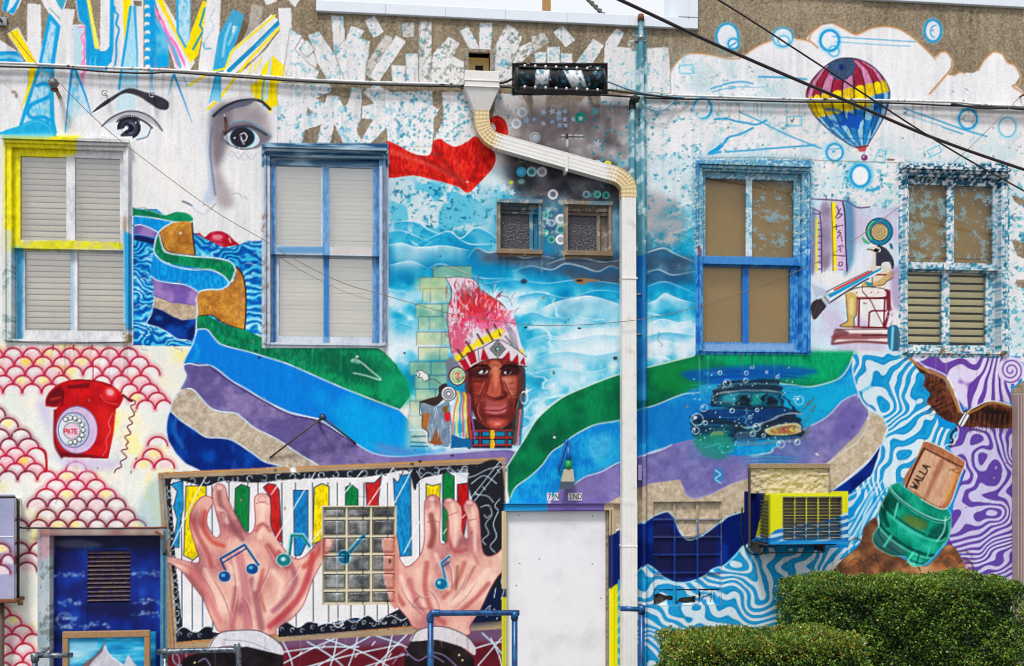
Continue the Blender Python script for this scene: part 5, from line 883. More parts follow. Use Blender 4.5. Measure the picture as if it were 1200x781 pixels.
    for Hh in (H1, H2):
        poly(spl(Hh, True,4), SK); line(spl(Hh, True,4)[:-6],(150,70,84),1.2, .75, .3, s=False)
    def sh(p, c, w_, a=.72, f=1.6): line(p, c, w_, a, f)
    RO = (176,84,86); DK = (136,84,92); HL = (244,214,200)
    for p, c, w_ in (([(226,610),(232,628),(242,646),(248,664)], RO,5),([(240,600),(238,618),(248,634),(262,640)],(190,70,60),5),([(256,574),(258,590),(266,606),(276,622),(284,632)], DK,6),([(255,596),(262,600),(266,612)], HL,4),([(308,586),(306,610),(304,630)], HL,5),([(300,622),(308,614),(316,622)], RO,4),([(314,640),(326,656),(336,664),(326,648)],(170,80,84),7),([(280,650),(286,680),(290,735)],(190,120,130),10),([(296,680),(300,700),(306,736)],(150,90,100),8),([(276,690),(272,736)],(176,104,110),7),([(340,660),(346,680),(336,700),(320,716)],(164,90,110),6),([(366,650),(362,672),(350,700),(332,720),(316,734)],(176,56,70),7),([(378,640),(366,656),(356,664)],(190,80,70),6),([(224,670),(240,690),(250,712),(258,728)],(214,130,130),6),([(240,668),(252,690),(264,716)], HL,5),([(320,670),(330,684),(326,700)], HL,6),([(296,650),(300,670),(298,690)], HL,5),([(206,658),(220,664),(236,676)],(200,120,120),4),([(262,656),(272,668)], HL,5),([(308,668),(304,690),(310,716)], RO,3),
                   ([(455,640),(456,660),(462,690),(472,708)], RO,6),([(505,604),(508,625),(504,640)],(130,60,56),7),([(506,586),(507,596)], HL,4),([(530,592),(534,612),(532,640)], HL,5),([(524,612),(526,634),(534,646),(546,644)], RO,4),([(554,596),(556,620),(556,650)], HL,5),([(548,610),(552,640),(560,660)],(190,120,124),4),([(500,660),(498,690),(506,716),(520,730)], RO,6),([(480,680),(488,706),(504,728)],(190,110,120),6),([(470,676),(478,700)], HL,5),([(520,700),(536,680),(544,660)],(180,100,90),5),([(530,706),(552,690),(572,668)], HL,6),([(540,716),(558,700),(572,684)], RO,5),([(510,650),(520,670),(526,690)], HL,5),([(536,664),(534,690)],(120,70,60),2.4),([(556,664),(542,690)],(150,90,80),2),([(490,700),(484,710),(500,714)], DK,1.6)): sh(p, c, w_)
    for pth in ([(270,650),(276,690),(268,730)],[(300,700),(310,680),(316,664)],[(250,680),(262,700),(270,724)],[(330,690),(344,676),(352,660)],[(284,700),(292,716),(296,738)],[(310,640),(322,660),(330,668)],[(500,690),(510,700),(516,716)],[(482,690),(494,700),(506,700)],[(548,672),(540,690),(528,706)],[(560,680),(546,700),(530,716)],[(470,690),(480,706),(496,722)],[(520,652),(528,668),(530,690)],[(234,672),(246,690),(254,712)]): line(pth,(150,92,120),1.1, .65, .4, taper='both'); line([(x+2, y-1) for x, y in pth],(246,220,208),1.2, .6, .5, taper='both')
    for x, y, rx, ry in ((257,572,4,3.4),(307,585,5,4),(506,585,4,3.6),(526,586.5,4.4,2.6),(550,589,4.4,3),(386,637,3.4,4)): ell(x, y, rx, ry,(232,190,188), .9, .8); ring(x, y, rx, ry,(150,80,84), .7, .6)
    for p in ([(300,590),(307,588),(314,591)],[(300,617),(307,614),(315,618)],[(254,605),(261,600),(264,606)],[(500,612),(508,610),(514,612)],[(527,604),(536,600)],[(550,610),(558,608)]): line(p,(150,80,80),1, .7, .3)
    # cuffs and dark sleeves
    poly(spl([(243,762),(250,748),(262,741),(285,738),(305,740),(320,748),(330,758),(331,768),(310,764),(270,757),(252,760)], True,5), mix((196,196,208),(232,230,234), lambda sl: N_STROKE[sl])); line([(244,760),(252,747),(264,740),(300,739),(320,748),(331,758)],(60,50,66),1.2, .8); line([(262,750),(290,752),(316,762)],(150,150,166),1.2, .7)
    poly([(200,880),(214,772),(244,762),(290,758),(332,768),(334,880)],(30,26,30), tex=(N_MED, .3))
    poly(spl([(481,752),(488,740),(500,735),(520,735),(544,744),(556,756),(556,768),(540,758),(510,750)], True,5), mix((200,196,204),(226,222,224), lambda sl: N_STROKE[sl])); poly([(470,880),(474,764),(482,752),(512,750),(540,758),(556,772),(560,880)],(34,28,30), tex=(N_MED, .3)); line([(481,752),(488,740),(502,735),(522,735),(546,745),(557,758)],(60,50,60),1.2, .8)
    for p in ([(460,778),(470,766),(478,768),(474,760)],[(478,766),(490,774),(504,768),(520,776)],[(504,764),(520,768),(536,782)],[(232,776),(240,772),(246,780)]): line(p,(160,140,190),1.4, .8)
    for x, y in ((538,768),(542,774),(228,777)): ell(x, y,1.4,1.4,(220,206,160), .9)
    # glints drawn across the glass
    for p in (t([(300,210),(110,610)]), t([(800,200),(750,270)]), t([(1030,130),(780,550)]), t([(1080,480),(940,665)]), t([(330,160),(300,215)]), u([(240,120),(130,260)]), u([(440,100),(270,350)]), u([(560,110),(440,340)]), u([(780,490),(760,520)]), u([(900,400),(880,420)]), u([(610,440),(510,640)])): line(p,(236,244,250),1.3, .9, s=False)
    ell(343.5,551,3.4,3.4,(244,250,255), .95,1.6); line([(336,546),(351,556)],(244,250,255), .9, .8)
    # notes
    NB = (16,66,124)
    line(t([(425,680),(580,590),(672,720)]),(150,200,230),4, .7, .4, s=False); line(t([(472,790),(425,682),(580,592),(668,720)]), NB,2.4, s=False); line(t([(442,706),(592,615)]), NB,1.6, s=False)
    for x, y in ((263,676),(295.5,667)): ell(x, y,7.6,7,(150,200,230), .8); ell(x, y,6.8,6.2,(18,74,140)); ell(x-1.6, y-1.6,2.6,2,(120,190,230), .9, .8)
    TE = (20,120,130); line(t([(860,650),(880,530),(950,530),(995,590),(990,610)]),(170,214,220),5.4, .8, s=False); line(t([(868,655),(882,532),(950,535),(995,600)]), TE,3, s=False); ell(332.5,656.5,9,8,(170,214,220), .9); ell(332.5,656.5,8,7, TE); ell(332,655.5,3,2.4,(214,226,246), .9,1.2)
    line(u([(120,655),(160,640),(250,535)]),(150,206,226),6.4, .8, s=False); line(u([(150,650),(180,620),(250,540)]),(16,100,140),4, s=False); ell(403,653.5,8.4,9,(150,206,226), .9); ell(403,653.5,7.2,7.8,(14,96,136)); ell(401,651,2.4,2.4,(60,160,190), .8,1)
    line(w([(790,260),(745,105),(800,65)]),(170,210,230),4, .7, s=False); line(w([(785,260),(748,108),(798,68)]),(16,110,160),2.4, s=False); line(w([(758,130),(800,100)]),(16,90,140),1.8, s=False); ell(517,684.5,8,7.6,(150,206,226), .9); ell(517,684.5,7,6.6,(16,104,154)); ell(514.5,683,2,2,(196,230,240), .9, .6)

def paint_misc():
    # rain-worn plaster, hairline cracks and nail holes
    r = np.random.RandomState(44)
    for k in range(60):
        x, y = r.uniform(0,1200), r.uniform(110,660); ell(x, y, r.uniform(.6,1.3), r.uniform(.6,1.2),(60,56,56), .7)
    for x, y in ((300,411),(304,419),(483,544),(492,541),(530,534)): ell(x, y,2,1.6,(40,44,50), .85, .3)
    line([(0,94),(20,112),(26,130)],(176,168,150),1, .4); ell(16,108,3,2,(150,136,116), .8, .6); ell(19,112,2,3,(120,110,96), .7, .6)
    for x in (60,130,200,300,420): line([(x,96),(x+1,110),(x-1,124)],(190,184,174),1.6, .35,1)
    line([(10,82),(60,84),(140,90),(260,98)],(140,130,120), .8, .5, s=False)
    # deep blue strip beside the leader on the painted sky
    poly([(748,300),(756,300),(756,520),(748,520)],(16,96,170), .6,2)
    spoly([(160,600),(188,560),(192,640),(180,660)],(150,190,214), .5,6)

def paint_all():
    paint_base(); paint_rays(); paint_clouds_right(); paint_quads(); paint_sky();
    paint_face(); paint_scales(); paint_ribbon_left(); paint_ribbon_right(); paint_marble(); paint_ribbon_right_lines(); paint_car(); paint_balloon(); paint_egypt(); paint_bird_bottle(); paint_chief(); paint_piano(); paint_misc()
    # chips, cracks and rain runs
    r = np.random.RandomState(71)
    for k in range(70):
        x, y = r.uniform(-20,1220), r.uniform(96,700); q = jag(ellp(x, y, r.uniform(.8,2.6), r.uniform(.6,1.6), r.uniform(0,3),9), .5,2, k); poly(q,((150,136,114),(236,234,230),(96,88,80))[k % 3], .8)
    for k in range(16):
        x, y = r.uniform(0,1200), r.uniform(120,640); p = [(x, y)]
        for j in range(6): p.append((p[-1][0] + r.uniform(-4,9), p[-1][1] + r.uniform(-2,6)))
        line(p,(70,64,62), .7, .5, s=False)
    for x0, x1, y, n in ((6,152,404,22),(310,452,408,18),(818,947,416,16),(1058,1178,418,16),(583,636,299,8),(661,716,301,8),(0,540,84,46),(700,1200,122,44),(376,815,30,36),(1040,1200,12,14),(876,990,655,14),(200,590,748,16)):
        for k in range(n):
            x = r.uniform(x0, x1); L = r.uniform(8,46); line([(x, y),(x + r.uniform(-1,1), y + L*.5),(x + r.uniform(-1.5,1.5), y + L)],(92,82,72) if r.rand() < .7 else (236,234,230), r.uniform(.8,2.4), r.uniform(.12, .34), .6, taper='end')
    # worn paint: slight fading and grain over everything
    g = (N_BIG - .5)*.05 + (N_GRAIN - .5)*.08 + (N_STREAK - .5)*.05
    np.clip(CAN * (1 + g[..., None]),0,1, out=CAN)

def paint_ribbon_right_lines():
    for L in ([(999,418),(1000,440),(1008,466),(1018,480),(1034,489),(1040,505),(1032,524),(1031,535),(1022,556),(1010,572),(990,584)],): line(L,(206,218,230),1.6, .95)
def paint_fixtures():
    """paint carried on window trim, doors, glass blocks, the conditioner and boxes"""
    WT = ramp([(.3,(196,200,208)),(.55,(226,227,230)),(.8,(238,238,240))], lambda sl: N_SOFT[sl]*.5 + N_STROKE[sl]*.5)
    # first window: white, yellow upper left, blue lower sides
    poly(rect(3,160,155,404), WT); poly([(4,160),(95,160),(88,180),(60,186),(24,186),(24,282),(10,300),(4,290)],(236,226,20), .96,3, tex=(N_STROKE, .12)); poly([(3,158),(60,156),(64,166),(3,166)],(150,206,236), .7,2); poly([(3,160),(8,166),(8,400),(3,400)],(226,228,222), .8,1.2); poly(rect(3,270,15,400),(214,220,214), .8,3)
    poly([(22,283),(76,281),(142,284),(144,292),(20,292)],(226,222,40), .95,1.5, tex=(N_SPK2, .2)); speckle(poly_mask(rect(20,280,146,293), False,1),(196,190,150), .58, N_SPK2, .7)
    poly([(15,290),(25,290),(24,398),(17,398)],(36,140,210), .75,2, tex=(N_STROKE, .2)); poly([(146,270),(154,276),(155,388),(148,388)],(30,150,222), .92,2); poly(rect(78,292,84,386),(120,170,210), .5,2); poly([(141,292),(146,292),(146,390),(141,390)],(130,176,214), .6,2); ell(147,264,3,10,(170,140,110), .7,2); speckle(poly_mask(rect(3,300,16,400), False,1),(120,150,160), .6, N_SPK2, .6); speckle(poly_mask(rect(142,380,156,402), False,1),(150,126,90), .56, N_SPK2, .8)
    for y0, y1 in ((166.5,168),(173,174.3)): poly(rect(70, y0,150, y1),(150,140,124), .5, .5)
    line([(8,400),(60,403),(150,401)],(96,84,70),1, .6, s=False)
    # second window: navy streaks over the head, lavender-grey lower
    poly(rect(307,168,455,408), WT); poly(rect(307,168,455,196), mix((30,74,116),(150,180,206), lambda sl: sst(.4, .7, N_HSTR[sl]*.6 + N_SOFT[sl]*.4)), .9,1.5); poly(rect(307,176,455,180),(206,218,228), .6,1); poly(rect(307,184,455,187),(200,214,226), .6,1); poly(rect(307,190,455,408),(170,190,222), .35,4)
    for x0, x1, c, a in ((310,314,(150,156,172), .7),(318,322,(120,150,196), .5),(440,445,(60,116,190), .75),(448,452,(90,110,150), .8),(318,323,(60,120,196), .7),(378,386,(60,120,196), .6),(436,441,(70,130,200), .6)): poly(rect(x0,196, x1,402), c, a,1.2, tex=(N_STROKE, .25))
    poly(rect(379,300,385,394),(50,120,196), .8, .8); poly(rect(324,289,380,297),(90,140,200), .8,2); poly(rect(390,290,436,298),(214,200,190), .7,2); speckle(poly_mask(rect(306,240,316,404), False,1),(150,130,120), .6, N_SPK2, .6)
    # third: blue
    poly(rect(815,188,950,416), mix((40,110,196),(90,156,220), lambda sl: sst(.35, .65, N_STROKE[sl]))); m = poly_mask([(815,188),(950,188),(950,262),(930,300),(815,300)], False,14); blend(m,(150,190,210), .75); speckle(poly_mask([(812,186),(952,186),(952,280),(812,290)], False,5),(24,90,120), .5, N_SPK3, .85); speckle(poly_mask([(812,186),(952,186),(952,300),(812,300)], False,5),(220,232,236), .58, N_SPK3, .8); poly(rect(826,300,932,310),(70,130,206), .8,2); poly(rect(824,402,934,412),(150,176,222), .8,2); poly(rect(873,310,880,402),(40,110,200), .9, .8)
    speckle(poly_mask(rect(874,206,884,300)),(220,230,236), .5, N_SPK2, .7); line([(818,290),(819,300)],(150,40,30),2, .7)
    # fourth: white sponged all over with blue
    poly(rect(1055,194,1181,418), WT)
    sp = poly_mask(rect(1053,192,1183,420)); speckle(sp,(110,172,200), .5, N_SPK3, .8); speckle(sp,(40,116,156), .6, N_SPK3, .8); speckle(poly_mask(rect(1053,192,1183,222), False,4),(24,80,110), .48, N_SPK3, .85); poly(rect(1165,240,1172,410),(150,170,186), .4,2)
    speckle(poly_mask(rect(1100,404,1180,418), False,1),(120,92,60), .62, N_SPK2, .8)
    # little windows
    for o in ((582,234,636,299),(660,236,718,301)):
        poly(rect(*o), mix((120,114,108),(156,146,132), lambda sl: N_STROKE[sl])); poly(rect(o[0], o[3]-7, o[2], o[3]+2), mix((120,104,88),(170,150,124), lambda sl: N_HSTR[sl]), .95,1)
    poly(rect(621,244,634,294),(60,130,176), .85,2); poly(rect(582,234,632,240),(90,140,176), .6,2); poly(rect(586,240,620,250),(60,76,84), .8,1); poly(rect(668,242,706,252),(96,84,72), .7,1); poly(rect(690,236,712,242),(80,130,160), .6,2); speckle(poly_mask(rect(582,234,718,300)),(206,196,180), .64, N_SPK2, .6)
    # glass blocks, then the notes and thumb that run across them
    poly(rect(377,593,465,709),(214,208,186))
    bx = [378,406.2,434.8,463.5]; by = [594,608.2,629,650,671.6,692.5,708]
    for i in range(3):
        for j in range(6): poly(rect(bx[i]+2, by[j]+2, bx[i+1]-2, by[j+1]-2), ramp([(.3,(44,46,48)),(.45,(84,86,88)),(.58,(130,132,132)),(.75,(168,170,168))], lambda sl: N_MED[sl]*.55 + N_SPK2[sl]*.45),1, .5); line(rect(bx[i]+3, by[j]+3, bx[i+1]-3, by[j+1]-3),(50,50,40), .9, .6, s=False, closed=True)
    for x in (394.5,425,454): line([(x,594),(x,708)],(170,176,190) if x < 400 else (70,80,100),1.6, .7, s=False)
    SKN = mix((196,130,116),(222,166,150), lambda sl: N_SOFT[sl]); spoly([(448,633),(456,631),(466,634),(466,708),(458,708),(454,694),(450,676),(450,654)], SKN, .95, .6); line([(448,634),(450,660),(450,678),(457,700)],(226,206,206),1, .8); spoly([(376,634),(384,631),(390,635),(386,646),(377,656)],(206,140,128), .95, .5); ell(385,637,3.4,4,(232,196,192), .9, .6)
    u = lambda p: T(380,530, .18333, p)
    line(u([(120,655),(160,640),(250,535)]),(150,206,226),6.4, .8, s=False); line(u([(150,650),(180,620),(250,540)]),(16,100,140),4, s=False); ell(403,653.5,8.4,9,(150,206,226), .9); ell(403,653.5,7.2,7.8,(14,96,136)); ell(401,651,2.4,2.4,(60,160,190), .8,1); ell(456.5,658,1.4,3,(40,30,30), .9)
    # muntin tint on the painted-over window
    for x in (791,818): line([(x,612),(x,680)],(30,80,176),2.2, .75, s=False); line([(x,588),(x,612)],(150,140,120),1.6, .6, s=False)
    for y in (609,629.5,650.3,671.5): line([(766, y),(845, y)],(40,84,170) if y > 640 else (96,110,150),2, .6, s=False)
    # white door frame: the ribbon's colours carried over the head, navy and yellow jamb
    poly(rect(590,590,641,599),(30,140,214)); poly(rect(641,590,708,599),(120,104,170)); poly(rect(708,590,727,599),(190,172,146)); poly(rect(713,596,722,628),(196,180,150)); poly([(713,628),(724,624),(724,686),(713,690)],(12,36,110)); poly([(714,690),(724,684),(724,870),(714,870)],(228,222,20),1, .5); line([(716,598),(716,690)],(80,70,70),1.2, .7, s=False)
    poly(rect(588,599,594,690),(200,186,150)); poly(rect(588,700,594,870),(200,196,60))
    # blue door
    poly(rect(44,620,196,872), ramp([(.3,(8,18,76)),(.5,(10,40,130)),(.66,(16,74,178)),(.8,(30,100,200))], lambda sl: N_BIG[sl]*.55 + N_SOFT[sl]*.45)); poly(rect(55,625,190,644),(26,24,50), .8,5); spoly([(62,636),(90,633),(118,640),(100,643),(70,642)],(120,124,150), .55,2.5)
    r = np.random.RandomState(61)
    for cx, cy, w_ in ((80,677,22),(170,675,18),(78,709,14),(172,708,18),(168,722,18),(74,728,12),(108,736,18),(80,738,20),(126,675,14)):
        for k in range(26): x = cx + r.uniform(-w_, w_); y = cy + r.normal(0,1.6) - 2.5*(1-abs(x-cx)/w_); ell(x, y, r.uniform(1,3), r.uniform(.5,1.4),(190,206,232), .4, .8)
    ring(72,728,9,8,(170,190,224),2.4, .5,1.2)
    for x in (92,157): line([(x,640),(x,781)],(6,20,70), .8, .6, s=False)
    poly(rect(44,620,59,872), mix((150,166,178),(196,204,210), lambda sl: N_SOFT[sl])); speckle(poly_mask(rect(46,622,60,872)),(110,120,120), .58, N_SPK2, .7); poly([(46,620),(60,622),(60,650),(46,660)],(196,150,160), .7,3); poly(rect(188,620,196,872), mix((70,116,150),(110,156,184), lambda sl: N_STROKE[sl])); poly(rect(46,620,192,628), mix((150,90,100),(206,196,170), lambda sl: N_SOFT[sl]), .9,1)
    # framed picture: sky, pale peak with a dark side
    poly(rect(70,742,180,870), ramp([(.3,(16,120,190)),(.55,(40,156,214)),(.75,(150,206,232))], lambda sl: N_HSTR[sl]*.7 + N_SOFT[sl]*.3)); poly([(80,752),(116,752),(110,768),(80,782)],(206,222,232), .6,5)
    poly(spl([(122,754),(125,762),(132,771),(146,781),(170,800),(176,870),(74,870),(80,800),(98,780),(112,770),(120,762)], True,4), mix((176,176,190),(214,212,220), lambda sl: N_STROKE[sl])); poly([(122,755),(120,764),(108,776),(98,790),(90,800),(84,800),(98,778),(112,768)],(110,80,84), .85, .8); line([(123,756),(128,767),(146,781)],(240,240,244),1.2, .8); poly(spl([(150,768),(156,776),(162,786),(140,786),(146,778)], True),(196,198,208)); line([(123,752),(122,756)],(120,110,120),1.5)
    # conditioner: yellow above, blue waves below, navy left cheek
    poly([(874,576),(994,576),(994,640),(874,640)],(214,216,24)); poly([(872,576),(897,576),(893,600),(884,636),(872,640)],(10,30,96)); poly([(896,580),(902,580),(902,630),(888,630)],(110,112,40), .5,1)
    poly(rect(917,582,987,634), mix((110,104,80),(140,132,104), lambda sl: N_FINE[sl])); 
    for x in (931.5,945,959,973): line([(x,583),(x,612)],(214,212,30),1.6, .9, s=False)
    for y in (590,597,604): line([(918, y),(986, y)],(196,194,40),1, .8, s=False)
    wav = [(872,640),(880,634),(892,626),(900,630),(908,622),(918,618),(932,616),(945,612),(960,613),(975,608),(994,600),(994,642),(872,642)]
    stripes(wav,(14,110,190),(190,214,232),(70,160,214), warped(.75,1.4,8, N_S2)); poly(rect(917,612,987,633),(96,96,104), .45,2); poly([(896,634),(994,634),(994,642),(896,642)],(16,130,214), .85,1)
    # lilac meter box with scales across its lower half
    poly(rect(-60,580,18,706), mix((150,152,186),(176,176,204), lambda sl: N_SOFT[sl])); scales([(637,[(-12,12)],1),(650,[(-24,0),(1,17)],1),(662,[(-12,12)],1)])
    # splice case: black with patches of white and blue
    poly(rect(600,74,712,112),(26,24,28)); poly([(629,80),(644,80),(642,107),(626,106)], WT); poly([(660,82),(680,80),(690,107),(672,107)], WT); sp = poly_mask(rect(603,78,708,108)); speckle(sp,(40,110,140), .6, N_SPK, .85); speckle(sp,(190,206,214), .7, N_SPK2, .8)
    # conduits: sponged teal and white above, mural colours below
    for x0, x1 in ((745,758),(736.5,744.5)):
        poly(rect(x0,20 if x0 > 740 else 118, x1,310), mix((60,124,156),(140,184,200), lambda sl: N_SOFT[sl]*.5+N_SPK2[sl]*.5), .95, .6); speckle(poly_mask(rect(x0,20, x1,300)),(214,226,230), .56, N_SPK2, .8); poly(rect(x0,300, x1,470), mix((16,90,170),(60,150,214), lambda sl: N_SOFT[sl]), .9,2)
# ---------------------------------------------------------------- geometry helpers
FW = Vector((math.sin(THETA), math.cos(THETA),0)); RT = Vector((math.cos(THETA),-math.sin(THETA),0)); CAMV = Vector((CX, CY, CAMZ))
def at(px, py, Y=0.0):
    """photograph point -> place on the upright plane at depth Y (wall face is Y = 0, street side negative)"""
    d = FW + RT * ((px - 600) / F) + Vector((0,0,(YH - py) / F))
    t = (Y - CY) / d.y
    return CAMV + d * t
def proj(P):
    """wall places -> photograph points (numpy)"""
    P = np.asarray(P, float); q = P - np.array([CX, CY, CAMZ])
    dep = q[...,0]*FW.x + q[...,1]*FW.y
    return 600 + F*(q[...,0]*RT.x + q[...,1]*RT.y)/dep, YH - F*q[...,2]/dep
def RX(px, Y=0.0): return at(px, YH, Y).x
def RZ(px, py, Y=0.0): return at(px, py, Y).z
PXM = .0075

ALB = .93
def lin(c): 
    c = np.clip(np.asarray(c, np.float32),0,1); return np.where(c <= .04045, c/12.92,((c+.055)/1.055)**2.4)
def L3(r, g, b, k=ALB): return tuple(float(x)*k for x in lin(np.array([r, g, b])/255.0)) + (1.0,)

def sample_paint(px, py):
    x = np.clip((px - PX0) - .5,0, PAINT.shape[1]-1.001); y = np.clip((py - PY0) - .5,0, PAINT.shape[0]-1.001)
    xi = x.astype(int); yi = y.astype(int); fx = (x-xi)[:, None]; fy = (y-yi)[:, None]
    a = PAINT[yi, xi]*(1-fx) + PAINT[yi, xi+1]*fx; b = PAINT[yi+1, xi]*(1-fx) + PAINT[yi+1, xi+1]*fx
    return a*(1-fy) + b*fy

MATS = {}
def mat(name, color=(.5, .5, .5,1), rough=.6, metal=0.0, noise=0.0, nscale=20.0, bump=0.0, bscale=80.0, attr=None, color2=None, thr=None, spec=.4, bdist=.004):
    if name in MATS: return MATS[name]
    m = bpy.data.materials.new(name); m.use_nodes = True; t = m.node_tree; b = t.nodes['Principled BSDF']
    b.inputs['Roughness'].default_value = rough; b.inputs['Metallic'].default_value = metal; b.inputs['Specular IOR Level'].default_value = spec
    src = None
    if attr:
        a = t.nodes.new('ShaderNodeAttribute'); a.attribute_name = attr; src = a.outputs['Color']
    else:
        c = t.nodes.new('ShaderNodeRGB'); c.outputs[0].default_value = color; src = c.outputs[0]
    tc = t.nodes.new('ShaderNodeTexCoord')
    if color2 is not None:
        n = t.nodes.new('ShaderNodeTexNoise'); n.inputs['Scale'].default_value = nscale; n.inputs['Detail'].default_value = 5; n.inputs['Roughness'].default_value = .65
        t.links.new(tc.outputs['Object'], n.inputs['Vector'])
        r = t.nodes.new('ShaderNodeMapRange'); lo, hi = thr or (.45, .62); r.inputs[1].default_value = lo; r.inputs[2].default_value = hi
        t.links.new(n.outputs['Fac'], r.inputs[0])
        mx = t.nodes.new('ShaderNodeMix'); mx.data_type = 'RGBA'; mx.inputs['B'].default_value = color2
        t.links.new(r.outputs[0], mx.inputs['Factor']); t.links.new(src, mx.inputs['A']); src = mx.outputs['Result']
    if noise:
        n = t.nodes.new('ShaderNodeTexNoise'); n.inputs['Scale'].default_value = nscale*1.7; n.inputs['Detail'].default_value = 6; n.inputs['Roughness'].default_value = .7
        t.links.new(tc.outputs['Object'], n.inputs['Vector'])
        r = t.nodes.new('ShaderNodeMapRange'); r.inputs[1].default_value = .25; r.inputs[2].default_value = .75; r.inputs[3].default_value = 1-noise; r.inputs[4].default_value = 1+noise*.6
        t.links.new(n.outputs['Fac'], r.inputs[0])
        mx = t.nodes.new('ShaderNodeMix'); mx.data_type = 'RGBA'; mx.blend_type = 'MULTIPLY'; mx.inputs['Factor'].default_value = 1
        t.links.new(src, mx.inputs['A']); t.links.new(r.outputs[0], mx.inputs['B']); src = mx.outputs['Result']
    t.links.new(src, b.inputs['Base Color'])
    if bump:
        n = t.nodes.new('ShaderNodeTexNoise'); n.inputs['Scale'].default_value = bscale; n.inputs['Detail'].default_value = 5; n.inputs['Roughness'].default_value = .6
        t.links.new(tc.outputs['Object'], n.inputs['Vector'])
        bp = t.nodes.new('ShaderNodeBump'); bp.inputs['Strength'].default_value = bump; bp.inputs['Distance'].default_value = bdist
        t.links.new(n.outputs['Fac'], bp.inputs['Height']); t.links.new(bp.outputs[0], b.inputs['Normal'])
    MATS[name] = m
    return m

def glass_mat(name, gloss=.14, tint=(.95, .97, .97,1), splat=None, thr=(.6, .63), rough=.03, haze=0.0, nscale=9):
    m = bpy.data.materials.new(name); m.use_nodes = True; t = m.node_tree
    for n in list(t.nodes):
        if n.type != 'OUTPUT_MATERIAL': t.nodes.remove(n)
    out = [n for n in t.nodes if n.type == 'OUTPUT_MATERIAL'][0]
    tr = t.nodes.new('ShaderNodeBsdfTransparent'); tr.inputs[0].default_value = tint
    gl = t.nodes.new('ShaderNodeBsdfGlossy'); gl.inputs['Roughness'].default_value = rough; gl.inputs[0].default_value = (1,1,1,1)
    lw = t.nodes.new('ShaderNodeLayerWeight'); lw.inputs[0].default_value = .35
    mp = t.nodes.new('ShaderNodeMapRange'); mp.inputs[3].default_value = gloss; mp.inputs[4].default_value = .8; t.links.new(lw.outputs['Fresnel'], mp.inputs[0]); mp.inputs[1].default_value = .1
    mx = t.nodes.new('ShaderNodeMixShader'); t.links.new(mp.outputs[0], mx.inputs[0]); t.links.new(tr.outputs[0], mx.inputs[1]); t.links.new(gl.outputs[0], mx.inputs[2])
    last = mx.outputs[0]
    tc = t.nodes.new('ShaderNodeTexCoord')
    if haze:                                              # reflected haze put into the pane as a pale diffuse film
        df = t.nodes.new('ShaderNodeBsdfDiffuse'); df.inputs[0].default_value = (.5, .5, .48,1)
        n = t.nodes.new('ShaderNodeTexNoise'); n.inputs['Scale'].default_value = 2.4; n.inputs['Detail'].default_value = 5; t.links.new(tc.outputs['Object'], n.inputs['Vector'])
        r = t.nodes.new('ShaderNodeMapRange'); r.inputs[1].default_value = .3; r.inputs[2].default_value = .7; r.inputs[3].default_value = haze*.6; r.inputs[4].default_value = haze*1.3; t.links.new(n.outputs['Fac'], r.inputs[0])
        m2 = t.nodes.new('ShaderNodeMixShader'); t.links.new(r.outputs[0], m2.inputs[0]); t.links.new(last, m2.inputs[1]); t.links.new(df.outputs[0], m2.inputs[2]); last = m2.outputs[0]
    if splat is not None:                                 # paint spatter stuck to the pane
        df = t.nodes.new('ShaderNodeBsdfDiffuse'); df.inputs[0].default_value = splat
        n = t.nodes.new('ShaderNodeTexNoise'); n.inputs['Scale'].default_value = nscale; n.inputs['Detail'].default_value = 6; n.inputs['Roughness'].default_value = .72; t.links.new(tc.outputs['Object'], n.inputs['Vector'])
        r = t.nodes.new('ShaderNodeMapRange'); r.inputs[1].default_value, r.inputs[2].default_value = thr; r.inputs[4].default_value = .62; t.links.new(n.outputs['Fac'], r.inputs[0])
        m2 = t.nodes.new('ShaderNodeMixShader'); t.links.new(r.outputs[0], m2.inputs[0]); t.links.new(last, m2.inputs[1]); t.links.new(df.outputs[0], m2.inputs[2]); last = m2.outputs[0]
    t.links.new(last, out.inputs[0]); MATS[name] = m
    return m

def add_obj(name, me, m=None, parent=None, label=None, cat=None, group=None, kind=None):
    o = bpy.data.objects.new(name, me); COL.objects.link(o)
    if m is not None and me is not None: me.materials.append(m)
    if parent is not None: o.parent = parent
    if label: o['label'] = label
    if cat: o['category'] = cat
    if group: o['group'] = group
    if kind: o['kind'] = kind
    return o
def thing(name, label, cat, loc=(0,0,0), group=None):
    o = bpy.data.objects.new(name, None); COL.objects.link(o); o['label'] = label; o['category'] = cat; o.empty_display_size = .1
    if group: o['group'] = group
    return o
def raw_mesh(name, V, Q, smooth=False):
    V = np.asarray(V, np.float32); me = bpy.data.meshes.new(name)
    if isinstance(Q, np.ndarray):
        me.vertices.add(len(V)); me.vertices.foreach_set('co', V.ravel())
        n, k = Q.shape
        me.loops.add(n*k); me.loops.foreach_set('vertex_index', Q.ravel().astype(np.int32))
        me.polygons.add(n); me.polygons.foreach_set('loop_start', np.arange(0, n*k, k, dtype=np.int32)); me.polygons.foreach_set('loop_total', np.full(n, k, np.int32))
        me.update(calc_edges=True)
    else:
        me.from_pydata([tuple(v) for v in V],[], Q)
    if smooth: me.polygons.foreach_set('use_smooth', np.ones(len(me.polygons), bool))
    me.update(); return me
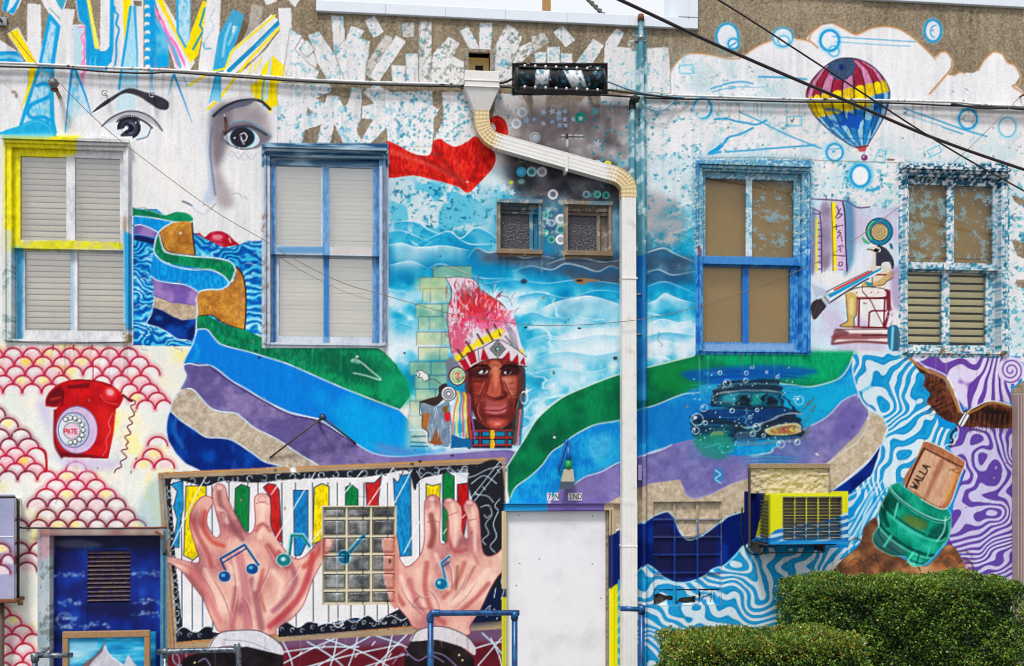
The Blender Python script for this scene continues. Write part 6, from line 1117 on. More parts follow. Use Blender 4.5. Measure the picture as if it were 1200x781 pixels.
def paint_attr(me, flat=True, off=(0,0), jitter=0):
    """lay the mural's paint on a mesh; flat: squarely onto the wall plane, else along the view"""
    n = len(me.vertices); co = np.empty(n*3, np.float32); me.vertices.foreach_get('co', co); co = co.reshape(-1,3).astype(float)
    if flat: co[:,1] = 0
    px, py = proj(co)
    c = lin(sample_paint(px + off[0], py + off[1])) * ALB
    a = me.color_attributes.new('paint', 'FLOAT_COLOR', 'POINT')
    a.data.foreach_set('color', np.column_stack([c, np.ones(n)]).astype(np.float32).ravel())

def gbox_mesh(name, x0, x1, y0, y1, z0, z1, step=.009, cham=.0, paint=True, flat=True):
    """box whose faces are gridded finely enough to carry paint; front edges chamfered"""
    bm = bmesh.new()
    V = [bm.verts.new(p) for p in ((x0, y0, z0),(x1, y0, z0),(x1, y1, z0),(x0, y1, z0),(x0, y0, z1),(x1, y0, z1),(x1, y1, z1),(x0, y1, z1))]
    for f in ((0,1,5,4),(1,2,6,5),(2,3,7,6),(3,0,4,7),(4,5,6,7),(3,2,1,0)): bm.faces.new([V[i] for i in f])
    if cham: bmesh.ops.bevel(bm, geom=bm.edges[:], offset=min(cham, .3*min(x1-x0, z1-z0, y1-y0)), segments=1, affect='EDGES')
    if paint:
        for ax, lo, hi in ((0, x0, x1),(2, z0, z1),(1, y0, y1)):
            n = int((hi-lo)/step) if ax != 1 else int((hi-lo)/.04)
            for k in range(1, n+1 if n else 0):
                p = [0,0,0]; p[ax] = lo + (hi-lo)*k/(n+1); nn = [0,0,0]; nn[ax] = 1
                bmesh.ops.bisect_plane(bm, geom=bm.verts[:]+bm.edges[:]+bm.faces[:], plane_co=p, plane_no=nn)
    me = bpy.data.meshes.new(name); bm.normal_update(); bm.to_mesh(me); bm.free()
    if paint: paint_attr(me, flat)
    return me
def grid_box(name, x0, x1, y0, y1, z0, z1, step=.009, flat=True):
    """fast painted box: gridded front and side faces"""
    nx = max(1, int((x1-x0)/step)); nz = max(1, int((z1-z0)/step)); ny = max(1, int((y1-y0)/.03))
    xs = np.linspace(x0, x1, nx+1); zs = np.linspace(z0, z1, nz+1); ys = np.linspace(y0, y1, ny+1)
    V, Q = [],[]; base = 0
    def patch(A, B, fn, flip):
        nonlocal base
        a, b = np.meshgrid(A, B, indexing='ij'); P = fn(a.ravel(), b.ravel()); m, n = len(A), len(B)
        i, j = np.meshgrid(np.arange(m-1), np.arange(n-1), indexing='ij'); i = i.ravel(); j = j.ravel()
        q = np.column_stack([i*n+j,(i+1)*n+j,(i+1)*n+j+1, i*n+j+1]) + base
        V.append(P); Q.append(q[:, ::-1] if flip else q); base += len(P)
    patch(xs, zs, lambda a, b: np.column_stack([a, np.full_like(a, y0), b]), False)
    patch(ys, zs, lambda a, b: np.column_stack([np.full_like(a, x0), a, b]), True)
    patch(ys, zs, lambda a, b: np.column_stack([np.full_like(a, x1), a, b]), False)
    patch(xs, ys, lambda a, b: np.column_stack([a, b, np.full_like(a, z1)]), False)
    patch(xs, ys, lambda a, b: np.column_stack([a, b, np.full_like(a, z0)]), True)
    patch(xs, zs, lambda a, b: np.column_stack([a, np.full_like(a, y1), b]), True)
    me = raw_mesh(name, np.concatenate(V), np.concatenate(Q)); paint_attr(me, flat); return me

def pbox(name, x0, x1, y0, y1, z0, z1, parent, m='painted_trim', step=.009, **k):
    return add_obj(name, grid_box(name, min(x0, x1), max(x0, x1), y0, y1, min(z0, z1), max(z0, z1), step), MATS[m], parent, **k)
def box(name, x0, x1, y0, y1, z0, z1, m, parent=None, cham=.003, **k):
    return add_obj(name, gbox_mesh(name, min(x0, x1), max(x0, x1), min(y0, y1), max(y0, y1), min(z0, z1), max(z0, z1), cham=cham, paint=False), m, parent, **k)
def tube_mesh(name, pts, r, n=10, cap=True, prof=None, closed_prof=True, up=None):
    P = [Vector(p) for p in pts]; R = r if hasattr(r, '__len__') else [r]*len(P)
    V, Q = [],[]; prev = None
    prof = prof or [(math.cos(2*math.pi*k/n), math.sin(2*math.pi*k/n)) for k in range(n)]; n = len(prof)
    for i, p in enumerate(P):
        t = (P[min(i+1, len(P)-1)] - P[max(i-1,0)]).normalized()
        if up is not None: a = Vector(up).cross(t)
        else: a = (prev - t*prev.dot(t)) if prev is not None else (Vector((0,1,0)).cross(t) if abs(t.y) < .9 else Vector((1,0,0)).cross(t))
        a.normalize(); prev = a; b = t.cross(a)
        for u, v in prof: V.append(p + a*(u*R[i]) + b*(v*R[i]))
    for i in range(len(P)-1):
        for k in range(n): Q.append((i*n+k, i*n+(k+1) % n,(i+1)*n+(k+1) % n,(i+1)*n+k))
    if cap: Q.append(tuple(range(n))[::-1]); Q.append(tuple((len(P)-1)*n + k for k in range(n)))
    return raw_mesh(name, V, Q)
def tube(name, pts, r, m, parent=None, n=10, smooth=True, **k):
    me = tube_mesh(name, pts, r, n)
    if smooth: me.polygons.foreach_set('use_smooth', np.ones(len(me.polygons), bool))
    return add_obj(name, me, m, parent, **k)
def dense(pts, step=.05):
    out = [Vector(pts[0])]
    for a, b in zip(pts, pts[1:]):
        a, b = Vector(a), Vector(b); n = max(1, int((b-a).length/step))
        for k in range(1, n+1): out.append(a.lerp(b, k/n))
    return out
def smooth_path(pts, n=8):
    P = [Vector(p) for p in pts]; out = []
    for i in range(len(P)-1):
        p0, p1, p2, p3 = P[max(i-1,0)], P[i], P[i+1], P[min(i+2, len(P)-1)]
        for k in range(n):
            t = k/n; out.append(.5*((2*p1) + (p2-p0)*t + (2*p0-5*p1+4*p2-p3)*t*t + (3*p1-p0-3*p2+p3)*t**3))
    return out + [P[-1]]
def cyl(name, c, axis, r, h, m, parent=None, n=12, r2=None, **k):
    a = Vector(axis).normalized(); c = Vector(c)
    return tube(name,[c, c + a*h],[r, r if r2 is None else r2], m, parent, n, smooth=True, **k)
# ---------------------------------------------------------------- paint the lattice, then the materials
paint_all(); paint_fixtures()
PAINT = CAN.reshape(PH//PS, PS, PW//PS, PS,3).mean((1,3))
PAINT = PAINT.clip(0,1)**1.1; _l = PAINT.mean(2, keepdims=True); PAINT = np.clip(_l + (PAINT - _l)*1.08,0,1)
_s = np.clip(PAINT[...,2] - PAINT[...,0],0,1)*np.clip(PAINT[...,1]*2.2 - .2,0,1); PAINT[...,1] += .05*_s; PAINT[...,2] -= .055*_s
PAINT = np.clip(PAINT + .6*(PAINT - box_blur(PAINT,1)),0,1); del CAN, GX, GY       # keep paint edges crisp on the lattice
mat('mural_wall', attr='paint', rough=.8, bump=.5, bscale=90, noise=.06, nscale=40, spec=.08, bdist=.006)
mat('painted_trim', attr='paint', rough=.55, bump=.3, bscale=60, noise=.1, nscale=25, spec=.2, bdist=.003)
mat('painted_gloss', attr='paint', rough=.28, bump=.5, bscale=38, noise=.05, nscale=20, spec=.5, bdist=.012)
M_COPE = mat('white_sheet_metal', L3(222,230,240), .35,0, .05,6, .08,4)
M_DARK = mat('dark_room',(.012, .012, .013,1), .9)
M_SLAT = mat('cream_blind_slat', L3(255,240,214,1), .5,0, .06,5)
M_SLAT4 = mat('aged_cream_blind_slat', L3(255,238,186,1), .5,0, .08,5)
M_SHADE2 = mat('grey_roller_shade', L3(246,236,214,1), .7,0, .05,4)
M_WHITE = mat('white_gutter_metal', L3(226,225,222), .42,0, .08,8, .1,14, color2=L3(196,190,180), thr=(.56, .74))
M_CREAM = mat('cream_elbow_metal', L3(214,192,146), .45,0, .08,9, .05,20)
M_BLACK = mat('black_cable_rubber',(.014, .013, .014,1), .55)
M_PLUM = mat('dark_plum_cable',(.022, .012, .016,1), .5)
M_STEEL = mat('dull_steel',(.32, .33, .34,1), .42, .8, .15,30)
M_RUST = mat('rusty_iron', L3(120,72,48), .8, .2, .3,60)
M_BLUEPIPE = mat('blue_painted_pipe', L3(20,88,140), .32, .3, .25,18, color2=L3(28,46,96), thr=(.4, .65))
M_WORNPIPE = mat('worn_grey_blue_pipe', L3(120,128,134), .38, .5, .3,26, color2=L3(36,54,78), thr=(.42, .6))
M_DOOR = mat('white_door_paint', L3(228,228,232), .5,0, .06,3, .15,6, color2=L3(204,203,206), thr=(.5, .8))
M_YEL = mat('yellow_paint', L3(222,222,8), .45,0, .06,14)
M_GRILLE = mat('grille_dark', L3(70,70,62), .6, .2, .2,30)
M_FOAM = mat('peeling_cream_foam', L3(206,190,160), .9,0, .2,22,1.0,26, color2=L3(150,134,108), thr=(.55, .7), bdist=.03)
M_WOOD = mat('weathered_wood', L3(156,120,82), .7,0, .25,24)
M_GROUND = mat('asphalt',(.055, .055, .057,1), .9,0, .2,8, .5,120)
M_PAVE = mat('concrete_pavement',(.3, .29, .275,1), .85,0, .15,5, .3,90)
M_MAUVE = mat('mauve_beige_metal', L3(170,148,146), .45,0, .06,6)
M_LOUVRE = mat('brown_louvre', L3(104,84,78), .6,0, .25,30, color2=L3(60,52,110), thr=(.45, .6))
M_OBSC = mat('black_textured_glass', L3(46,46,56,1), .22,0, .3,40,1.0,60, spec=.7, bdist=.01)
M_GREYTRIM = mat('old_timber_trim', L3(150,140,126), .7,0, .25,30, color2=L3(110,84,60), thr=(.5, .65))
G_CLEAR = glass_mat('clear_pane', .22, haze=.04)
G_LOW = glass_mat('screened_pane', .035, haze=.02)
G_HAZE = glass_mat('hazy_pane', .29, haze=.12)
G_SPLAT = glass_mat('spattered_pane', .035, splat=L3(130,176,190), thr=(.54, .6), haze=.02, nscale=14)
G_SPLAT2 = glass_mat('heavily_spattered_pane', .035, splat=L3(140,180,186), thr=(.5, .57), haze=.03, nscale=14)
def screen_mat():
    m = bpy.data.materials.new('tan_screen_shade'); m.use_nodes = True; t = m.node_tree; b = t.nodes['Principled BSDF']; b.inputs['Roughness'].default_value = .8
    tc = t.nodes.new('ShaderNodeTexCoord'); wv = t.nodes.new('ShaderNodeTexWave'); wv.wave_type = 'BANDS'; wv.bands_direction = 'DIAGONAL'; wv.inputs['Scale'].default_value = 26; wv.inputs['Distortion'].default_value = 1.2; wv.inputs['Detail'].default_value = 1
    t.links.new(tc.outputs['Object'], wv.inputs['Vector'])
    mx = t.nodes.new('ShaderNodeMix'); mx.data_type = 'RGBA'; mx.inputs['A'].default_value = L3(184,146,84,1); mx.inputs['B'].default_value = L3(218,182,116,1)
    t.links.new(wv.outputs['Fac'], mx.inputs['Factor'])
    n = t.nodes.new('ShaderNodeTexNoise'); n.inputs['Scale'].default_value = 2.5; t.links.new(tc.outputs['Object'], n.inputs['Vector'])
    r = t.nodes.new('ShaderNodeMapRange'); r.inputs[3].default_value = .8; r.inputs[4].default_value = 1.15; t.links.new(n.outputs['Fac'], r.inputs[0])
    m2 = t.nodes.new('ShaderNodeMix'); m2.data_type = 'RGBA'; m2.blend_type = 'MULTIPLY'; m2.inputs['Factor'].default_value = 1; t.links.new(mx.outputs['Result'], m2.inputs['A']); t.links.new(r.outputs[0], m2.inputs['B']); t.links.new(m2.outputs['Result'], b.inputs['Base Color'])
    return m
M_SCREEN = screen_mat()

# ---------------------------------------------------------------- ground
def sheet(name, x0, x1, y0, y1, z, m, **k):
    return add_obj(name, raw_mesh(name,[(x0, y0, z),(x1, y0, z),(x1, y1, z),(x0, y1, z)],[(0,1,2,3)]), m, **k)
sheet('road',-400,400,-400,400,-.14, M_GROUND, kind='structure')
pv = add_obj('pavement', gbox_mesh('pavement',-60,60,-4.2,30,-.3,0, cham=.02, paint=False), M_PAVE, kind='structure')

# ---------------------------------------------------------------- the painted building
bld = thing('painted_building', 'stucco building covered with a bright mural, white coping along its parapet', 'building')
XL, XR = -5.6,6.6
ZNOTCH = RZ(600,23); XN0, XN1 = RX(373.5), RX(814)
ZTOP = RZ(1120,4)
OPEN = {}                                     # wall openings: name -> X0, X1, Z0, Z1
def opening(name, x0, y0, x1, y1):
    c = (x0 + x1)/2; OPEN[name] = (RX(x0), RX(x1), RZ(c, y1), RZ(c, y0)); return OPEN[name]
WIN = {'a': dict(o=(6,164,152,401), u=(23,77,87,140,184,282), m=(283,292), l=(26,80,88,143,294,387)),
       'b': dict(o=(310,174,452,405), u=(323,376,386,437,195,289), m=(290,299), l=(326,378,385,436,301,394)),
       'c': dict(o=(818,193,947,413), u=(827,875,882,931,210,301), m=(302,310), l=(825,873,880,929,312,401)),
       'd': dict(o=(1058,198,1178,415), u=(1066,1111,1119,1165,217,308), m=(309,316), l=(1063,1108,1117,1160,318,404))}
for k, w_ in WIN.items(): x0, y0, x1, y1 = w_['o']; opening(k, x0+3, y0+3, x1-3, y1-3)
opening('small1',585,239,632,295); opening('small2',664,241,713,297)
opening('block',378,594,463.5,708); opening('filled',765.5,588,845.5,710)
dw = opening('whitedoor',591.5,591,719,800); OPEN['whitedoor'] = (dw[0], dw[1],0, dw[3])
db = opening('bluedoor',49,622,192,800); OPEN['bluedoor'] = (db[0], db[1],0, db[3])
opening('scupper',549,63,574,88)

def build_wall():
    st = .0078
    xin0, xin1 = RX(-6), RX(1206); zin0, zin1 = RZ(600,790), ZTOP
    xs = np.concatenate([np.linspace(XL, xin0,30)[:-1], np.arange(xin0, xin1, st), np.linspace(xin1, XR,36)])
    zs = np.concatenate([np.linspace(0, zin0,18)[:-1], np.arange(zin0, zin1, st),[zin1]])
    def snap(a, v):
        i = int(np.argmin(abs(a - v))); a[i] = v
    for X0, X1, Z0, Z1 in OPEN.values():
        snap(xs, X0); snap(xs, X1); snap(zs, Z0) if Z0 > 0 else None; snap(zs, Z1)
    snap(xs, XN0); snap(xs, XN1); snap(zs, ZNOTCH)
    nx, nz = len(xs), len(zs)
    gx, gz = np.meshgrid(xs, zs, indexing='ij')
    V = np.column_stack([gx.ravel(), np.zeros(nx*nz), gz.ravel()])
    # the plaster face is a little uneven
    rr = np.random.RandomState(2); bumps = np.zeros(nx*nz)
    for k in range(14):
        kx, kz, ph = rr.uniform(-3,3), rr.uniform(-3,3), rr.uniform(0,6.28); bumps += np.sin(V[:,0]*kx + V[:,2]*kz + ph)
    V[:,1] = bumps * .0006
    i, j = np.meshgrid(np.arange(nx-1), np.arange(nz-1), indexing='ij'); i = i.ravel(); j = j.ravel()
    cx = (xs[i] + xs[i+1])/2; cz = (zs[j] + zs[j+1])/2
    keep = ~((cx > XN0) & (cx < XN1) & (cz > ZNOTCH))
    for X0, X1, Z0, Z1 in OPEN.values(): keep &= ~((cx > X0) & (cx < X1) & (cz > Z0) & (cz < Z1))
    i, j = i[keep], j[keep]
    Q = np.column_stack([i*nz+j,(i+1)*nz+j,(i+1)*nz+j+1, i*nz+j+1])
    used = np.zeros(nx*nz, bool); used[Q.ravel()] = True; remap = np.cumsum(used)-1
    me = raw_mesh('wall', V[used], remap[Q]); paint_attr(me)
    return add_obj('wall', me, MATS['mural_wall'], bld)
build_wall()
# body behind the face: side walls, roof slab, parapet backs
M_STUC = mat('side_stucco', L3(150,134,110), .9,0, .2,12, .5,60)
box('side_wall', XL, XL+.3, .004,9,0, ZTOP, M_STUC, bld); box('side_wall', XR-.3, XR, .004,9,0, ZTOP, M_STUC, bld); box('rear_wall', XL+.3, XR-.3,8.7,9,0, ZNOTCH, M_STUC, bld)
box('roof', XL+.3, XR-.3, .42,8.7, ZNOTCH-.5, ZNOTCH-.35, M_STUC, bld)
box('parapet_back', XL+.3, XN0, .36, .41, ZNOTCH-.6, ZTOP, M_STUC, bld); box('parapet_back', XN1, XR-.3, .36, .41, ZNOTCH-.6, ZTOP, M_STUC, bld); box('parapet_back', XN0+.002, XN1-.002, .36, .41, ZNOTCH-.6, ZNOTCH, M_STUC, bld)
# coping: white sheet metal, lapped lengths
def coping(x0, x1, z, hgt=.075):
    o = box('coping', x0, x1,-.035, .44, z-.02, z+hgt, M_COPE, bld, .004); return o
xm = RX(664)
coping(XN0-.02, xm, ZNOTCH); box('coping', xm+.001, XN1+.02,-.038, .443, ZNOTCH-.02, ZNOTCH+.077, M_COPE, bld, .004)
box('coping', XN1-.16, XN1+.021,-.041, .446, ZNOTCH+.079, ZTOP+.1, M_COPE, bld, .004); box('coping_seam', XN1-.076, XN1-.066,-.049,-.041, ZNOTCH+.08, ZTOP+.09, M_COPE, bld, .002)
box('coping', RX(1010), XR+.02,-.035, .44, ZTOP-.02, ZTOP+.1, M_COPE, bld, .004); box('coping', XL-.02, XN0-.022,-.035, .44, ZTOP+.001, ZTOP+.1, M_COPE, bld, .004)
box('coping', XN1+.023, RX(1009.5),-.033, .438, ZTOP+.001, ZTOP+.1, M_COPE, bld, .004)
for px in (450,520,590,735): box('coping_seam', RX(px), RX(px)+.012,-.0425,-.0352, ZNOTCH-.018, ZNOTCH+.07, M_COPE, bld, .001)
for px in (1090,1160): box('coping_seam', RX(px), RX(px)+.012,-.0405,-.0352, ZTOP-.018, ZTOP+.09, M_COPE, bld, .001)

def reveal(name, depth=.3, m=None, back=None):
    X0, X1, Z0, Z1 = OPEN[name]
    m = m or M_GREYTRIM
    V = [(X0, .001, Z0),(X1, .001, Z0),(X1, .001, Z1),(X0, .001, Z1),(X0, depth, Z0),(X1, depth, Z0),(X1, depth, Z1),(X0, depth, Z1)]
    o = add_obj('reveal', raw_mesh('reveal', V,[(0,1,5,4),(1,2,6,5),(2,3,7,6),(3,0,4,7)]), m, bld)
    add_obj('dark_interior', raw_mesh('dark_interior',[(X0-.3, depth, Z0-.3),(X1+.3, depth, Z0-.3),(X1+.3, depth, Z1+.3),(X0-.3, depth, Z1+.3)],[(0,1,2,3)]), back or M_DARK, bld)
def part_empty(name, parent, label=None):
    o = bpy.data.objects.new(name, None); COL.objects.link(o); o.parent = parent; o.empty_display_size = .1
    if label: o['label'] = label
    return o

def slats(parent, x0, x1, z0, z1, n, y, m, tilt=.5, cover=.86):
    h = (z1-z0)/n; me = None
    for k in range(n):
        z = z1 - (k+.5)*h
        if me is None:
            w = h*cover; c, s = math.cos(tilt), math.sin(tilt); V, Q = [],[]
            for e in range(5):                       # gently crowned slat
                u = (e/4 - .5)*w; b = .0022*(1-(2*e/4-1)**2)
                for xx in (0, x1-x0): V.append((xx,-u*s*.55 - b, u*c*1.0))
            for e in range(4): Q.append((2*e,2*e+1,2*e+3,2*e+2))
            me = raw_mesh('slat', V, Q, True); me.materials.append(m)
        o = bpy.data.objects.new('slat', me); COL.objects.link(o); o.parent = parent; o.location = (x0, y, z); o.rotation_euler = (random.uniform(-.14, .14), random.uniform(-.003, .003),0)

def window(key, label, glass_u, glass_l, blind):
    W = WIN[key]; ox0, oy0, ox1, oy1 = W['o']; c = (ox0+ox1)/2; u, l, mt = W['u'], W['l'], W['m']
    g = part_empty('window', bld, label); z = lambda py: RZ(c, py); x = RX
    reveal(key, .34, M_GREYTRIM)
    cw = lambda a, b, t: a + (b-a)*t
    ci0, ci1 = cw(ox0, u[0], .52), cw(ox1, u[3], .52)            # casing / sash joint
    ct = cw(oy0, u[4], .58)
    # casing with a stepped head moulding
    pbox('casing', x(ox0), x(ci0),-.03, .12, z(oy1), z(ct), g); pbox('casing', x(ci1), x(ox1),-.03, .12, z(oy1), z(ct), g)
    pbox('casing_edge', x(ox0)+.001, x(ox0+2.6),-.044,-.031, z(oy1-1), z(oy0+4), g); pbox('casing_edge', x(ox1-2.6), x(ox1)-.001,-.044,-.031, z(oy1-1), z(oy0+4), g)
    pbox('head_casing', x(ox0), x(ox1),-.031, .12, z(ct)+.001, z(oy0), g); pbox('head_moulding', x(ox0)-.012, x(ox1)+.012,-.075,-.033, z(oy0+3.6), z(oy0)-.001, g); pbox('head_moulding', x(ox0+2), x(ox1-2),-.052,-.033, z(oy0+7.4), z(oy0+4.2), g)
    # upper sash, outermost
    us = part_empty('upper_sash', g)
    def sash(nm, gx0, ga, gb, gx1, gy0, gy1, ytop, ybot, y, glass, m0, m1):
        t = .04
        pbox(nm+'_stile', x(m0), x(gx0), y, y+t, z(ybot), z(ytop), g); pbox(nm+'_stile', x(gx1), x(m1), y, y+t, z(ybot), z(ytop), g)
        pbox(nm+'_rail', x(gx0)+.0005, x(gx1)-.0005, y+.002, y+t-.002, z(gy0), z(ytop), g); pbox(nm+'_rail', x(gx0)+.0005, x(gx1)-.0005, y-.004, y+t-.002, z(ybot), z(gy1), g)
        pbox('muntin', x(ga), x(gb), y+.004, y+t-.004, z(gy1)+.0005, z(gy0)-.0005, g)
        for a, b in ((gx0, ga),(gb, gx1)):
            me = raw_mesh('pane',[(x(a), y+.02, z(gy1)),(x(b), y+.02, z(gy1)),(x(b), y+.02, z(gy0)),(x(a), y+.02, z(gy0))],[(0,1,2,3)]); add_obj('pane', me, glass[0] if (a == gx0) else glass[1], g)
    bpy.data.objects.remove(us)
    sash('upper_sash', u[0], u[1], u[2], u[3], u[4], u[5], ct+.2, mt[1], .012, glass_u, ci0+.2, ci1-.2)
    sash('lower_sash', l[0], l[1], l[2], l[3], l[4], l[5], mt[0]+3, oy1-3.2, .058, glass_l, ci0+.4, ci1-.4)
    pbox('sill', x(ox0+3), x(ox1-3),-.02, .11, z(oy1)+.001, z(oy1-2.8), g)
    X0, X1 = x(u[0])-.03, x(u[3])+.03
    if blind[0] == 'slats':
        slats(g, X0, X1, z(l[5])-.03, z(u[4])+.03, blind[1], .115, M_SLAT, .35)
        for q in (.3, .7): tube('blind_cord',[(X0+(X1-X0)*q,   .1, z(u[4])),(X0+(X1-X0)*q, .1, z(l[5]))], .0012, M_SLAT, g,5)
    elif blind[0] == 'shade':
        slats(g, X0, X1, z(l[5])-.03, z(u[4])+.03, blind[1], .115, M_SHADE2, .06, .97)
    elif blind[0] == 'screen':
        box('roller_shade', X0, X1, .105, .11, z(l[5])-.02, z(u[4])+.03, M_SCREEN, g,0)
    elif blind[0] == 'half':
        box('roller_shade', X0, X1, .105, .11, z(u[5]+4), z(u[4])+.03, M_SCREEN, g,0); tube('shade_hem',[(X0, .102, z(u[5]-8)),(X1, .102, z(u[5]-8))], .006, M_SCREEN, g,8)
        slats(g, X0, X1, z(l[5]-3), z(l[4]-6),10, .115, M_SLAT4, .45, .74)
    return g
random.seed(5)
wa = window('a', 'sash window with yellow paint on the upper left of its frame',(G_CLEAR, G_CLEAR),(G_CLEAR, G_CLEAR),('slats',31))
wb = window('b', 'sash window with navy streaked head and grey shade, beside the painted eye',(G_HAZE, G_HAZE),(G_HAZE, G_HAZE),('shade',40))
wc = window('c', 'bright blue framed sash window with tan screen shade',(G_LOW, G_SPLAT),(G_LOW, G_LOW),('screen',))
wd = window('d', 'sash window with white frame sponged in blue all over',(G_SPLAT2, G_SPLAT),(G_LOW, G_LOW),('half',))

# little obscured-glass windows
def small_window(key, o, gl, latch):
    g = part_empty('small_window', bld); X0, X1, Z0, Z1 = OPEN[key]; c = (o[0]+o[2])/2; z = lambda py: RZ(c, py); x = RX
    reveal(key, .2)
    pbox('casing', x(o[0]), x(o[0]+3.2),-.02, .1, z(o[3]), z(o[1]+4), g); pbox('casing', x(o[2]-3.2), x(o[2]),-.02, .1, z(o[3]), z(o[1]+4), g); pbox('head_casing', x(o[0]-1), x(o[2]+1),-.035, .1, z(o[1]+4), z(o[1]), g); pbox('sill', x(o[0]-1), x(o[2]+1),-.03, .1, z(o[3]+1), z(o[3]-4.5), g)
    pbox('sash_rail', x(o[0]+3), x(o[2]-3), .03, .08, z(gl[1]), z(gl[1]-4), g); pbox('head_board', x(o[0]+3), x(o[2]-3), .015, .08, z(gl[1]-4.2), z(o[1]+3.5), g); pbox('sash_rail', x(o[0]+3), x(o[2]-3), .03, .06, z(o[3]-4), z(gl[3]), g); pbox('sash_stile', x(gl[2]), x(gl[2]+4), .03, .06, z(gl[3]), z(gl[1]), g); pbox('sash_stile', x(o[0]+3.2), x(gl[0]), .03, .06, z(gl[3]), z(gl[1]), g); pbox('jamb_board', x(gl[2]+5), x(o[2]-3.3), .06, .09, z(gl[3]), z(gl[1]), g)
    box('pane', x(gl[0]), x(gl[2]), .05, .056, z(gl[3]), z(gl[1]), M_OBSC, g,0)
    if latch: tube('latch_chain', smooth_path([at(703,262, .02), at(704,268, .02), at(706,274, .025), at(704.5,276, .02), at(703,270, .02)]), .004, M_RUST, g,6)
small_window('small1',(583,235,634,297),(586,250,621,292), False); small_window('small2',(662,237,716,299),(666,252,700,294), True)

# glass-block window: 3 x 6 blocks, painted over in places
g = part_empty('glass_block_window', bld); reveal('block', .2)
bx = [378,406.2,434.8,463.5]; by = [594,608.2,629,650,671.6,692.5,708]; c = 420; z = lambda py: RZ(c, py)
for i in range(3):
    for j in range(6):
        x0, x1, z0, z1 = RX(bx[i]+1), RX(bx[i+1]-1), z(by[j+1]-1), z(by[j]+1); d = .016
        nx, nz = 18,16; U, Wd = np.meshgrid(np.linspace(0,1, nx), np.linspace(0,1, nz), indexing='ij')
        edge = np.minimum(np.minimum(U,1-U)*(x1-x0), np.minimum(Wd,1-Wd)*(z1-z0)); Y = .03 - d*np.clip(edge/.022,0,1)
        V = np.column_stack([(x0 + U*(x1-x0)).ravel(), Y.ravel(),(z0 + Wd*(z1-z0)).ravel()])
        ii, jj = np.meshgrid(np.arange(nx-1), np.arange(nz-1), indexing='ij'); ii = ii.ravel(); jj = jj.ravel()
        me = raw_mesh('glass_block', V, np.column_stack([ii*nz+jj,(ii+1)*nz+jj,(ii+1)*nz+jj+1, ii*nz+jj+1]), True); paint_attr(me); add_obj('glass_block', me, MATS['painted_gloss'], g)
for k in range(4): pbox('mortar_joint', RX(bx[k]-1), RX(bx[k]+1), .012, .1, z(708), z(594), g, 'mural_wall', .006)
for k in range(7):
    for i in range(3): pbox('mortar_joint', RX(bx[i]+1), RX(bx[i+1]-1), .0135, .1, z(by[k]+1), z(by[k]-1), g, 'mural_wall', .006)

# painted-over window, lower right
g = part_empty('painted_over_window', bld, 'small-paned window painted over in navy and sand, its bottom row broken'); reveal('filled', .075, None, mat('rubble_fill', L3(110,100,94), .9,0, .5,30,1,30, color2=L3(52,50,52), thr=(.45, .6), bdist=.03))
fx = [765.5,791,818,845.5]; fy = [588,609,629.5,650.3,671.5,692,710]; z = lambda py: RZ(805, py)
for i in range(3):
    for j in range(6):
        if j == 5: continue
        pbox('pane', RX(fx[i]+.8), RX(fx[i+1]-.8), .04, .05, z(fy[j+1]-.8), z(fy[j]+.8), g, 'painted_trim', .0078)
for k in range(4): pbox('muntin', RX(fx[k]-1.2), RX(fx[k]+1.2), .018, .06, z(710), z(588), g, 'painted_trim', .0078)
for k in range(7):
    if k == 5: continue
    for i in range(3): pbox('muntin', RX(fx[i]+1.25), RX(fx[i+1]-1.25), .021, .06, z(fy[k]+1.1), z(fy[k]-1.1), g, 'painted_trim', .0078)
def shard(pts, y):
    P = np.array(jag(pts, .5,3, int(pts[0][0])), float); n = len(P)
    V = [tuple(at(a, b, y)) for a, b in P] + [tuple(at(a, b, y+.008)) for a, b in P]
    bm = bmesh.new(); vv = [bm.verts.new(v) for v in V]; bm.faces.new(vv[:n]); bm.faces.new(vv[n:][::-1])
    for k in range(n): bm.faces.new((vv[k], vv[k+n], vv[(k+1) % n + n], vv[(k+1) % n]))
    bmesh.ops.triangulate(bm, faces=bm.faces[:]); bmesh.ops.subdivide_edges(bm, edges=[e for e in bm.edges if e.calc_length() > .03], cuts=2, use_grid_fill=True)
    me = bpy.data.meshes.new('pane_shard'); bm.to_mesh(me); bm.free(); paint_attr(me); add_obj('pane_shard', me, MATS['painted_trim'], g)
shard([(766.5,692),(790,692),(790,699),(780,698),(772,695),(767,697)], .04); shard([(766.5,709),(790,709),(789,704),(781,703),(776,707),(770,708)], .04)
shard([(792,692),(817,692),(817,698),(808,700),(796,701),(793,706)], .042); shard([(792,709),(817,709),(817,706),(804,707),(796,706)], .04)
shard([(819,692),(844,692),(844,709),(819,709),(820,703),(830,700),(838,703),(838,694),(822,699)], .04)

# white door
g = part_empty('white_door', bld); X0, X1, Z0, Z1 = OPEN['whitedoor']; reveal('whitedoor', .25)
zd = RZ(655,598.5)
pbox('door_head', X0, X1,-.012, .1, zd, Z1, g); pbox('drip_cap', X0-.03, RX(727),-.03,-.001, RZ(655,590.4), RZ(655,588.6), g)
pbox('door_jamb', RX(714), X1,-.012, .1,0, zd-.001, g); pbox('door_jamb', X0, RX(593.2),-.01, .1,0, zd-.001, g); box('door_stop', RX(711.5), RX(713.8), .02, .1,0, zd-.002, M_GREYTRIM, g)
dl = box('door_leaf', RX(593.6), RX(711.2), .045, .09, .02, zd-.006, M_DOOR, g, .004)
for px, py in ((609,660),(694,661),(632,655),(608,604),(694,605),(605,686),(704,701)): cyl('screw_head', at(px, py, .046),(0,-1,0), .006, .004, M_STEEL, g,8)
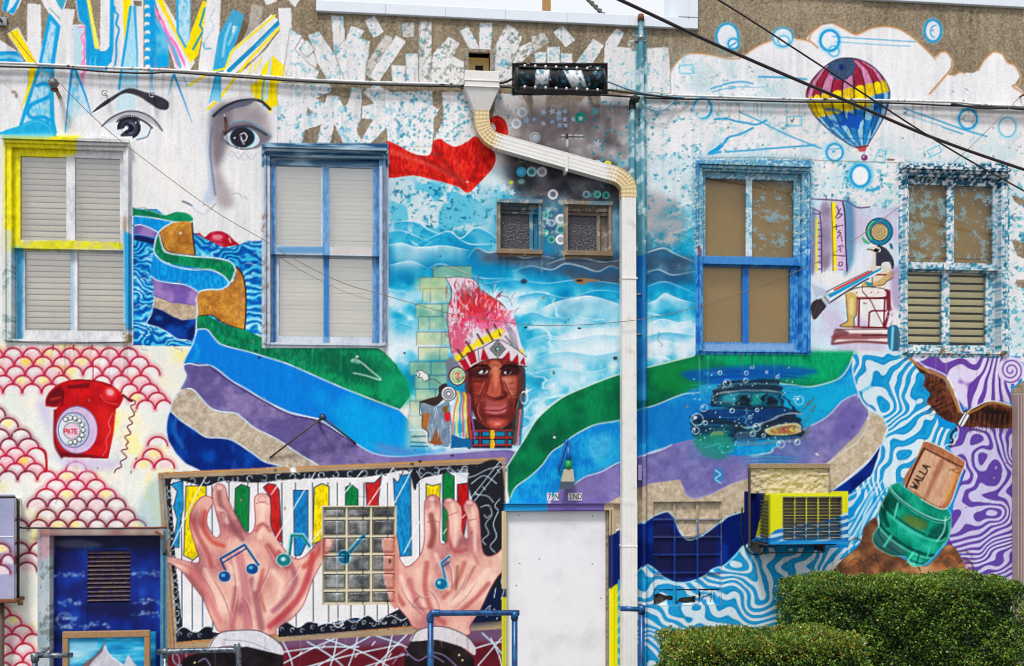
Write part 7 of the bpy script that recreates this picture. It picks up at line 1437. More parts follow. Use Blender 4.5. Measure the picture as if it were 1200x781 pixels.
# blue louvred door
g = part_empty('blue_door', bld, 'blue door painted with pale clouds, louvred vent in its upper half'); X0, X1, Z0, Z1 = OPEN['bluedoor']; reveal('bluedoor', .3)
zb = RZ(120,628)
pbox('door_head', X0, X1,-.015, .1, zb, Z1, g); pbox('door_jamb', X0, RX(58.5),-.015, .1,0, zb-.001, g); pbox('door_jamb', RX(188), X1,-.015, .1,0, zb-.001, g)
lx0, lx1, lz0, lz1 = RX(99.5), RX(150), RZ(125,707.5), RZ(125,646.5)
DY = .075
for nm, a, b, c_, d_ in (('door_stile', RX(58.7), lx0, .02, zb-.002),('door_stile', lx1, RX(187.8), .02, zb-.002),('door_rail', lx0, lx1, lz1, zb-.002),('door_rail', lx0, lx1, .02, lz0)):
    pbox(nm, a+.0004, b-.0004, DY if nm == 'door_stile' else DY+.004, DY+.04, c_, d_, g)
n = 12; h = (lz1-lz0)/n
for k in range(n):
    zc = lz1 - (k+.5)*h; V = [(lx0, DY+.03, zc+h*.5),(lx1, DY+.03, zc+h*.5),(lx1, DY-.008, zc-h*.12),(lx0, DY-.008, zc-h*.12),(lx0, DY+.034, zc+h*.4),(lx1, DY+.034, zc+h*.4),(lx1, DY-.004, zc-h*.22),(lx0, DY-.004, zc-h*.22)]
    add_obj('louvre_slat', raw_mesh('louvre_slat', V,[(0,1,2,3)[::-1],(4,5,6,7),(2,3,7,6),(0,1,5,4)]), M_LOUVRE, g)
box('vent_back', lx0, lx1, DY+.036, DY+.039, lz0, lz1, M_DARK, g,0)
# scupper mouth of the roof drain
g = part_empty('scupper', bld); X0, X1, Z0, Z1 = OPEN['scupper']
for nm, a, b, c_, d_ in (('scupper_side', X0-.035, X0, Z0, Z1+.03),('scupper_side', X1, X1+.035, Z0, Z1+.03),('scupper_lip', X0, X1, Z1, Z1+.03)): box(nm, a, b,-.03, .1, c_, d_, M_GREYTRIM, g)
add_obj('scupper_lining', raw_mesh('scupper_lining',[(X0, .0, Z0),(X1, .0, Z0),(X1, .0, Z1),(X0, .0, Z1),(X0, .16, Z0),(X1, .16, Z0),(X1, .16, Z1),(X0, .16, Z1)],[(0,1,5,4),(1,2,6,5),(2,3,7,6),(3,0,4,7)]), mat('scupper_yellow', L3(240,214,150,1), .7,0, .2,20), g)
add_obj('scupper_back', raw_mesh('scupper_back',[(X0, .13, Z0),(X1, .13, Z0),(X1, .13, Z1),(X0, .13, Z1)],[(0,1,2,3)]), MATS['scupper_yellow'], g); box('scupper_outlet', X0+.07, X1-.05, .12, .13, Z0, Z1-.06, M_DARK, g,0)
# ---------------------------------------------------------------- things fixed to the wall
# rainwater leader
dsp = thing('downspout', 'white rainwater leader with cream elbows, slanting across then down the wall', 'downspout')
yd = -.075
def hopper():
    a0, a1 = at(544,87, yd), at(584,107, yd); x0, x1 = a0.x, a1.x; zt, zm, zb = a0.z, a1.z, at(564,131, yd).z
    b0, b1 = at(555,131, yd).x, at(573,131, yd).x
    box('conductor_head', x0, x1,-.17,-.003, zm, zt, M_WHITE, dsp, .004); box('conductor_rim', x0-.006, x1+.006,-.176,-.002, zm+.045, zm+.058, M_WHITE, dsp, .003); box('conductor_rim', x0-.006, x1+.006,-.176,-.002, zm-.006, zm+.004, M_WHITE, dsp, .003)
    V = [(x0+.004,-.166, zm-.006),(x1-.004,-.166, zm-.006),(x1-.004,-.006, zm-.006),(x0+.004,-.006, zm-.006),(b0,-.125, zb),(b1,-.125, zb),(b1,-.02, zb),(b0,-.02, zb)]
    add_obj('hopper', raw_mesh('hopper', V,[(0,1,5,4)[::-1],(1,2,6,5)[::-1],(2,3,7,6)[::-1],(3,0,4,7)[::-1],(4,5,6,7)]), M_WHITE, dsp)
hopper()
def prof_rect(w, d, flute=0, nf=4):
    """fluted rectangular pipe section"""
    P = []
    for k in range(nf*4+1): u = -1 + 2*k/(nf*4); P.append((u*w,-d + (flute*(.5 - .5*math.cos(2*math.pi*nf*k/(nf*4))))))
    for k in range(nf*4+1): u = 1 - 2*k/(nf*4); P.append((u*w, d - (flute*(.5 - .5*math.cos(2*math.pi*nf*k/(nf*4))))))
    return P
def ductpipe(name, pts, w, d, m, flute=.004, ribs=0):
    P = [Vector(p) for p in pts]; prof = prof_rect(w, d, flute); n = len(prof); V, Q = [],[]
    for i, p in enumerate(P):
        t = (P[min(i+1, len(P)-1)] - P[max(i-1,0)]).normalized(); side = Vector((0,1,0)).cross(t).normalized(); nrm = Vector((0,1,0))
        k = 1 + (.05 if ribs and i % 2 else 0)
        for u, v in prof: V.append(p + side*(u*k) + nrm*(v*k))
    for i in range(len(P)-1):
        for k in range(n): Q.append((i*n+k,(i+1)*n+k,(i+1)*n+(k+1) % n, i*n+(k+1) % n))
    Q += [tuple(range(n)), tuple((len(P)-1)*n+k for k in range(n))[::-1]]
    return add_obj(name, raw_mesh(name, V, Q), m, dsp)
wv = .066; dv = .05
ductpipe('elbow', dense(smooth_path([at(564,130, yd), at(564.5,143, yd), at(567.5,154, yd), at(575,163, yd), at(586,168.5, yd)],6), .011), .062, dv, M_CREAM, .004,1)
ductpipe('leader_pipe',[at(579,166, yd), at(722,206.5, yd)], wv, dv, M_WHITE, .0014)
ductpipe('elbow', dense(smooth_path([at(711,203, yd), at(722,206.5, yd), at(730,212, yd), at(735,220, yd), at(735.5,233, yd)],6), .011), .066, dv, M_CREAM, .004,1)
jz = at(736,586, yd)
ductpipe('leader_pipe',[at(735.5,231, yd), at(736.5,586, yd)], .064, dv-.002, M_WHITE, .0016); p = at(736.5,586, yd); ductpipe('leader_pipe',[(p.x, yd, p.z+.004),(p.x+.002, yd, .1)], .067, dv+.001, M_WHITE, .0016)
ductpipe('outlet_shoe', smooth_path([(p.x+.002, yd, .14),(p.x+.002, yd-.02, .07),(p.x+.002, yd-.14, .05)],4), .06, .045, M_WHITE, .003)
for px, py, ang in ((664,190, .27),): 
    q = at(px, py, yd-.052); box('pipe_strap', q.x-.012, q.x+.012, yd-.06,-.003, q.z-.085, q.z+.075, M_WHITE, dsp, .002)
for py in (330,640): box('pipe_strap', p.x-.07, p.x+.07, yd-.053,-.003, RZ(736, py), RZ(736, py-2), M_WHITE, dsp, .001)

# conduits up the wall, painted with the mural
def painted_pipe(parent, name, pts, r, n=12):
    me = tube_mesh(name, dense(pts, .012), r, n); me.polygons.foreach_set('use_smooth', np.ones(len(me.polygons), bool)); paint_attr(me); return add_obj(name, me, MATS['painted_trim'], parent)
cd = thing('conduit', 'tall thin conduit pipe with a rusty cap rising past the coping', 'conduit', group='upright conduits beside the leader')
xa = at(750.5,300,-.04); ztop = at(750,24,-.06).z
painted_pipe(cd, 'pipe',[(xa.x,-.06, ztop),(xa.x,-.06, RZ(750,60)),(xa.x+.012,-.04, RZ(750,90)),(xa.x+.03,-.04, RZ(752,300)),(xa.x+.035,-.04, .3)], .021)
cyl('cap',(xa.x,-.06, ztop-.005),(0,0,1), .032, .055, M_RUST, cd,12, .026); cyl('coupling',(xa.x,-.06, RZ(750,50)),(0,0,1), .033, .03, M_STEEL, cd)
for py in (48,345,392): q = RZ(750, py); box('pipe_clip', xa.x-.045, xa.x+.06,-.012,-.002, q-.01, q+.01, M_STEEL, cd)
cd2 = thing('conduit', 'short blue service conduit with black weatherhead beside the tall pipe', 'conduit', group='upright conduits beside the leader')
xb = at(741,125,-.035)
painted_pipe(cd2, 'pipe',[(xb.x,-.035, RZ(741,126)),(xb.x+.004,-.035, RZ(741,300)),(xb.x+.01,-.035, RZ(742,540))], .02)
tube('weatherhead', smooth_path([(xb.x,-.035, RZ(741,130)),(xb.x,-.04, RZ(741,122)),(xb.x+.01,-.075, RZ(741,119.5)),(xb.x+.02,-.11, RZ(741,122))],5), .032, M_BLACK, cd2,10)
tube('service_loop', smooth_path([(xb.x+.02,-.1, RZ(743,121)), at(755,124,-.07), at(768,130,-.06), at(780,128,-.06), at(790,119,-.05), at(802,114,-.04)]), .007, mat('teal_wire', L3(110,160,180), .5), cd2,8)
box('junction_box', RX(745), RX(749.5),-.09,-.02, RZ(747,563), RZ(747,545), mat('lilac_box', L3(140,124,176), .5), cd2)

# cables strung along the wall
def cable(name, label, pts, r, m, Y=-.05, cat='cable', n=8, **k):
    k.setdefault('group', {'wall_cable': 'cables strung along the wall', 'overhead_line': 'overhead lines'}.get(name))
    return tube(name, smooth_path([at(a, b, Y if len(q) == 0 else q[0]) for a, b, *q in pts],10), r, m, None, n, label=label, cat=cat, **k)
M_PAINTCAB = mat('paint_crusted_cable', L3(222,222,222), .6,0, .2,16, color2=L3(50,48,48), thr=(.56, .64))
cable('wall_cable', 'paint-crusted pale cable, upper of the bundle from the left edge to the leader head',[(-160,70),(-40,73),(30,75),(110,79),(200,82.5),(300,89),(352,93),(430,96.5),(543,99.5)], .012, M_PAINTCAB,-.035)
cable('wall_cable', 'thin black cable hugging the pale one across the painted face',[(-160,74),(-40,77),(30,79),(80,80.5),(120,84),(170,86),(200,85),(250,88.5),(300,92),(352,95.5),(430,99),(500,101),(543,102)], .0085, M_BLACK,-.05)
cable('wall_cable', 'black cable running from leader head to the splice case',[(540,101),(585,98,-.1),(600,93,-.16),(612,88,-.19)], .010, M_BLACK,-.06)
cable('wall_cable', 'black cable entering the splice case low on its left',[(540,104),(585,102,-.1),(600,103,-.15),(612,104,-.18)], .009, M_BLACK,-.06)
cable('wall_cable', 'pale blue cable leaving the splice case towards the conduits',[(700,92,-.18),(715,97,-.1),(740,106,-.09),(770,112,-.07),(800,114.5)], .008, MATS['teal_wire'],-.05)
cable('wall_cable', 'black cable leaving the splice case below the pale blue one',[(700,104,-.18),(715,106,-.1),(750,110.5,-.1),(800,116)], .009, M_BLACK,-.05)
cable('wall_cable', 'black cable crossing behind the hot air balloon to the right edge',[(690,110.5),(770,115.5),(840,117),(930,119.5),(1000,120),(1060,121.5),(1110,124),(1150,125),(1200,127.5),(1330,133)], .0085, M_BLACK,-.045)
cable('wall_cable', 'paint-crusted pale cable, upper one crossing the balloon to the right edge',[(755,111),(840,113.5),(930,116.5),(1000,117),(1060,118.5),(1120,120),(1150,123),(1200,125),(1330,130)], .011, M_PAINTCAB,-.03)
cable('wall_cable', 'sagging black cable joining the bundle near the right edge',[(1115,122),(1150,127),(1180,127),(1210,129),(1330,136)], .011, M_BLACK,-.06)
# overhead lines
cable('overhead_line', 'thick dark overhead line slanting down from the notch in the parapet',[(560,-75,-2.2),(723,-1.5,-1.8),(850,57.5,-1.5),(1000,122,-1.2),(1097,163,-1.0),(1200,199,-.9),(1340,244,-.7)], .0125, M_PLUM, cat='overhead line', n=10)
cable('overhead_line', 'thinner black overhead line crossing the thick one at the right',[(690,-90,-1.7),(840,-1,-1.5),(960,76,-1.3),(1097,165,-1.12),(1200,224,-1.0),(1340,300,-.8)], .0068, M_BLACK, cat='overhead line', n=8)
tw = thing('twisted_cable', 'short twisted dark cable hanging behind the coping against the sky', 'cable')
for ph in (0, math.pi):
    A, B = at(676,-14,1.0), at(709,19, .55); tube('strand',[A.lerp(B, k/30) + Vector((.012*math.cos(ph+k*.8),0, .012*math.sin(ph+k*.8))) for k in range(31)], .013, mat('dark_green_cable', L3(60,64,54), .6), tw,7)
cable('guy_wire', 'thin rusty wire sagging the whole width of the wall',[(4,26),(40,72),(70,98),(108,136),(150,172),(245,243),(310,282),(345,304),(400,331),(450,346),(520,366),(560,373),(620,381),(680,381),(730,377),(765,372),(812,361),(880,339),(950,311),(1000,282),(1040,253),(1100,206),(1150,160),(1195,114)], .0028, mat('rusty_wire', L3(130,112,96), .7, .3, .2,40),-.17, cat='wire', n=6)
# small plate where the wire starts, and wall hooks
an = thing('wire_anchor', 'small grey square plate holding the wire at the upper left', 'anchor plate'); q = at(3.5,26,0)
box('plate', q.x-.035, q.x+.035,-.02,-.002, q.z-.035, q.z+.035, mat('plate_grey', L3(150,156,168), .5, .4), an); cyl('bolt',(q.x-.006,-.02, q.z),(0,-1,0), .011, .15, M_RUST, an)
an = thing('wire_anchor', 'rusty eye bolt under the cable at the right edge', 'anchor'); q = at(1195,114,0); cyl('shank',(q.x, .01, q.z),(0,-1,0), .009, .17, M_RUST, an); tube('eye',[(q.x + .02*math.cos(a),-.17, q.z + .02*math.sin(a)) for a in np.linspace(0,6.28,14)], .006, M_RUST, an,6)
ins = thing('wire_insulator', 'grey knob on a stubby rusty pin above the left window', 'insulator'); q = at(62.5,98,-.14)
tube('pin',[at(70,114, .0), at(66,106,-.07), at(63,99,-.13)], .017, mat('pin_tan', L3(150,134,106), .7,0, .3,50), ins,8); tube('knob',[q+Vector((0, .03,-.01)), q+Vector((0, .012,0)), q+Vector((0,-.012, .004)), q+Vector((0,-.035, .008))],[.02, .042, .042, .016], mat('knob_grey', L3(110,106,110), .4, .2, .2,40), ins,14); cyl('collar', q+Vector((0, .03,-.03)),(0,0,-1), .03, .02, M_RUST, ins)
def hook(px, py, label):
    h_ = thing('wall_hook', label, 'hook', group='small hooks by the painted eyebrow'); q = at(px, py,0)
    cyl('shank',(q.x, .01, q.z),(0,-1,0), .006, .06, M_STEEL, h_,8); tube('ring',[(q.x + .022*math.cos(a),-.06, q.z + .022*math.sin(a)) for a in np.linspace(.4,5.6,14)], .005, M_STEEL, h_,6)
hook(125,112, 'small steel hook at the outer end of the left eyebrow'); hook(180,114, 'small steel hook on the thick end of the left eyebrow')
h_ = thing('wall_bracket', 'rusty two-pin bracket at the inner corner of the right eye', 'bracket'); q0, q1 = at(264,138,0), at(264,156,0)
box('strip', q0.x-.008, q0.x+.008,-.012,-.002, q1.z, q0.z, M_RUST, h_); cyl('pin',(q0.x,-.01, q0.z),(0,-1,0), .012, .03, M_STEEL, h_); cyl('pin',(q1.x,-.01, q1.z),(0,-1,0), .014, .04, M_RUST, h_)
h_ = thing('insulator_post', 'small white insulator on a rusty pin above the slanting leader', 'insulator'); q = at(664,164,0)
cyl('pin',(q.x,-.03, q.z),(0,0,1), .009, .045, M_RUST, h_); cyl('spool',(q.x,-.03, q.z-.075),(0,0,1), .014, .07, M_WHITE, h_,10, .011); cyl('arm',(q.x, .0, q.z-.005),(0,-1,0), .008, .03, M_RUST, h_)
rod = thing('wall_rod', 'short rod with round head standing out from the blue ribbon', 'rod'); q = at(378,489,-.16); cyl('shank', at(373,495,0), q - at(373,495,0), .011,(q-at(373,495,0)).length, M_STEEL, rod); tube('head',[q+Vector((0, .02,0)), q, q+Vector((0,-.02,0))],[.014, .03, .012], mat('rod_head', L3(60,76,90), .4, .5), rod,12)
for e in ((316,537),(417,520)): tube('stay',[at(378,489,-.15), at(e[0], e[1],-.004)], .008, mat('stay_iron', L3(84,70,66), .6, .3, .2,30), rod,6)

# splice case
sc = thing('splice_case', 'black bolted cable splice case spattered with white and blue paint', 'splice case')
sa, sb = at(607,93,-.2), at(705,94.5,-.2); ax = (sb - sa).normalized(); r0 = .085
me = tube_mesh('case_body', dense([sa, sb], .012), r0,40); me.polygons.foreach_set('use_smooth', np.ones(len(me.polygons), bool)); paint_attr(me, False); add_obj('case_body', me, MATS['painted_trim'], sc)
for s in (-1,1):
    zc = s*.09; c0 = sa + Vector((0,-.035, zc)); box('flange', sa.x+.005, sb.x-.005,-.262,-.14, sa.z+zc-.011, sa.z+zc+.009, M_BLACK, sc, .004)
    for k in range(8): cyl('bolt',(sa.x + .05 + k*(sb.x-sa.x-.1)/7,-.262, sa.z+zc),(0,-1,0), .012, .016, mat('bolt_bright', L3(206,200,196), .4, .4), sc,8)
for e, d in ((sa,-1),(sb,1)): tube('end_cap',[e, e + ax*(.02*d), e + ax*(.035*d)],[r0+.012, r0+.012, .05], M_BLACK, sc,20)
for px in (618,690): q = at(px,76,-.2); box('hanger_strap', q.x-.012, q.x+.012,-.27,-.002, sa.z+.105, sa.z+.115, M_STEEL, sc)

# paint brush hanging on a bracket over the white door
pb = thing('hanging_brush', 'big paint brush with blue handle and green ferrule hanging above the white door', 'brush')
M_BH = mat('brush_blue', L3(20,100,180), .4,0, .2,20); M_BG = mat('brush_green', L3(16,140,70), .4,0, .25,30); M_BB = mat('brush_bristle', L3(186,178,160), .8,0, .2,40); M_BT = mat('brush_tip', L3(70,84,100), .8,0, .25,40)
tube('bracket', smooth_path([at(655,549,-.02), at(657,543,-.05), at(661,528,-.07), at(664,517,-.07), at(667,521,-.07), at(666,532,-.07)],6), .016, M_BH, pb,8)
tube('handle',[at(666,524,-.09), at(666.5,540,-.09)],[.017, .022], M_BH, pb,10); tube('ferrule',[at(666.5,540,-.09), at(666,546,-.09), at(665.5,550,-.09)],[.03, .034, .03], M_BG, pb,12)
def frus(nm, xa0, xa1, ya, xb0, xb1, yb, m):
    A0, A1, B0, B1 = at(xa0, ya,-.09), at(xa1, ya,-.09), at(xb0, yb,-.09), at(xb1, yb,-.09); d = .022
    V = [A0+Vector((0,-d,0)), A1+Vector((0,-d,0)), B1+Vector((0,-d,0)), B0+Vector((0,-d,0)), A0+Vector((0, d,0)), A1+Vector((0, d,0)), B1+Vector((0, d,0)), B0+Vector((0, d,0))]
    add_obj(nm, raw_mesh(nm, V,[(3,2,1,0),(4,5,6,7),(0,1,5,4),(1,2,6,5),(2,3,7,6),(3,0,4,7)]), m, pb)
frus('bristles',661,671,550,657.5,673,564.5, M_BB); frus('bristle_tips',657.5,673,564.6,655.5,671,573, M_BT)

# house number
hn = thing('address_number', 'black address characters on small white plates above the white door', 'number sign')
M_PLATE = mat('number_plate_white', L3(222,218,222), .5); M_INK = mat('number_black',(.012, .012, .013,1), .5)
for ch, px in (('7',643.6),('N',652.2),('2',668.3),('N',674),('D',679.3)):
    q = at(px,582.3,-.002); plate = box('plate', q.x-.021, q.x+.021,-.006,-.002, q.z-.034, q.z+.034, M_PLATE, hn,0)
    cu = bpy.data.curves.new('character', 'FONT'); cu.body = ch; cu.size = .07; cu.extrude = .001; cu.align_x = 'CENTER'; cu.align_y = 'CENTER'; cu.resolution_u = 3
    to = bpy.data.objects.new('character_curve', cu); COL.objects.link(to); bpy.context.view_layer.update()
    me = bpy.data.meshes.new_from_object(to); bpy.data.objects.remove(to); me.name = 'character'; me.materials.clear()
    co = np.empty(len(me.vertices)*3, np.float32); me.vertices.foreach_get('co', co); co = co.reshape(-1,3); co = np.column_stack([q.x + co[:,0]*.78,-.0075 - co[:,2], q.z + co[:,1]*1.05 ]); me.vertices.foreach_set('co', co.astype(np.float32).ravel()); me.update()
    add_obj('character', me, M_INK, hn)

# air conditioner
ac = thing('air_conditioner', 'yellow and blue painted window air conditioner on a steel shelf', 'air conditioner')
ya = -.42
A, B = at(903,580, ya), at(991,638, ya); ax0, ax1, az0, az1 = A.x, B.x, at(947,638, ya).z, at(947,579.5, ya).z
def ac_box(nm, x0, x1, y0, y1, z0, z1, m='painted_trim', st=.007): return add_obj(nm, grid_box(nm, x0, x1, y0, y1, z0, z1, st, False), MATS[m], ac)
gx0, gx1, gz0, gz1 = at(918,600, ya).x, at(986,600, ya).x, at(947,633, ya).z, at(947,583.5, ya).z
ac_box('front_frame', ax0, gx0, ya, ya+.05, az0, az1); ac_box('front_frame', gx1, ax1, ya, ya+.05, az0, az1); ac_box('front_frame', gx0+.0004, gx1-.0004, ya, ya+.05, gz1, az1); ac_box('front_frame', gx0+.0004, gx1-.0004, ya, ya+.05, az0, gz0)
hb = ac_box('housing', ax0+.012, ax1-.012, ya+.051,-.004, az0+.006, az1-.006, st=.012)
box('coil', gx0, gx1, ya+.042, ya+.05, gz0, gz1, mat('coil_fins', L3(112,106,92), .7, .1, .3,60), ac,0)
nv, nh = 5,13
for k in range(1, nv-1+1):
    x = gx0 + (gx1-gx0)*k/(nv-.0) ; 
    if k < nv: ac_box('grille_bar', x-.006, x+.006, ya+.008, ya+.02, gz0, gz1, st=.01)
for k in range(nh):
    zz = gz0 + (gz1-gz0)*(k+.5)/nh; ac_box('grille_fin', gx0, gx1, ya+.021, ya+.036, zz-.003, zz+.003, st=.012)
for k in range(11):
    zz = az0 + .05 + (az1-az0-.09)*k/11; box('side_louvre', ax0-.002, ax0+.012, ya+.07, ya+.25, zz, zz+.012, M_GRILLE, ac, .001)
tube('power_cord', smooth_path([(ax0+.1,-.06, az0-.02),(ax0+.06,-.03, az0-.12),(ax0-.05,-.012, az0-.1),(ax0-.12,-.01, az0+.06),(ax0-.11,-.01, az0+.3)],8), .006, M_BLACK, ac,7)
sh = thing('conditioner_shelf', 'dark steel bracket shelf under the air conditioner', 'shelf bracket')
M_ANGLE = mat('angle_steel', L3(70,66,64), .6, .4, .3,30); q0, q1 = at(876,643,-.2), at(975,643,-.3)
box('shelf', ax0-.03, ax1-.06, ya+.06,-.004, az0-.016, az0-.004, M_ANGLE, sh, .002); box('lower_angle', ax0-.02, ax1-.1,-.2,-.18, az0-.098, az0-.09, M_ANGLE, sh, .001)
for xx in (ax0-.02, ax1-.1):
    box('wall_plate', xx-.012, xx+.012,-.2,-.003, az0-.09, az0-.017, M_ANGLE, sh, .001)
# foam-stuffed panel above the conditioner
pn = thing('patch_panel', 'crumbling cream patch panel with a wooden batten, above the air conditioner', 'panel')
x0, x1, z0, z1 = RX(876.5), RX(970), RZ(922,578), RZ(922,543.5)
box('batten', x0, x1,-.06,-.003, z1-.045, z1, mat('batten_wood', L3(150,128,106), .8,0, .3,20, .3,40), pn, .004)
nx, nz = 70,30; rr = np.random.RandomState(9); U, Wd = np.meshgrid(np.linspace(x0+.01, x1-.008, nx), np.linspace(z0, z1-.047, nz), indexing='ij')
hgt = lattice(3.2,3.2,77, nz, nx)*.6 + lattice(7,7,78, nz, nx)*.4
V = np.column_stack([U.ravel(),(-.014 - .04*hgt).ravel(), Wd.ravel()]); V = np.concatenate([V]); ii, jj = np.meshgrid(np.arange(nx-1), np.arange(nz-1), indexing='ij'); ii = ii.ravel(); jj = jj.ravel()
add_obj('foam_fill', raw_mesh('foam_fill', V, np.column_stack([ii*nz+jj,(ii+1)*nz+jj,(ii+1)*nz+jj+1, ii*nz+jj+1])), M_FOAM, pn); box('side_strip', x0-.002, x0+.009,-.05,-.003, RZ(880,640), z1-.046, mat('strip_grey', L3(90,82,78), .6, .2, .4,40), pn, .002); box('side_strip', x1-.008, x1+.004,-.045,-.003, z0, z1-.046, M_GREYTRIM, pn, .002)

# meter box, pipes at the left
mb = thing('meter_box', 'lilac painted metal meter box at the left edge of the wall', 'meter box')
q0, q1 = at(-40,585,-.16), at(16.5,702,-.16)
add_obj('cabinet', grid_box('cabinet', q0.x, q1.x,-.16,-.003, q1.z, q0.z, .009, False), MATS['painted_trim'], mb); pz = at(0,629,-.16).z; box('seam', q0.x, q1.x-.004,-.164,-.1605, pz-.006, pz+.004, M_COPE, mb,0); box('hood', q0.x-.02, q1.x+.03,-.19,-.003, q1.z-.03, q1.z-.001, M_RUST, mb, .006)
tube('edge_trim',[(q1.x+.012,-.1, q1.z),(q1.x+.012,-.1, q0.z-.02),(q1.x-.02,-.1, q0.z+.012),(q0.x,-.1, q0.z+.012)], .011, M_BLACK, mb,8); tube('riser_pipe',[(RX(0,-.1),-.1, q1.z-.02),(RX(0,-.1),-.1,0)], .034, mat('riser_brown', L3(96,80,72), .6, .3, .3,20), mb,12); cyl('pipe_nut',(q1.x+.02,-.12, q1.z-.04),(1,0,0), .02, .03, M_RUST, mb)
bc = thing('door_conduit', 'thin black conduit running over the blue door and bending down', 'conduit')
tube('pipe', smooth_path([at(18,606,-.05), at(19,614,-.05), at(24,618.5,-.05), at(40,619,-.05), at(110,619.5,-.05), at(186,619,-.05)],8), .0075, M_BLACK, bc,8); tube('cross_arm',[at(150,619,-.07), at(196,618.5,-.07)], .009, M_RUST, bc,8)
tube('hook_pipe', smooth_path([at(182,623,-.08), at(188,627,-.09), at(192,634,-.09), at(193,648,-.09)],6), .011, M_RUST, bc,8); tube('hook_end',[at(193,645,-.09), at(193,651,-.09)],[.016, .018], M_BLACK, bc,8)
# mauve metal panel at the right edge
mp = thing('metal_column', 'mauve beige boxed metal column at the right edge, behind the hedge', 'column')
q = at(1185.5,462,0); X0 = q.x
box('column_face', X0+.05, X0+1.1,-.13,-.004,0, q.z, M_MAUVE, mp, .006); 
for k,(a, b, dd) in enumerate(((0, .016, .1),(.018, .034, .118),(.036, .048, .126))): box('edge_flute', X0+a, X0+b,-dd,-.004,0, q.z-.004, M_MAUVE, mp, .004)

# hand rails
def rail(label, segs, m, joints=()):
    t = thing('handrail', label, 'handrail', group='pipe handrails at the doors')
    for nm, pts, r in segs: tube(nm, pts, r, m, t,12)
    for p, r in joints: tube('fitting',[Vector(p)+Vector((0,0,-.03)), Vector(p)+Vector((0,0, .03))], r, m, t,12)
    return t
yr = -1.1
a, b = at(504.5,719, yr), at(604,718.5, yr)
rail('blue pipe handrail in front of the white door',[('post',[(a.x, yr,0),(a.x, yr, a.z-.03)], .023),('post',[(b.x-.006, yr,0),(b.x-.006, yr, b.z-.028)], .023),('top_rail', smooth_path([(a.x, yr, a.z-.05),(a.x+.002, yr, a.z-.02),(a.x+.02, yr, a.z-.002),(a.x+.06, yr, a.z),(b.x+.03, yr, b.z)],5), .022),('elbow', smooth_path([(a.x, yr, a.z-.06),(a.x+.001, yr, a.z-.022),(a.x+.022, yr, a.z-.001),(a.x+.07, yr, a.z)],5), .029)], M_BLUEPIPE,[((b.x-.006, yr, b.z-.02), .029)])
a, b = at(727,713.5, yr), at(752,714.5, yr); w_ = rail('dark blue handrail post with a short steel arm beside the leader',[('post',[(b.x, yr,0),(b.x, yr, b.z-.02)], .024),('arm',[a,(b.x+.02, yr, b.z)], .02)], M_BLUEPIPE,[((b.x, yr, b.z), .03)])
a, b = at(184,764, yr), at(270,762, yr); rail('worn grey pipe handrail between the blue door and the painted sleeve',[('post',[(a.x+.06, yr,0),(a.x+.06, yr, a.z)], .02),('top_rail', smooth_path([a,(b.x-.02, yr, b.z+.002),(b.x+.03, yr, b.z-.004),(b.x+.06, yr, b.z-.05),(b.x+.062, yr,0)],8), .021)], M_WORNPIPE,[((a.x+.06, yr, a.z-.005), .028)])
a, b = at(41,768.5, yr), at(85,768, yr); rail('worn stub handrail crossing the foot of the blue door',[('post',[(a.x, yr,0),(a.x, yr, a.z)], .022),('top_rail',[a, b], .019),('brace',[(a.x-.01, yr, a.z-.02),(a.x+.09, yr+.04, a.z+.05)], .012)], M_WORNPIPE,[((a.x, yr, a.z-.01), .03)])
# framed picture leaning at the blue door
fp = thing('framed_picture', 'wood framed picture of a pale pointed peak against blue sky, before the blue door', 'framed picture')
yf = -.06; P0, P1 = at(74,740.5, yf), at(176,868, yf); x0, x1, z1, z0 = P0.x, P1.x, P0.z, .12; fw = .062
for nm, a, b, c_, d_, yy in (('frame_board', x0, x1, z1-fw*.85, z1, yf-.022),('frame_board', x0, x0+fw*.72, z0+fw, z1-fw*.86, yf-.02),('frame_board', x1-fw*.72, x1, z0+fw, z1-fw*.86, yf-.02),('frame_board', x0, x1, z0, z0+fw*.99, yf-.022)): box(nm, a, b, yy, yf+.02, c_, d_, M_WOOD, fp, .004)
add_obj('canvas', grid_box('canvas', x0+fw*.6, x1-fw*.6, yf, yf+.012, z0+.03, z1-.03, .008, False), MATS['painted_trim'], fp)
# post behind the parapet notch
box('roof_post', at(636.5,10,1.4).x, at(645.5,10,1.4).x,1.4,1.47, ZNOTCH-.36, at(640,-60,1.4).z, mat('post_timber', L3(168,128,74), .7,0, .15,20), None, label='tan timber post standing on the roof behind the parapet notch', cat='post')

# ---------------------------------------------------------------- hedges
M_STEM = mat('hedge_stem', L3(74,58,42), .9,0, .2,30)
def leaf_mat(name, c1, c2, c3, tip):
    m = bpy.data.materials.new(name); m.use_nodes = True; t = m.node_tree; b = t.nodes['Principled BSDF']; b.inputs['Roughness'].default_value = .42; b.inputs['Specular IOR Level'].default_value = .45
    a = t.nodes.new('ShaderNodeAttribute'); a.attribute_name = 'leaf'; t.links.new(a.outputs['Color'], b.inputs['Base Color'])
    tl = t.nodes.new('ShaderNodeBsdfTranslucent'); t.links.new(a.outputs['Color'], tl.inputs[0]); mx = t.nodes.new('ShaderNodeMixShader'); mx.inputs[0].default_value = .18
    out = [n for n in t.nodes if n.type == 'OUTPUT_MATERIAL'][0]; t.links.new(b.outputs[0], mx.inputs[1]); t.links.new(tl.outputs[0], mx.inputs[2]); t.links.new(mx.outputs[0], out.inputs[0])
    return m
M_LEAF = leaf_mat('hedge_leaf',0,0,0,0)
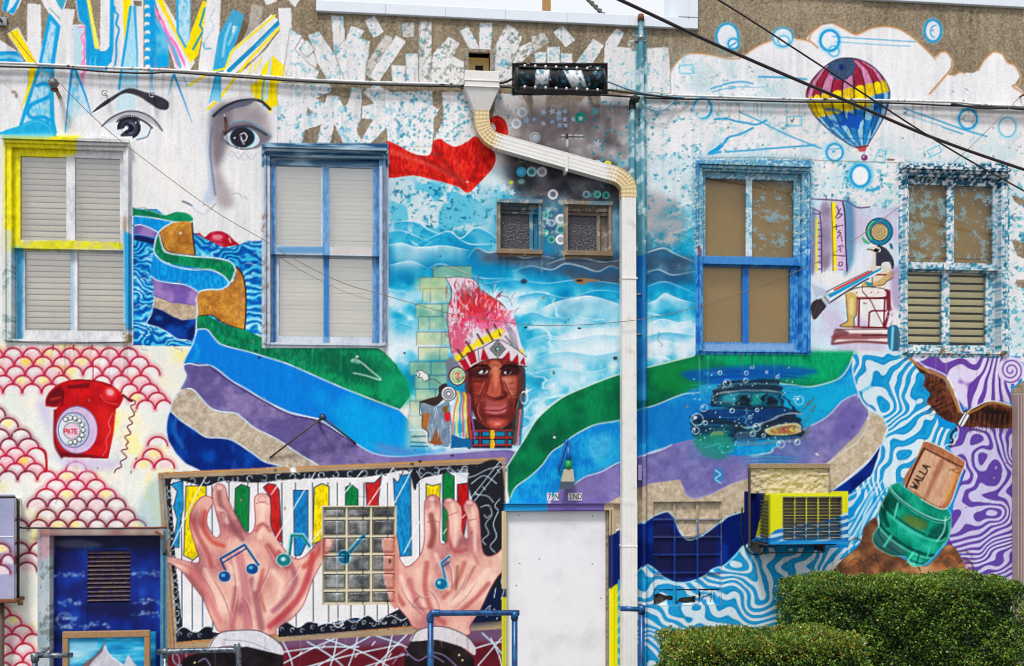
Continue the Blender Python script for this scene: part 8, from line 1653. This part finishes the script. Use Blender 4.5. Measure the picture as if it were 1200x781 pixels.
def hedge(label, x0, x1, y0, y1, ztop, n, gold, seed, size=.026):
    r = np.random.RandomState(seed); h = thing('hedge', label, 'hedge', group='clipped hedges before the wall')
    # leaf sites: shell of a rounded block, a few deeper in
    W_, Dp, H = x1-x0, y1-y0, ztop
    areas = np.array([W_*H, W_*Dp*1.3, Dp*H, Dp*H, W_*H*.35]); f = r.choice(5, n, p=areas/areas.sum()); u, v = r.rand(n), r.rand(n)
    P = np.zeros((n,3)); N = np.zeros((n,3))
    for k,(p, nn) in enumerate(((lambda u, v: (x0+u*W_, y0+0*u, v*H),(0,-1, .25)),(lambda u, v: (x0+u*W_, y0+v*Dp, H+0*u),(0,-.15,1)),(lambda u, v: (x0+0*u, y0+u*Dp, v*H),(-1,0, .25)),(lambda u, v: (x1+0*u, y0+u*Dp, v*H),(1,0, .25)),(lambda u, v: (x0+u*W_, y1+0*u, v*H),(0,1, .2)))):
        m = f == k; P[m] = np.column_stack(p(u[m], v[m])); N[m] = nn
    # round the edges
    c = np.array([(x0+x1)/2,(y0+y1)/2, H/2]); hs = np.array([W_/2, Dp/2, H/2]); rad = .085
    q = (P - c); over = np.maximum(np.abs(q) - (hs - rad),0); over[:,2] *= (q[:,2] > 0); L = np.linalg.norm(over, axis=1); fix = L > rad*1.0; k = np.where(L > 1e-6, np.minimum(1, rad/np.maximum(L,1e-6)),1)[:, None]
    q = np.where(over > 0, np.sign(q)*((hs - rad) + over*k), q)
    N = N + np.where(over > 0, np.sign(q)*over/rad,0)*.8; P = q + c
    lump = lambda s_, ph: np.sin(P[:,0]*s_ + ph)*np.sin(P[:,2]*s_*1.2 + ph*2)*np.sin(P[:,1]*s_*.9 + ph*.7)
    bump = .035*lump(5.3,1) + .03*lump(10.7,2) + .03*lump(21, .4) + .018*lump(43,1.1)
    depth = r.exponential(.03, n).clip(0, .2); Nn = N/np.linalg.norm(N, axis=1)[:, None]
    spr = (r.rand(n) < .1)*r.uniform(0, .018, n)
    P = P + Nn*(bump - depth + spr)[:, None] + r.normal(0, .008,(n,3))
    d = Nn + r.normal(0, .75,(n,3)); d /= np.linalg.norm(d, axis=1)[:, None]
    s_ = np.cross(d, r.normal(0,1,(n,3))); s_ /= np.linalg.norm(s_, axis=1)[:, None]; nrm = np.cross(s_, d)
    ln = size*r.uniform(.65,1.25, n)[:, None]; wd = ln*.36
    V = np.stack([P, P + d*ln*.45 + s_*wd + nrm*ln*.08, P + d*ln, P + d*ln*.45 - s_*wd + nrm*ln*.08],1).reshape(-1,3)
    Q = np.arange(4*n).reshape(n,4)
    me = raw_mesh('foliage', V, Q)
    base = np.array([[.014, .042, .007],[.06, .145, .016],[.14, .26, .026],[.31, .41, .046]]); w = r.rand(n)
    tone = np.clip(r.normal(1.25, .6, n) + bump*18 - depth*9,0,2.99); ti = tone.astype(int); tf = (tone-ti)[:, None]; col = base[ti]*(1-tf) + base[ti+1]*tf  # deeper leaves coloured darker: shade in the gaps is put into the tone
    lit_gold = (r.rand(n) < gold*(.25 + .75*(P[:,2] > ztop-.12))) ; col[lit_gold] = np.array([[.32, .29, .03]])*r.uniform(.5,1.2,(lit_gold.sum(),1)); org = (r.rand(n) < gold*.08*(P[:,2] > ztop-.15)); col[org] = np.array([.26, .10, .025])  # golden tips, with the sunlit hedge top put into the leaf colour
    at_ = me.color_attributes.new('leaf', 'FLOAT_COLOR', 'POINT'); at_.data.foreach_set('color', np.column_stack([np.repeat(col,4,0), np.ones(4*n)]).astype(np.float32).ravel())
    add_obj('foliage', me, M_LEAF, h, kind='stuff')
    # dark twiggy core
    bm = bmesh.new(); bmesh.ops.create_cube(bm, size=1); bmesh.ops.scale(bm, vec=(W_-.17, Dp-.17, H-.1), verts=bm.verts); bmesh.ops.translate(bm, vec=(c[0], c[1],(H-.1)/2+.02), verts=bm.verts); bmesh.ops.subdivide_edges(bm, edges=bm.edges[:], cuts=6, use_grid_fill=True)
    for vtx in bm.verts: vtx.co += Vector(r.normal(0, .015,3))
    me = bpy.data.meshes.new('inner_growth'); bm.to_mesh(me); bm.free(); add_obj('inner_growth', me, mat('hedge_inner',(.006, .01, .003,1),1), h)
    for k in range(max(3, int(W_/.45))): xx = x0 + .15 + (W_-.3)*k/max(2, int(W_/.45)-1); tube('stem',[(xx,(y0+y1)/2,0),(xx+r.uniform(-.03, .03),(y0+y1)/2, .25)], .02, M_STEM, h,7)
    return h
yb = -.75
hx0 = at(912,700,-.66).x; zt = at(1050,673.5,-.62).z
hedge('tall dark green clipped hedge at the right, behind the lower one', hx0, at(1203,700,-1.25).x,-1.3,-.6, zt,84000, .10,3, .022)
fx0, fx1 = at(772,760,-1.46).x, at(1014,760,-2.0).x; zt2 = at(890,734.5,-1.42).z
hedge('low clipped hedge with golden tips in front of the taller one', fx0, fx1,-2.1,-1.4, zt2,64000, .3,8, .021)
